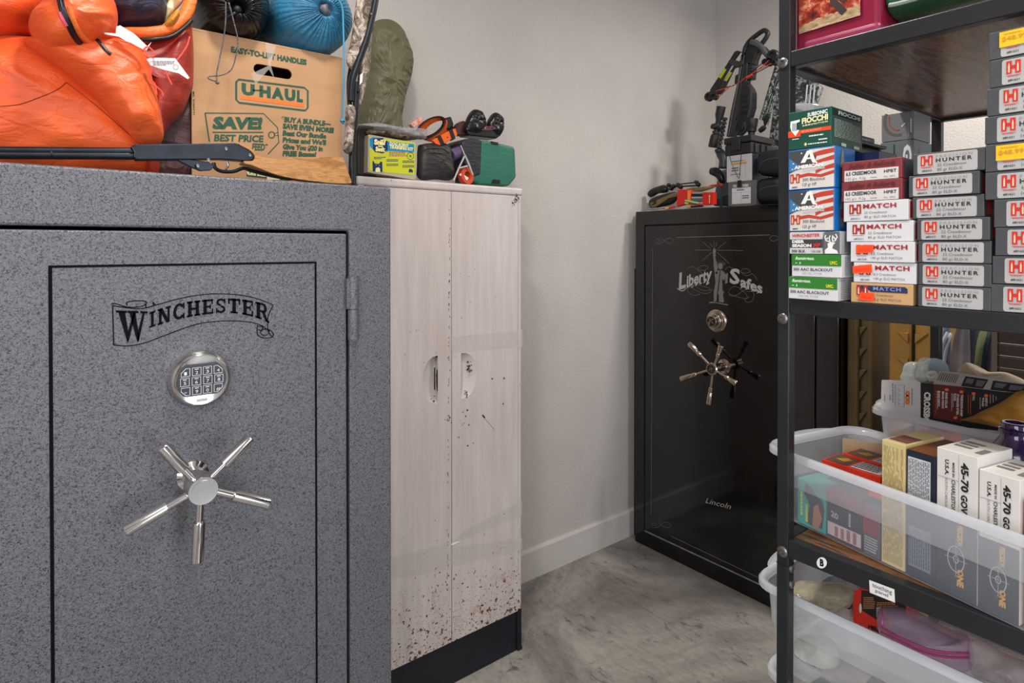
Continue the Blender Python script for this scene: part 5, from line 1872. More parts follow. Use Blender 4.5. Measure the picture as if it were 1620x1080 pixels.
for i, (kd, x0, x1, y0, y1) in enumerate(cols):
    yl, W = spot(x0, x1)
    H = pit2 - .0006
    body = {'sb': mat('#7a3033', .45, var=.08), 'tan': mat('#c19a6a', .5, var=.06)}.get(kd, WHT)
    t, fr, sd, tp = carton('cartridge_box', labs[i], 'ammunition box', (AX + .001, yl, ZS + (6 - i) * pit2 + .0003), W, D20, H, body, rnd.uniform(-.02, .02), g2n.get(kd))
    g = G()
    if kd == 'sb':
        g.rect(fr, .05, .0, .95, .55, .0005, 0)
        g.text(fr, '6.5 CREEDMOOR', (.08, .30), (.60, .30), .17, .0008, bold=.03, mi=1)
        g.text(fr, 'HPBT', (.72, .30), (.92, .30), .15, .0008, bold=.02, mi=1)
        g.text(fr, '142 grs  9.2g', (.08, .07), (.42, .07), .12, .0008, mi=2)
        g.scrib(fr, .5, .09, .62, .15, 1, .0008, mi=2)
        g.text(fr, 'No. 2892', (.72, .07), (.9, .07), .09, .0008, mi=2)
        g.text(fr, 'Sellier & Bellot', (.12, .66), (.8, .68), .2, .0007, bold=.02, shear=.35, mi=3)
        g.poly(fr, circ(.86, .76, .035, .1, 14), .0007, 3)
        ms = [flat('#cdc8c6'), INKB, flat('#7c7a7c'), flat('#501c20')]
        obj('printed_label', g, ms, t)
        g = G().rect(sd, .06, .1, .94, .9, .0004)
        obj('side_print', g, flat('#3a4652'), t)
    else:
        if kd == 'tan':
            g.poly(fr, [(.10, .88), (.88, .88), (.92, .8), (.92, .58), (.34, .58), (.30, .66), (.10, .70)], .0005, 4)
            g.text(fr, 'MATCH', (.38, .66), (.82, .66), .17, .0008, bold=.02, space=1.2, mi=5)
        else:
            g.text(fr, 'MATCH', (.32 if kd == 'm22' else .36, .64), (.83 if kd == 'm22' else .90, .64), .2, .0006, bold=.04, space=1.15, mi=1)
        hlogo(g, fr, .10, .38, .29, .86, 1, 2)
        g.scrib(fr, .1, .29, .29, .33, 1, .0006, mi=1)
        g.text(fr, '22 Creedmoor' if kd == 'm22' else '6.5 Creedmoor', (.34, .37), (.70, .37), .12, .0006, mi=3)
        g.text(fr, '80 gr ELD MATCH' if kd == 'm22' else '140 gr ELD MATCH', (.34, .16), (.82, .16), .11, .0006, mi=3)
        g.text(fr, '#83411' if kd == 'm22' else '#81500', (.12, .1), (.27, .1), .08, .0006, bold=.02, mi=3)
        obj('printed_label', g, [WHT, flat('#9c2326'), CRM, flat('#55555a'), flat('#262c58'), flat('#8890b8')], t)
        g = G()
        g.rect(sd, .04, .1, .28, .9, .0004, 0).scrib(sd, .35, .2, .95, .8, 4, .0005, mi=1)
        obj('side_print', g, [REDI if kd != 'tan' else flat('#b08a5c'), flat('#77777b')], t)
        if kd in ('m65', 'tan'):
            g = G()
            q = {'m65': [(.10, .42), (.38, .48), (.39, .86), (.10, .84)], 'tan': [(.14, .14), (.40, .12), (.40, .52), (.16, .5)]}[kd]
            if i == 5:
                q = [(.0, .42), (.32, .5), (.31, .92), (-.01, .80)]
            g.poly(fr, q, .0016, 0)
            g.text(fr, '$48.99', (q[0][0] + .05, q[0][1] + .12), (q[1][0] - .05, q[1][1] + .08), .14, .002, mi=1)
            obj('price_sticker', g, [flat('#ff4a1c', .5), flat('#e03a14')], t, label='fluorescent orange price sticker')

# first column
c1 = [('rem', 1247, 1324, 437, 471), ('rem', 1252, 1329.7, 403, 437), ('deer', 1249, 1328.7, 368, 402), ('am', 1246.5, 1318.5, 303, 366), ('am', 1245, 1318, 240, 301), ('fi', 1245, 1311, 181, 239)]
l1 = ['green and white box, bottom of the leftmost stack', 'green and white box, second from bottom of the leftmost stack', 'grey and white box with a deer head in the leftmost stack', 'flag-patterned box with a large letter, lower of two in the leftmost stack', 'flag-patterned box with a large letter, just under the dark green box', 'dark green box with orange band on top of the leftmost stack']
z = ZS
hs = []
for (kd, x0, x1, y0, y1) in c1:
    hs.append(AM.p(x0, y0).z - AM.p(x0, y1).z)
total = AM.p(1245, 181).z - ZS
k_ = total / sum(hs)
for i, (kd, x0, x1, y0, y1) in enumerate(c1):
    yl, W = spot(x0, x1)
    H = hs[i] * k_ - .0006
    D = {'rem': .075, 'deer': .08, 'am': .062, 'fi': .105}[kd]
    bm_ = {'rem': WHT, 'deer': mat('#9a9a9c', .4, var=.1), 'am': mat('#1763a8', .3, var=.2, vs=30), 'fi': mat('#12483a', .4, var=.1)}[kd]
    rz = {3: -.02, 4: .01, 5: .03}.get(i, -.01 + .01 * i)
    t, fr, sd, tp = carton('cartridge_box', l1[i], 'ammunition box', (AX - .009 + (.001 if i != 3 else .002), min(yl * .989, .4408), z + .0003), W, D, H, bm_, rz, {'rem': 'green and white boxes at the foot of the leftmost stack', 'am': 'flag-patterned boxes in the leftmost stack'}.get(kd))
    z += hs[i] * k_
    g = G()
    if kd == 'rem':
        g.rect(fr, 0, .50, 1, 1, .0005, 0)
        g.text(fr, 'Remington.', (.08, .76), (.47, .76), .13, .0008, bold=.03, shear=.3, mi=1)
        g.poly(fr, [(.07, .58), (.1, .64), (.13, .58), (.1, .6)], .0008, 1)
        g.rect(fr, .17, .56, .19, .66, .0008, 1)
        g.text(fr, 'UMC.', (.78, .58), (.93, .58), .13, .0008, bold=.05, mi=2)
        g.text(fr, '300 AAC BLACKOUT', (.04, .27), (.84, .27), .12, .0008, bold=.02, mi=3)
        g.text(fr, '220 GR. OTFB', (.22, .12), (.62, .12), .06, .0008, mi=4)
        ms = [flat('#2f7a2c', .4), flat('#dfe6dc'), flat('#d8d01e'), INKB, flat('#77777b')]
        g2 = G().scrib(sd, .12, .1, .95, .92, 11, .0005, fill=.35, seed=2)
        obj('side_print', g2, flat('#8a8a90'), t)
    elif kd == 'deer':
        g.rect(fr, 0, .02, .66, .98, .0005, 0)
        g.rect(fr, 0, .28, .68, .66, .0007, 1)
        g.poly(fr, [(.66, .02), (.97, .02), (.97, .98), (.70, .98), (.64, .6)], .0007, 2)
        g.text(fr, 'WINCHESTER', (.04, .76), (.6, .78), .13, .0009, bold=.03, shear=.15, mi=3)
        g.text(fr, 'DEER', (.05, .50), (.30, .50), .12, .001, bold=.06, mi=4)
        g.text(fr, 'SEASON', (.05, .32), (.44, .32), .12, .001, bold=.06, mi=4)
        g.text(fr, 'XP', (.46, .32), (.62, .34), .13, .001, bold=.06, mi=3)
        g.text(fr, '300 BLK', (.04, .07), (.32, .07), .12, .0009, bold=.02, mi=5)
        g.text(fr, '150 GR', (.44, .07), (.62, .07), .1, .0009, mi=5)
        # deer head
        g.poly(fr, [(.70, .03), (.95, .03), (.93, .16), (.84, .26), (.86, .42), (.90, .50), (.80, .54), (.75, .46), (.76, .30), (.70, .18)], .0009, 4)
        for q in ([(.80, .54), (.72, .60), (.70, .76), (.72, .84)], [(.72, .64), (.76, .72)], [(.84, .54), (.90, .60), (.93, .76), (.90, .88)], [(.90, .64), (.86, .76)], [(.80, .54), (.78, .70), (.80, .82)], [(.85, .54), (.84, .68), (.85, .82)]):
            g.line(fr, q, .0016, .001, mi=4)
        ms = [flat('#c3c3c4', .4), flat('#3a3638'), flat('#5f6062'), REDI, flat('#e2e2e2'), INKB]
        g2 = G().scrib(sd, .12, .1, .95, .92, 11, .0005, fill=.35, seed=4)
        obj('side_print', g2, flat('#5a5a5e'), t)
    elif kd == 'am':
        g.rect(fr, .03, .02, .98, .97, .0004, 0)
        for k, (a, b) in enumerate((((.45, .97), (.98, .97)), ((.50, .76), (.98, .80)), ((.60, .56), (.98, .60)))):
            g.poly(fr, [(a[0], a[1] - .11), (.75, a[1] - .04), (.98, b[1] - .02), (.98, b[1] - .13), (.75, b[1] - .16), (a[0], a[1] - .20)], .0006, 1)
        g.poly(fr, [(.20, .36), (.45, .40), (.70, .34), (.98, .42), (.98, .34), (.72, .27), (.45, .32), (.20, .28)], .0006, 1)
        g.poly(fr, [(.03, .97), (.45, .97), (.62, .78), (.55, .60), (.30, .55), (.03, .42)], .0007, 2)
        g.poly(fr, [(.03, .80), (.12, .72), (.22, .62), (.30, .52), (.14, .48), (.03, .46)], .0008, 3)
        for q in ((.12, .66), (.2, .56), (.10, .52), (.30, .9), (.4, .86)):
            g.poly(fr, [(q[0] + .022 * (1 if k % 2 == 0 else .45) * math.cos(k * math.pi / 5), q[1] + .024 * (1 if k % 2 == 0 else .45) * math.sin(k * math.pi / 5)) for k in range(10)], .0009, 4)
        g.poly(fr, [(.28, .66), (.42, .95), (.52, .95), (.60, .68), (.66, .62), (.54, .64), (.50, .74), (.42, .74), (.38, .66)], .001, 4)
        g.poly(fr, [(.43, .78), (.47, .88), (.49, .78)], .0012, 2)
        g.text(fr, 'AMERICAN', (.14, .52), (.76, .54), .075, .0011, bold=.06, mi=4)
        g.text(fr, 'WHITETAIL', (.30, .43), (.80, .47), .06, .001, bold=.03, shear=.4, mi=5)
        hlogo(g, fr, .05, .17, .26, .40, 1, 6)
        g.text(fr, '300 Blackout', (.32, .20), (.80, .20), .075, .0008, mi=7)
        g.text(fr, '125 gr HP', (.32, .08), (.62, .08), .075, .0008, mi=7)
        g.text(fr, '#80897', (.09, .05), (.22, .05), .035, .0008, bold=.03, mi=7)
        ms = [flat('#cfc9c4', .35), flat('#b5402f', .4), flat('#43464a', .4), flat('#3a76a8', .4), flat('#e8e6e4', .4), flat('#c4bfbb', .4), CRM, flat('#3a3a3e')]
        g2 = G().poly(sd, [(.25, .1), (.42, .1), (.44, .5), (.40, .78), (.33, .96), (.28, .78), (.23, .5)], .0006, 0)
        g2.poly(sd, [(.25, .3), (.42, .3), (.43, .5), (.24, .5)], .0008, 1)
        obj('bullet_picture', g2, [mat('#a99a8c', .25, .6), flat('#8a2340')], t)
    else:
        g.rect(fr, 0, .40, 1, .50, .0005, 0)
        g.rect(fr, 0, .33, .30, .46, .0006, 0)
        g.poly(fr, [(.06, .76), (.28, .78), (.28, .72), (.20, .70), (.22, .52), (.27, .50), (.18, .36), (.08, .50), (.05, .62)], .0007, 1)
        for a in (.11, .155, .2):
            g.rect(fr, a, .50, a + .02, .70, .0009, 2)
        g.text(fr, 'SUBSONIC', (.46, .82), (.92, .84), .09, .0007, bold=.04, mi=1)
        g.text(fr, 'FIOCCHI', (.33, .66), (.93, .68), .13, .0007, bold=.05, mi=3)
        g.text(fr, 'AMMUNITION', (.34, .58), (.92, .60), .045, .0007, bold=.03, mi=3, space=1.4)
        g.text(fr, '300 AAC BLACKOUT', (.32, .43), (.78, .44), .04, .0008, bold=.02, mi=4)
        g.scrib(fr, .5, .28, .94, .34, 1, .0007, mi=1, seed=3).scrib(fr, .72, .16, .94, .22, 1, .0007, mi=1).scrib(fr, .48, .08, .94, .13, 1, .0007, mi=1, seed=8).scrib(fr, .1, .26, .28, .3, 1, .0007, mi=1)
        g.poly(fr, [(.42 + .045 * (1 if k % 2 == 0 else .4) * math.cos(k * math.pi / 6), .11 + .06 * (1 if k % 2 == 0 else .4) * math.sin(k * math.pi / 6)) for k in range(12)], .0008, 3)
        ms = [flat('#d8471f', .4), flat('#dfe4e2', .4), flat('#2b3f55'), flat('#e0dca8'), flat('#f0b090')]
        g2 = G().rect(sd, .05, .8, .95, .96, .0004, 1).text(sd, 'FIOCCHI', (.2, .84), (.9, .84), .09, .0007, bold=.04, mi=0)
        g2.scrib(sd, .08, .25, .92, .72, 13, .0006, fill=.3, seed=6).rect(sd, .3, .05, .45, .13, .0006, 0).rect(sd, .7, .05, .88, .13, .0006, 0)
        obj('side_print', g2, [flat('#c9d2ce'), flat('#0c1f1c')], t)
    obj('printed_label', g, ms, t)

# items behind the front row
F_ = FX(1.0)
o, W, H = place(F_, 1336, 1352, 232, 300)
t, fr, sd, tp = carton('cartridge_box', 'dark blue box with pink script standing behind the flag boxes', 'ammunition box', (AX + .07, o.y + .02, ZS + .0005), .10, .06, AM.p(1318, 231).z - ZS - .004, mat('#161f4e', .3, var=.1))
g = G().text(sd, 'Hornady', (.1, .86), (.8, .86), .05, .0007, bold=.04, shear=.3)
obj('script', g, flat('#c2507a'), t)
F_ = FX(1.12)
F_ = FX(1.0)
t = thing('storage_case', 'low black case with ribbed grey lid behind the leftmost stack', 'case', (1.07, .47, ZS))
a, b = V((1.0, .52, 0)), V((1.0, .431, 0))
zc = F_.p(1340, 221).z
obj('case_body', G().box((1.0, b.y, ZS + .0005), (1.155, a.y, zc)), mat('#14161a', .4, var=.1), t, bevel=.008, seg=3)
g = G().box((1.003, b.y - .003, zc + .0005), (1.158, a.y, zc + .006)).box((1.01, b.y + .004, zc + .006), (1.125, a.y - .01, F_.p(1340, 204).z))
obj('lid', g, mat('#3a3d3f', .4, var=.1), t, bevel=.004)
g = G().scrib(Face((1.01, b.y + .004, zc + .006), (.115, 0, 0), (0, 0, F_.p(1340, 204).z - zc - .006)), .05, .2, .9, .6, 1, .0006)
obj('raised_lettering', g, flat('#8a8d8e'), t)
# grey product cartons at the back
F_ = FX(1.29)
GR1 = mat('#6d7274', .45, var=.05)
a, b = F_.p(1393, 230), F_.p(1446, 230)
zl = F_.p(1394, 226).z
t, fr, sd, tp = carton('product_carton', 'slate grey carton with white rotated letters, lower one at the shelf back', 'box', (1.29, a.y, ZS + .0005), a.y - b.y, .09, zl - ZS - .001, mat('#687375', .45, var=.05))
hh_ = (zl - ZS)
g = G()
FF = Face((1.29 - .0008, a.y, ZS), (0, -(a.y - b.y), 0), (0, 0, hh_))
t2 = lambda s, u, v0, v1, hgt: None
g.text(fr, 'GARMIN', (.70, .97), (.70, .30), 0, .0008, bold=.05, up=(.22, 0))
g.rect(fr, .40, .70, .44, .98, .0006, 1)
obj('white_lettering', g, [flat('#dfe2e2'), flat('#2e3335')], t)
g = G().scrib(sd, .1, .5, .3, .95, 3, .0006, vert=True)
obj('side_print', g, flat('#3f4446'), t)
zu = F_.p(1394, 168).z
t, fr, sd, tp = carton('product_carton', 'grey carton showing a thin orange ring, stacked on the slate carton', 'box', (1.292, a.y - .001, zl + .0008), a.y - b.y - .002, .085, min(zu - zl + .03, zt1 - .026 - zl), mat('#77797a', .45, var=.05))
g = G()
hz = (zu - zl + .03)
g.line(fr, [(.52 + .42 * math.cos(x), .75 + .55 * math.sin(x)) for x in [math.radians(150 + k * 9) for k in range(16)]], .005, .0006, mi=1)
g.line(fr, [(.52 + .28 * math.cos(x), .78 + .40 * math.sin(x)) for x in [math.radians(160 + k * 9) for k in range(14)]], .0018, .0008, mi=0)
g.line(fr, [(.62, .48), (.74, .60)], .002, .0008, mi=2)
g.scrib(fr, .88, .25, .96, .80, 1, .0008, vert=True, mi=2)
g.rect(fr, .84, .1, .845, .6, .0008, 2)
obj('ring_print', g, [flat('#b0452c'), flat('#5c5e60'), flat('#d8dada')], t)
F_ = FX(1.0)
g = G().pillow(FX(.985), [(1256, 190), (1256, 172), (1270, 167), (1292, 165), (1306, 170), (1310, 190)], .05, 1, .002, 3, 10, 48, 2.4)
tagp(obj('clear_tray', g, mat('#c7cbd2', .1, alpha=.6), smooth=2, loc=F_.p(1280, 185)), 'clear plastic dome peeking above the dark green box', 'tray')

# ------------------------------------------------------------------ top board: magenta tub and green cloth
TX2 = SX + PW + .004
F_ = FX(TX2)
a, b = F_.p(1256, 60), F_.p(1393, 60)
z0 = zt1 - .001
tub = thing('plastic_tub', 'magenta plastic tub with an autumn picture label on the top board', 'tub', (TX2, (a.y + b.y) / 2, z0))
MAG = mat('#7e1233', .25, var=.12, vs=8, coat=.4)
g = G().box((TX2, b.y, z0 + .0005), (TX2 + .16, a.y, z0 + .21))
obj('tub_body', g, MAG, tub, bevel=.008, seg=3)
obj('foot_band', G().box((TX2 - .002, b.y - .0005, z0 + .0006), (TX2 + .02, a.y - .012, z0 + .018)), mat('#87304c', .2, var=.1), tub, bevel=.006, seg=3)


def m_autumn():
    m, nt, b, o = nmat('autumn_picture')
    c = ramp(nt, nz(nt, o, 90, 5, .7, None, .5), [(.3, '#1a0e0c'), (.45, '#7c1f16'), (.55, '#a8452a'), (.66, '#c59a7a'), (.75, '#6a2a1c')])
    sx = nt.nodes.new('ShaderNodeSeparateXYZ')
    nt.links.new(o, sx.inputs[0])
    c2_ = ramp(nt, nz(nt, o, 60, 5, .7, (1, 1, 3)), [(.3, '#57422c'), (.5, '#a08765'), (.7, '#c9b593')])
    k = mth(nt, 'LESS_THAN', mth(nt, 'ADD', sx.outputs[2], mth(nt, 'MULTIPLY', nz(nt, o, 30), .03)), .055)
    nt.links.new(mixc(nt, k, c, c2_), b.inputs['Base Color'])
    b.inputs['Roughness'].default_value = .3
    return m


g = G().poly(F_, [(1264, 54), (1264, -70), (1361, -90), (1361, 24)], .003, 0)
g.line(F_, c2([(1318, -60), (1322, -20), (1318, 0), (1328, 12), (1336, 20)]), .009, .0034, mi=1)
g.line(F_, c2([(1320, -10), (1334, 0), (1345, -14), (1352, -30)]), .005, .0034, mi=1)
obj('picture_label', g, [m_autumn(), flat('#2b1a14')], tub, label='picture of red autumn leaves and a dark trunk')
c0, c1_ = F_.p(1395, 30), F_.p(1560, 10)
g = G().pillow(FX(TX2 + .06), [(1394, 42), (1394, 14), (1400, -40), (1480, -70), (1560, -80), (1600, -40), (1560, -4), (1480, 20)], .05, 1, .004, 3, 14, 80, 4, ws=10)
for i, v in enumerate(g.v):
    if v.z < z0 + .001:
        g.v[i] = V((v.x, v.y, z0 + .001))
for i, v in enumerate(g.v):
    g.v[i] = V((v.x, min(v.y, b.y - .0015), v.z))
gc = thing('green_bundle', 'folded deep green cloth bundle right of the magenta tub', 'cloth', (TX2 + .05, F_.p(1470, 20).y, z0))
obj('cloth', g, m_cloth('#1f5236', '#2e6b46', .35, 8, .5), gc, smooth=2)
s = drape(g, [(1397, 10), (1420, 6), (1450, -2)], .001)
obj('clear_wrap', G().tube(s, .003, 6), mat('#b9c6bb', .15, alpha=.7), gc)

# ------------------------------------------------------------------ clear bins
FROST = mat('#e6e8ee', .22, var=.03, alpha=.50, coat=.3)
FROST2 = mat('#dde0e8', .3, var=.03, alpha=.20, coat=.3)
RIM = mat('#d4d8de', .22, var=.03, alpha=.52, coat=.4)


def rr(L, W, r, z, n=6):
    """rounded rectangle ring, corner (0,0): x 0..W deep, y 0..-L long"""
    out = []
    for cx, cy, a in ((W - r, -r, 0), (r, -r, 90), (r, -(L - r), 180), (W - r, -(L - r), 270)):
        for k in range(n + 1):
            t = math.radians(a + 90 * k / n)
            out.append((cx + r * math.cos(t), cy + r * math.sin(t), z))
    return out


def inset(L, W, d, r, z):
    return [(x + d, y - d, zz) for x, y, zz in rr(L - 2 * d, W - 2 * d, r, z)]


def bin_(label, loc, rotz, L, W, H, tap=.012, step=.5, group=None):
    t = thing('storage_bin', label, 'bin', loc, group, rotz, local=True)

    def loft(rings, cap0=False):
        g = G()
        n = len(rings[0])
        vs = [p for r in rings for p in r]
        fs = [(j * n + i, j * n + (i + 1) % n, (j + 1) * n + (i + 1) % n, (j + 1) * n + i) for j in range(len(rings) - 1) for i in range(n)]
        if cap0:
            fs.append(tuple(range(n)))
        return g.add(vs, fs)
    lo = [inset(L, W, tap + .004, .02, .0006), inset(L, W, tap, .024, .006), inset(L, W, tap * (1 - step), .026, H * step)]
    obj('lower_wall', loft(lo, True), FROST2, t, smooth=1, label='clearer lower wall and floor')
    hi = [inset(L, W, tap * (1 - step), .026, H * step), inset(L, W, tap * (1 - step) - .0012, .026, H * step + .0015), inset(L, W, .001, .028, H * .9)]
    obj('upper_wall', loft(hi), FROST, t, smooth=1, label='cloudier upper wall')
    ri = [inset(L, W, .0005, .028, H * .90), inset(L, W, -.001, .029, H - .006), inset(L, W, -.005, .032, H - .001), inset(L, W, -.009, .034, H), inset(L, W, -.012, .036, H - .004), inset(L, W, -.012, .036, H - .012), inset(L, W, -.0105, .036, H - .012), inset(L, W, -.0100, .036, H - .005), inset(L, W, -.006, .033, H - .0030), inset(L, W, .0005, .028, H - .010)]
    obj('rolled_rim', loft(ri), RIM, t, smooth=1)
    # handle lip at the near short end
    g = loft([[(W / 2 + (W * .30) * math.cos(a) * s_, .004 + .026 * s_ * math.sin(a) * 1.0, H - .003 - (1 - s_) * .001) for a in [math.pi * k / 14 for k in range(15)]] for s_ in (1, .98)])
    arcp = [(W / 2 + (W * .32) * math.cos(math.pi * k / 14), .006 + .022 * math.sin(math.pi * k / 14), H - .004) for k in range(15)]
    hg = G().prism(arcp, (0, 0, -.0018))
    hg.tube(arcp, .0018, 6)
    obj('handle_lip', hg, RIM, t, smooth=1)
    return t


fl_, bl_ = V((.921, .497, zt3)), V((1.123, .50, zt3))
yaw1 = math.radians(-12.0)
B1o = (.902, .497, zt3 + .0006)
BH1 = .1155
bin_('frosted clear bin full of upright cartons on the walnut lower board', B1o, -yaw1 * -1, .36, .20, BH1)
B2o = (1.262, .487, zt3 + .0006)
bin_('frosted clear bin at the back of the lower board holding cards and a glove', B2o, math.radians(-5), .36, .19, BH1)

# content frames in the coordinates of the first bin
ca, sa = math.cos(yaw1), math.sin(yaw1)


def b1(x, y, z):
    return (B1o[0] + x * ca - y * sa, B1o[1] + x * sa + y * ca, B1o[2] + z)


def inb(name, label, cat, x, y, W, D, H, m, rz=0.0, z=.002, group=None):
    return carton(name, label, cat, b1(x, y, z), W, D, H, m, yaw1 + rz, group)


FB1 = Fr(b1(.018, 0, 0), (-math.cos(yaw1), -math.sin(yaw1), 0))


def yb1(px):
    p = FB1.p(px, 760)
    d = p - V(B1o)
    return -(d.x * -sa * 1 + d.y * ca) * -1


def span(x0, x1):
    a, b = yb1(x0), yb1(x1)
    return a, a - b


def topz(px, py):
    return FB1.p(px, py).z - B1o[2] - .002


a, W = span(1262, 1306)
a = min(a, -.016)
W = a - yb1(1306)
t, fr, sd, tp = inb('cartridge_box', 'teal box with a blurry hand picture at the left end of the front bin', 'ammunition box', .018, a, W, .1, .068, mat('#1d9a8e', .4, var=.1))
g = G()
g.poly(fr, [(.35, .1), (.55, .05), (.9, .1), (.98, .5), (.9, .7), (.7, .75), (.5, .9), (.3, .95), (.25, .7), (.45, .5)], .0005, 0)
g.poly(fr, [(.55, .05), (.75, .02), (.9, .3), (.75, .6), (.6, .5)], .0008, 1)
g.scrib(fr, .10, .2, .20, .8, 1, .0008, vert=True, mi=2, fill=.8)
g.scrib(fr, .28, .1, .40, .55, 1, .001, vert=True, mi=2, fill=.8)
obj('printed_label', g, [flat('#3a3c44'), flat('#a8765c'), flat('#b9c04a')], t)
a, W = span(1309, 1364)
t, fr, sd, tp = inb('cartridge_box', 'dark red and black box marked twenty in the front bin', 'ammunition box', .018, a, W, .09, .072, mat('#26202c', .4, var=.1))
g = G().rect(fr, 0, .72, 1, 1, .0005, 0).rect(fr, .02, .06, .98, .32, .0005, 1).text(fr, '20', (.12, .44), (.34, .42), .11, .0008, bold=.04, mi=2)
g.scrib(fr, .2, .08, .9, .3, 4, .0008, mi=3, vert=True).scrib(fr, .62, .38, .70, .68, 1, .0008, vert=True, mi=2, fill=.8)
obj('printed_label', g, [flat('#7c1530'), flat('#b9a9ac'), flat('#9aa0b0'), flat('#8a4a50')], t)
a, W = span(1366, 1392)
t, fr, sd, tp = inb('cartridge_box', 'narrow box with red upper half beside the tall cream carton', 'ammunition box', .018, a, W, .09, .066, mat('#4a4a54', .4, var=.1))
g = G().rect(fr, 0, .45, 1, .98, .0005, 0).scrib(fr, .1, .08, .9, .4, 6, .0005, mi=1)
obj('printed_label', g, [flat('#7d1830'), flat('#a8a8ae')], t)
a, W = span(1395, 1432)
h = topz(1395, 694)
t, fr, sd, tp = inb('cartridge_box', 'tall cream carton covered in fine print in the front bin', 'ammunition box', .018, a, W, .085, h, mat('#cfbb84', .5, var=.06))
g = G().scrib(fr, .08, .03, .92, .96, 17, .0005, fill=.28, seed=11, vert=True)
obj('fine_print', g, flat('#7c6c4a'), t)
g = G().rect(tp, .1, .1, .9, .5, .0005)
obj('top_print', g, flat('#6d4438'), t)
a, W = span(1434, 1480)
h = topz(1434, 710)
t, fr, sd, tp = inb('cartridge_box', 'dark-edged carton with white fine-print panel right of the cream one', 'ammunition box', .018, a, W, .085, h, mat('#202634', .4, var=.1))
g = G().rect(fr, .06, .60, .84, .95, .0005, 0).scrib(fr, .08, .61, .82, .94, 13, .0008, fill=.4, seed=12, vert=True, mi=1).rect(fr, .10, .08, .86, .40, .0005, 2).scrib(fr, .12, .1, .84, .38, 9, .0008, fill=.4, vert=True, mi=1)
obj('fine_print', g, [flat('#c9c9cc'), flat('#2c2f38'), flat('#70788c')], t)
g = G().rect(tp, .0, .0, 1, 1, .0005)
obj('top_print', g, flat('#6a3f1e'), t)
for i, (x0, x1, yt, lb) in enumerate(((1482, 1547, 706, 'white-topped carton with rotated black numerals, left of the matching pair'), (1549, 1614, 741, 'white-topped carton with rotated black numerals, at the right of the pair'))):
    a, W = span(x0, x1)
    h = topz(x0, yt)
    t, fr, sd, tp = inb('cartridge_box', lb, 'ammunition box', .018, a, W, .075, h, mat('#d6d3ce', .45, var=.03), group='pair of white-topped cartons in the front bin')
    g = G()
    g.rect(fr, 0, 0, 1, .52, .0005, 0)
    g.text(fr, '45-70', (.62, .94), (.62, .74), 0, .0008, bold=.04, up=(.16, 0), mi=1)
    g.text(fr, 'GOVT', (.62, .72), (.62, .56), 0, .0008, bold=.04, up=(.14, 0), mi=1)
    g.text(fr, 'MADE IN', (.40, .92), (.40, .82), 0, .0008, bold=.03, up=(.05, 0), mi=1)
    g.text(fr, 'CHARLESTON', (.38, .80), (.38, .58), 0, .0008, bold=.02, up=(.09, 0), mi=1)
    g.text(fr, 'U.S.A.', (.22, .93), (.22, .82), 0, .0008, bold=.03, up=(.09, 0), mi=1)
    g.text(fr, 'SOUTH CAROLINA', (.22, .80), (.22, .57), 0, .0008, bold=.0, up=(.06, 0), mi=2)
    g.rect(fr, .55, .52, .556, .98, .0008, 2).rect(fr, .04, .80, .55, .803, .0008, 2)
    g.line(fr, circ(.5, .26, .2, .088, 28), .0012, .0008, True, 3)
    g.line(fr, circ(.5, .26, .06, .026, 16), .001, .0008, True, 3)
    g.line(fr, [(.22, .26), (.78, .26)], .0006, .0008, mi=3)
    g.line(fr, [(.5, .14), (.5, .38)], .0006, .0008, mi=3)
    g.text(fr, 'PRECISION', (.54, .50), (.54, .36), 0, .001, bold=.05, up=(.12, 0), mi=4)
    g.text(fr, 'ONE', (.54, .20), (.54, .08), 0, .001, bold=.05, up=(.14, 0), mi=4)
    obj('printed_label', g, [flat('#1d2430'), flat('#1c1c1f'), flat('#66666a'), flat('#a9b0b8'), flat('#d69a2a')], t)
    g = G().scrib(tp, .12, .3, .6, .8, 3, .0006).rect(tp, .75, .2, .92, .5, .0006)
    obj('top_print', g, flat('#77736e'), t)
t, fr, sd, tp = inb('cartridge_box', 'mustard yellow carton at the far right of the front bin', 'ammunition box', .022, yb1(1618), .03, .07, topz(1618, 790), mat('#c8811c', .45, var=.08))
# boxes lying on the left, behind the small upright ones
RB = mat('#d1321c', .4, var=.08)
for lb, x, y, W, D, H, z, rz, col in (('red-edged box lying open at the left of the front bin', .045, -.055, .085, .05, .018, .082, .12, RB), ('orange-red box with white label lying behind it', .09, -.058, .09, .045, .02, .084, .05, RB), ('small black and red box leaning by the cream carton', .072, -.155, .03, .05, .03, .078, .2, mat('#1e1c1f', .4)), ('red box end with pale top before the cream carton', .03, -.138, .036, .03, .012, .078, .1, RB)):
    t, fr, sd, tp = inb('cartridge_box', lb, 'ammunition box', x, y, W, D, H, col, rz, z)
    g = G()
    g.rect(tp, .04, .08, .42, .92, .0005, 0).rect(tp, .48, .08, .96, .92, .0005, 1).scrib(tp, .5, .15, .94, .85, 5, .0008, mi=2)
    g.poly(tp, [(.12, .4), (.25, .7), (.36, .6), (.3, .3)], .0008, 3)
    obj('top_print', g, [flat('#5a4a3a'), flat('#d4d0cc'), flat('#5a5a5c'), flat('#c08a2a')], t)
tagp(obj('kraft_divider', G().prism([V(b1(.145, -.018, .108)), V(b1(.185, -.09, .108)), V(b1(.185, -.094, .108)), V(b1(.145, -.022, .108))], (0, 0, -.1)), mat('#b59c7c', .6), loc=b1(.09, -.05, .02)), 'pale cardboard flap beside the red boxes in the front bin', 'cardboard')
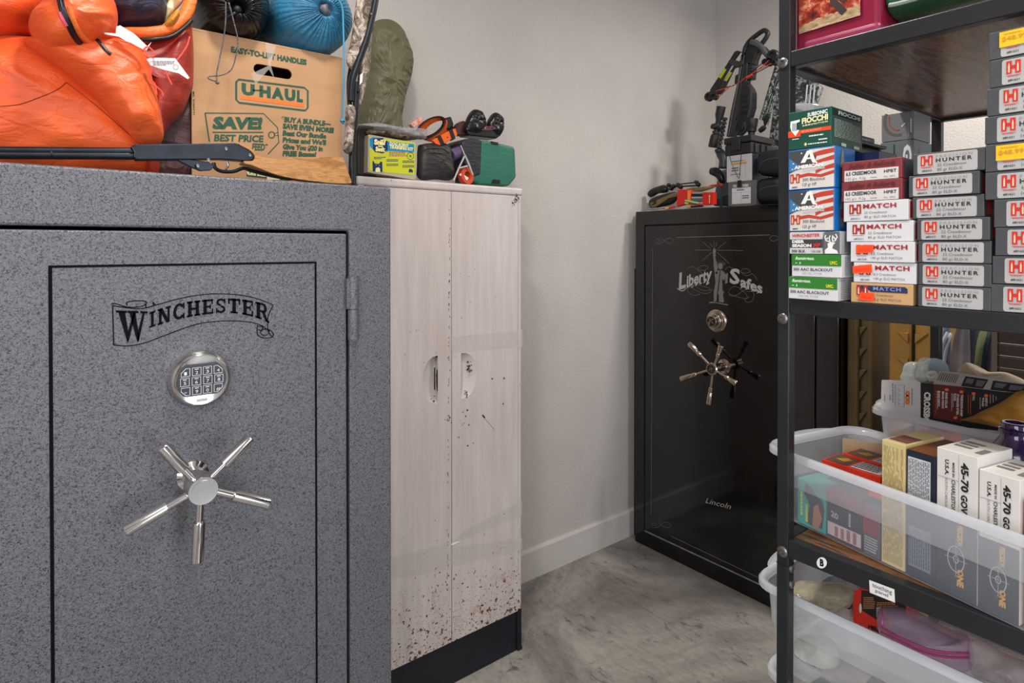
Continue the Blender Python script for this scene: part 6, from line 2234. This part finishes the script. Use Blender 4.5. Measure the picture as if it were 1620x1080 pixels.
# supports under the lying boxes
t, fr, sd, tp = inb('cartridge_box', 'brown carton lying under the red boxes in the front bin', 'ammunition box', .125, -.03, .12, .055, .082, mat('#7a5a44', .5, var=.2, vs=40))
t, fr, sd, tp = inb('cartridge_box', 'golden brown carton with open flap behind the cream carton', 'ammunition box', .112, -.165, .05, .07, .120, mat('#6a4526', .45, var=.25, vs=60))
g = G().rect(tp, .05, .1, .95, .9, .0005, 0).scrib(tp, .1, .2, .9, .8, 4, .0008, mi=1)
obj('top_print', g, [flat('#8b6a55'), flat('#4a2f1c')], t)
t, fr, sd, tp = inb('cartridge_box', 'gold and dark red printed carton behind the fine-print panel carton', 'ammunition box', .112, -.225, .06, .07, .116, mat('#8a6a1e', .4, var=.3, vs=70))
g = G().scrib(tp, .1, .1, .9, .9, 6, .0006, mi=0).rect(tp, .3, .3, .7, .6, .0005, 1)
obj('top_print', g, [flat('#3a2410'), flat('#7a1e1a')], t)
# purple bottle
bc = FX(1.10).p(1606, 700)
bz = FX(1.10).p(1606, 668).z
bo = thing('glass_bottle', 'dark purple glass bottle standing at the right behind the cartons', 'bottle', (bc.x, bc.y, zt3 + .004))
PU = mat('#35204f', .08, var=.2, alpha=.92, coat=1.0)
zb = zt3 + .004
hgt = bz - zb
g = G().lathe((bc.x, bc.y, zb), (0, 0, 1), [(0, .028), (.004, .032), (hgt - .05, .032), (hgt - .035, .026), (hgt - .022, .0175), (hgt - .016, .0165), (hgt - .015, .0195), (hgt - .009, .0195), (hgt - .008, .0165), (hgt - .002, .0165), (hgt, .015), (hgt, .012), (hgt - .02, .012)], 32)
obj('bottle_body', g, PU, bo, smooth=1)

# contents of the rear bin
R2 = FX(1.285)
cd = thing('retail_card', 'white blister card with orange circles standing in the rear bin', 'card', R2.p(1430, 650))
W_ = slab(R2, c2([(1394, 645), (1394.5, 606), (1398, 601), (1420, 602), (1456, 604.5), (1456, 668), (1430, 664), (1394, 656)], 2, True), .002)
obj('card_board', W_, mat('#c9c5c6', .4, var=.03), cd)


def zb_(x, y):
    return (1370 + x / 6.48, 570 + y / 6.48)


g = G()
g.line(R2, [zb_(*p) for p in ((300, 248), (393, 252), (390, 478), (298, 464))], .0008, .0006, True, 0)
for y in (332, 374, 416):
    g.line(R2, [zb_(*p) for p in circ(425, y + 8, 15, 20, 16)], .0032, .0006, True, 1)
for x, y0, y1 in ((268, 232, 460), (465, 290, 480), (240, 350, 420), (185, 350, 430)):
    g.scrib(R2, *zb_(x, y0), *zb_(x + 14, y1), 1, .0006, mi=0, vert=True)
for k, y in enumerate((290, 340, 390, 430)):
    g.line(R2, c2([zb_(315, y), zb_(345, y + 12), zb_(330, y + 28)]), .0006, .0006, mi=0)
obj('card_print', g, [flat('#5d5a60'), flat('#d9762a')], cd)
cb = thing('broadhead_package', 'black and dark red package with rotated white lettering in the rear bin', 'package', R2.p(1520, 630))
Rb = FX(1.28)
obj('package_body', slab(Rb, [zb_(*p) for p in ((558, 228), (1000, 268), (1420, 318), (1700, 350), (1700, 760), (558, 640))], .025), mat('#151214', .35, var=.1), cb, bevel=.0015)
g = G()
g.poly(Rb, [zb_(*p) for p in ((695, 240), (1010, 270), (985, 640), (688, 590))], .0006, 0)
g.text(Rb, 'CROSSBOW', zb_(600, 322), zb_(588, 720), 0, .0010, bold=.05, up=(9.0, .6), mi=1)
for cx, cy in ((828, 300), (978, 322), (1103, 340), (1232, 360), (918, 586)):
    g.poly(Rb, [zb_(*p) for p in circ(cx, cy, 21, 16, 14)], .0010, 2)
for t_, x, y0, y1, h in (('BONE COLLAR', 815, 330, 488, 3.4), ('BROAD POINTS', 780, 318, 490, 3.2), ('BLADE DEPTH', 742, 312, 470, 2.6), ('THREE RAZOR SHARP', 972, 350, 570, 3.4), ('STAINLESS STEEL', 932, 345, 560, 3.2), ('BLADES', 905, 340, 412, 3.0), ('F.O.C.', 1095, 360, 412, 3.4), ('LARGEST CUT', 1225, 380, 470, 3.4), ('TIP BLADE', 1192, 380, 470, 3.0)):
    g.text(Rb, t_, zb_(x, y0), zb_(x - 4, y1), 0, .0010, bold=.03, up=(h, .1), mi=1)
for x, y0, y1, mi in ((712, 310, 552, 3), (728, 312, 500, 1), (874, 338, 515, 1), (888, 340, 520, 1), (1045, 350, 550, 2), (1068, 355, 555, 2), (1166, 378, 500, 1), (1270, 350, 440, 1), (1300, 352, 430, 1), (1330, 370, 410, 1)):
    g.scrib(Rb, *zb_(x, y0), *zb_(x + 9, y1), 1, .0010, mi=mi, vert=True, seed=x)
obj('printed_label', g, [flat('#561811'), flat('#d9d4d0'), flat('#e2602a'), flat('#c0442a')], cb)
ls = thing('instruction_leaflet', 'grey printed leaflet with small photos lying on the black package', 'leaflet', Rb.p(1520, 600))
Rl = Fr(Rb.p(1500, 602), (-.7, 0, .72))
obj('sheet', slab(Rl, [zb_(*p) for p in ((690, 236), (755, 108), (900, 118), (1200, 166), (1640, 240), (1640, 330), (1420, 318), (1000, 266))], .0015), mat('#a19c98', .6, var=.05), ls)
g = G()
for q in ([(1020, 160), (1255, 196), (1200, 290), (975, 262)], [(1305, 205), (1640, 250), (1640, 340), (1275, 300)]):
    g.poly(Rl, [zb_(*p) for p in q], .0006, 0)
for q in ([(1040, 180), (1110, 192), (1090, 240), (1010, 230)], [(1140, 200), (1230, 212), (1190, 270), (1120, 262)], [(1330, 225), (1450, 240), (1400, 285), (1310, 275)], [(1480, 250), (1620, 265), (1600, 310), (1460, 300)]):
    g.poly(Rl, [zb_(*p) for p in q], .0010, 1)
for k in range(9):
    a, b = 775 + k * 22, 120 + k * 3
    g.line(Rl, [zb_(a, b), zb_(a - 40, b + 85)], .0010, .0006, mi=0)
obj('leaflet_print', g, [flat('#2b2826'), flat('#5f6468')], ls)
gl_ = G().pillow(FX(1.262), [zb_(*p) for p in ((970, 606), (1090, 570), (1180, 520), (1360, 440), (1500, 350), (1560, 318), (1700, 330), (1750, 560), (1500, 690), (1380, 690), (1200, 650), (1030, 622))], .018, .8, .009, 6, 16, 90, 2.4, ws=16, ang=-.5, st=2.4, c=zb_(1440, 520))
tagp(obj('leather_glove', gl_, m_cloth('#8a5a14', '#b07a22', .65, 12, .4), smooth=2, loc=FX(1.262).p(*zb_(1450, 520))), 'mustard suede glove draped over the rim of the rear bin', 'glove')
gl_ = G().pillow(FX(1.40), [zb_(*p) for p in ((940, 130), (985, 60), (1020, 26), (1060, 36), (1130, 84), (1240, 124), (1400, 124), (1500, 150), (1640, 220), (1650, 300), (1300, 280), (1000, 200))], .03, .8, .008, 7, 14, 80, 2.4, ws=16)
tagp(obj('cream_rag', gl_, m_cloth('#a8977c', '#c3b396', .7, 12, .4), smooth=2, loc=FX(1.4).p(1560, 600)), 'crumpled cream rag at the back of the rear bin', 'rag')
Rc = FX(1.36)
for nm, lb, q, c_, th in (('plastic_case', 'small clear plastic case standing in the rear bin beside the tan case', [(390, 110), (420, 20), (540, 30), (545, 120), (540, 220), (375, 200)], '#cfdcd6', .02), ('clear_packet', 'crumpled clear packet next to the small clear case', [(530, 190), (545, 60), (560, -20), (610, -30), (650, -10), (625, 60), (640, 210)], '#d8d8c8', .02)):
    g = G().pillow(Rc, [zb_(*p) for p in q], th, 1, .004, 5, 10, 48, 5, ws=40)
    tagp(obj(nm, g, mat(c_, .15, alpha=.62, var=.15, vs=70), smooth=2, loc=Rc.p(*zb_(*q[0]))), lb, 'case' if nm == 'plastic_case' else 'packet')
Fz = FX(1.37)
c = Fz.p(*zb_(690, 140))
g = G().lathe(c, (-.8, .1, .6), [(0, .012), (.006, .028), (.010, .030), (.008, .024), (.002, .010)], 24)
tagp(obj('plastic_funnel', g, mat('#a9b9c6', .2, alpha=.75, var=.1), smooth=1, loc=c), 'pale blue translucent cup lying on its side in the rear bin', 'cup')
c = FX(1.32).p(*zb_(690, 190))
g = G().lathe(c, (-.6, .1, .8), [(0, .008), (.010, .009), (.012, .010), (.012, .005), (.004, .004)], 20)
tagp(obj('cap_nut', g, mat('#cfd2c2', .3), smooth=1, loc=c), 'small off-white ring by the pale blue cup', 'ring')
g = G().pillow(FX(1.36), [(1500, 720), (1530, 660), (1570, 650), (1610, 665), (1625, 730), (1560, 760)], .03, 1, .004, 4, 10, 48)
tagp(obj('orange_shell_bag', G().pillow(FX(1.33), [(1455, 690), (1470, 668), (1500, 670), (1520, 690), (1515, 730), (1465, 730)], .03, .8, .004, 4, 10, 48), mat('#e0602c', .5, var=.3, vs=50), smooth=2, loc=FX(1.33).p(1485, 700)), 'orange bag seen blurred through the rear bin wall', 'bag')

# ------------------------------------------------------------------ lowest shelf: two stacked bins
B4 = (.885, .488, zt4 + .0006)
bin_('frosted bin at the bottom of the stack below the walnut board', B4, 0.0, .42, .24, .128)
B3z = zt4 + .0006 + .122
B3 = (.885, .503, B3z)
H3 = .886 - B3z
bin_('frosted bin with bagged things stacked on another bin, lower right', B3, 0.0, .42, .24, H3)
N = FX(.93)


def zl_(x, y):
    return (1200 + x / 3.857, 840 + y / 3.857)


def soft(name, label, cat, F, q, T, m, base, wr=.008, ws=20, seed=3, nr=14, nt=72, pw=2.6):
    g = G().pillow(F, [zl_(*p) for p in q], T, .9, wr, seed, nr, nt, pw, ws=ws)
    for i, v in enumerate(g.v):
        g.v[i] = V((max(v.x, .903), v.y, max(v.z, base)))
    c = sum(g.v, V()) / len(g.v)
    t = thing(name, label, cat, (c.x, c.y, base))
    obj('wrap', g, m, t, smooth=2)
    return t, g


CL = mat('#bdb7a2', .12, alpha=.55, var=.25, vs=50, bump=.4, bs=60)
t, g = soft('clear_parts_bag', 'clear bag of folded cream cloth at the left of the upper lower-shelf bin', 'bag', FX(.96), [(215, 330), (300, 320), (470, 325), (540, 350), (580, 385), (560, 460), (480, 480), (380, 520), (215, 600)], .035, CL, B3z + .004, .018, 40, 5)
g = G().pillow(FX(.965), [zl_(*p) for p in ((220, 345), (320, 335), (470, 345), (545, 380), (540, 450), (400, 470), (240, 560))], .03, .9, .010, 6, 12, 60, 2.6, ws=30)
obj('folded_cloth', g, m_cloth('#8d8463', '#b5ab86', .5, 30, .5), t, smooth=2)
t, g = soft('printed_bag', 'small white bag with a printed dark ring behind the cream cloth bag', 'bag', FX(.985), [(440, 450), (510, 400), (580, 385), (580, 500), (560, 560), (450, 560)], .014, mat('#aa9c94', .3, var=.1), B3z + .004, .004)
Fp = FX(.966)
g = G().line(Fp, [zl_(*p) for p in circ(550, 450, 18, 22, 18)], .0022, .002, True)
obj('ring_print', g, flat('#2b2422'), t)
Fq = FX(.965)
t = thing('cartridge_carton', 'bright red and black carton under the label in the upper lower-shelf bin', 'box', Fq.p(1365, 960))
obj('box_body', slab(Fq, [zl_(*p) for p in ((575, 375), (610, 352), (760, 360), (905, 430), (900, 700), (575, 560))], .05), mat('#d22f22', .35, var=.1), t, bevel=.001)
g = G()
g.poly(Fq, [zl_(*p) for p in ((628, 360), (720, 370), (720, 540), (624, 480))], .0006, 0)
g.poly(Fq, [zl_(*p) for p in ((720, 370), (900, 430), (900, 560), (752, 540), (716, 520))], .0006, 0)
g.scrib(Fq, *zl_(640, 400), *zl_(710, 475), 6, .001, mi=1)
g.scrib(Fq, *zl_(722, 432), *zl_(850, 462), 3, .001, mi=1)
g.rect(Fq, *zl_(720, 465), *zl_(750, 522), .0009, 2)
for k in range(7):
    g.rect(Fq, *zl_(723 + k * 3.8, 468), *zl_(725 + k * 3.8, 518), .0012, 0)
g.text(Fq, 'rifle', zl_(668, 590), zl_(740, 622), 6, .001, bold=.06, mi=0)
g.poly(Fq, [zl_(*p) for p in circ(622, 470, 8, 30, 14)], .0009, 2)
obj('printed_label', g, [flat('#231511'), flat('#a9784a'), flat('#d8cfc8')], t)
PK = mat('#cfb2cb', .12, alpha=.5, var=.2, vs=30, bump=.4, bs=50)
t, g = soft('pink_zip_bag', 'translucent pink zip bag bulging from the upper lower-shelf bin', 'bag', FX(.955), [(745, 600), (748, 470), (885, 480), (1050, 570), (1200, 640), (1290, 680), (1300, 840), (1150, 800), (900, 700)], .035, PK, B3z + .004, .010, 18, 9)
for k, lift in ((0, .001), (1, .001)):
    s = drape(g, [(1200 + x / 3.857, 840 + (y + k * 26) / 3.857) for x, y in ((750, 590), (850, 640), (1000, 710), (1130, 740), (1290, 745))], lift)
    obj('zip_seal', G().tube(s, .0018, 6), mat('#c0508a', .3), t, smooth=1)
s = drape(g, [(1200 + x / 3.857, 840 + y / 3.857) for x, y in ((748, 480), (756, 540), (750, 590))], .001)
obj('seam', G().tube(s, .0015, 6), mat('#c05a9a', .3), t)
g = G().pillow(FX(.97), [zl_(*p) for p in ((800, 560), (900, 520), (1100, 620), (1260, 700), (1260, 820), (1000, 740), (800, 640))], .02, .9, .008, 8, 10, 60, ws=26)
obj('contents', g, mat('#a99bab', .6, var=.2, vs=20), t, smooth=2)
t, g = soft('clear_zip_bag', 'creased clear bag at the right end of the upper lower-shelf bin', 'bag', FX(.95), [(1290, 670), (1400, 700), (1500, 760), (1640, 820), (1700, 900), (1660, 960), (1400, 900), (1300, 850)], .02, mat('#c4b8bc', .12, alpha=.42, var=.2, vs=40, bump=.5, bs=50), B3z + .004, .010, 20, 12)
# seen through the walls
t, g = soft('round_bag', 'pale rounded bundle seen through the stacked bins at the left', 'bag', FX(.97), [(250, 640), (380, 640), (470, 720), (480, 850), (400, 940), (280, 900), (235, 760)], .03, mat('#bcc0b4', .6, var=.1), B3z + .004, .004)
t, fr, sd, tp = carton('cartridge_box', 'green and yellow box seen low in the bottom bin', 'ammunition box', (.915, FX(.915).p(1261, 1060).y, B4[2] + .002), .12, .06, .092, mat('#1f5a24', .4, var=.2, vs=40), -.15)
g = G().rect(fr, 0, .75, 1, .84, .0005, 0).rect(fr, 0, .3, 1, .38, .0005, 0).rect(tp, .1, .1, .9, .3, .0005, 0).scrib(tp, .15, .45, .85, .85, 3, .0006, mi=0)
obj('printed_label', g, [flat('#c9c42a'), flat('#e0e0c0')], t)

# ------------------------------------------------------------------ things standing beyond the shelving
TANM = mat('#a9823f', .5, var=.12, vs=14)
TAN_SHADE = mat('#5f4d30', .55, var=.15, vs=14)  # darker copy of the tan; shadow is put into its colour
for i, (lb, x0, x1, xp, m, d_) in enumerate((('tan ribbed hard case with shadow in its colour standing right of the black safe', 1331, 1380, 2.28, TAN_SHADE, .20), ('mustard tan ribbed hard case standing upright against the wall', 1405, 1484, 2.25, TANM, .22))):
    F_ = FX(xp)
    a, b = F_.p(x0, 600), F_.p(x1, 600)
    if i == 0:
        a.y = min(a.y, B1 - .004)
    ztp = F_.p(x0, 455).z
    W = a.y - b.y
    t = thing('rifle_case', lb, 'case', (xp, (a.y + b.y) / 2, 0))
    for s_ in (0, 1):
        y1, y0 = (a.y, a.y - W * .47) if s_ == 0 else (a.y - W * .53, b.y)
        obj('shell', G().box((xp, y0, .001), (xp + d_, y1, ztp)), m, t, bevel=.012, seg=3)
    obj('seam', G().box((xp + .01, a.y - W * .53, .01), (xp + d_ - .01, a.y - W * .47, ztp - .01)), BLK, t)
    Fr_ = FX(xp - .0005)
    n_ = 0
    if i == 1:
        teeth = [(526, 529, 1), (541, 552, 1), (567, 575, -1), (509, 516, 1), (590, 600, 1), (615, 623, 1)]
    for k in range(9 if i == 0 else 7):
        zz_ = (ztp - .06) - k * (.075 if i == 0 else .085)
        for sgn in ((-1, 1) if i else (1,)):
            yc = a.y - W * .5 + (-sgn) * W * .07
            g = G().prism([V((xp - .012, yc, zz_)), V((xp - .012, yc - sgn * W * .24, zz_ + .004)), V((xp - .012, yc, zz_ - .03))], (.014, 0, 0))
            obj('rib', g, m, t, bevel=.001)
tagp(obj('dark_slab', G().box((2.50, FX(2.5).p(1402, 600).y, .001), (2.54, min(FX(2.5).p(1378, 600).y, .97), 1.22)), mat('#120e0c', .6, var=.2), loc=(2.52, .8, 0)), 'narrow black slab filling the space between the two tan cases', 'board')  # plain black slab fills the space between the cases
for j, (nm, lb, x0, x1, xp, c0, c1, cat, ytop) in enumerate((('garment', 'grey striped garment hanging behind the shelf post', 1481, 1500, 2.04, '#56606a', '#7d8893', 'clothing', 520), ('garment', 'brown and grey garment edge right of the shelf post', 1505, 1530, 2.00, '#3a2d28', '#6a6466', 'clothing', 512), ('backpack', 'navy blue pack standing behind the shelving', 1514, 1545, 2.28, '#0d1420', '#17222f', 'backpack', 508), ('backpack', 'olive green pack with navy piping behind the shelving', 1542, 1572, 2.14, '#6f7a52', '#8b9568', 'backpack', 512), ('backpack', 'black pack squeezed between the navy and olive packs', 1530, 1552, 2.42, '#08090c', '#101218', 'backpack', 506))):
    F_ = FX(xp)
    g = G().pillow(F_, [(x0, 760), (x0 - 2, 640), (x0 + 2, 560), (x0 + (x1 - x0) * .35, ytop + 8), (x1, ytop - 14), (x1 + 4, 600), (x1 + 4, 760)], .035, 1, .012, 30 + j, 12, 70, 2.6, ws=10, st=.5)
    c = sum(g.v, V()) / len(g.v)
    zmin = min(v.z for v in g.v)
    for i_, v in enumerate(g.v):
        if v.z < zmin + .35:
            g.v[i_] = V((v.x, v.y, .001 + (v.z - zmin) / .35 * (zmin + .35)))
    t = thing(nm, lb, cat, (c.x, c.y, 0))
    obj('fabric', g, m_cloth(c0, c1, .6, 10, .3), t, smooth=2)
    if j in (0, 3):
        for dx in ((3, 9) if j == 0 else (12, 19)):
            s = drape(g, [(x0 + dx + 14, ytop + 6), (x0 + dx + 6, 550), (x0 + dx, 600), (x0 + dx - 2, 650)], .0)
            if len(s) > 3:
                obj('piping', G().tube(s, .006, 6), mat('#2c3648' if j else '#aab4bf', .4), t, smooth=1)
F_ = FX(2.0)
p0 = F_.p(1568, 600)
sh = thing('shutter_panel', 'dark brown slatted panel leaning beyond the shelving, far right', 'panel', (2.0, p0.y - .2, 0))
obj('frame', G().box((2.0, p0.y - .012, .001), (2.03, p0.y, 1.26)), mat('#5b4d45', .5), sh)
obj('frame', G().box((2.0, p0.y - .45, .001), (2.03, p0.y - .438, 1.26)), mat('#3b302a', .5), sh)
for k in range(38):
    z = 1.24 - k * .0325
    obj('slat', G().box((2.004, p0.y - .437, z - .029), (2.026, p0.y - .013, z)), mat('#33241d', .5, var=.15), sh, bevel=.002)
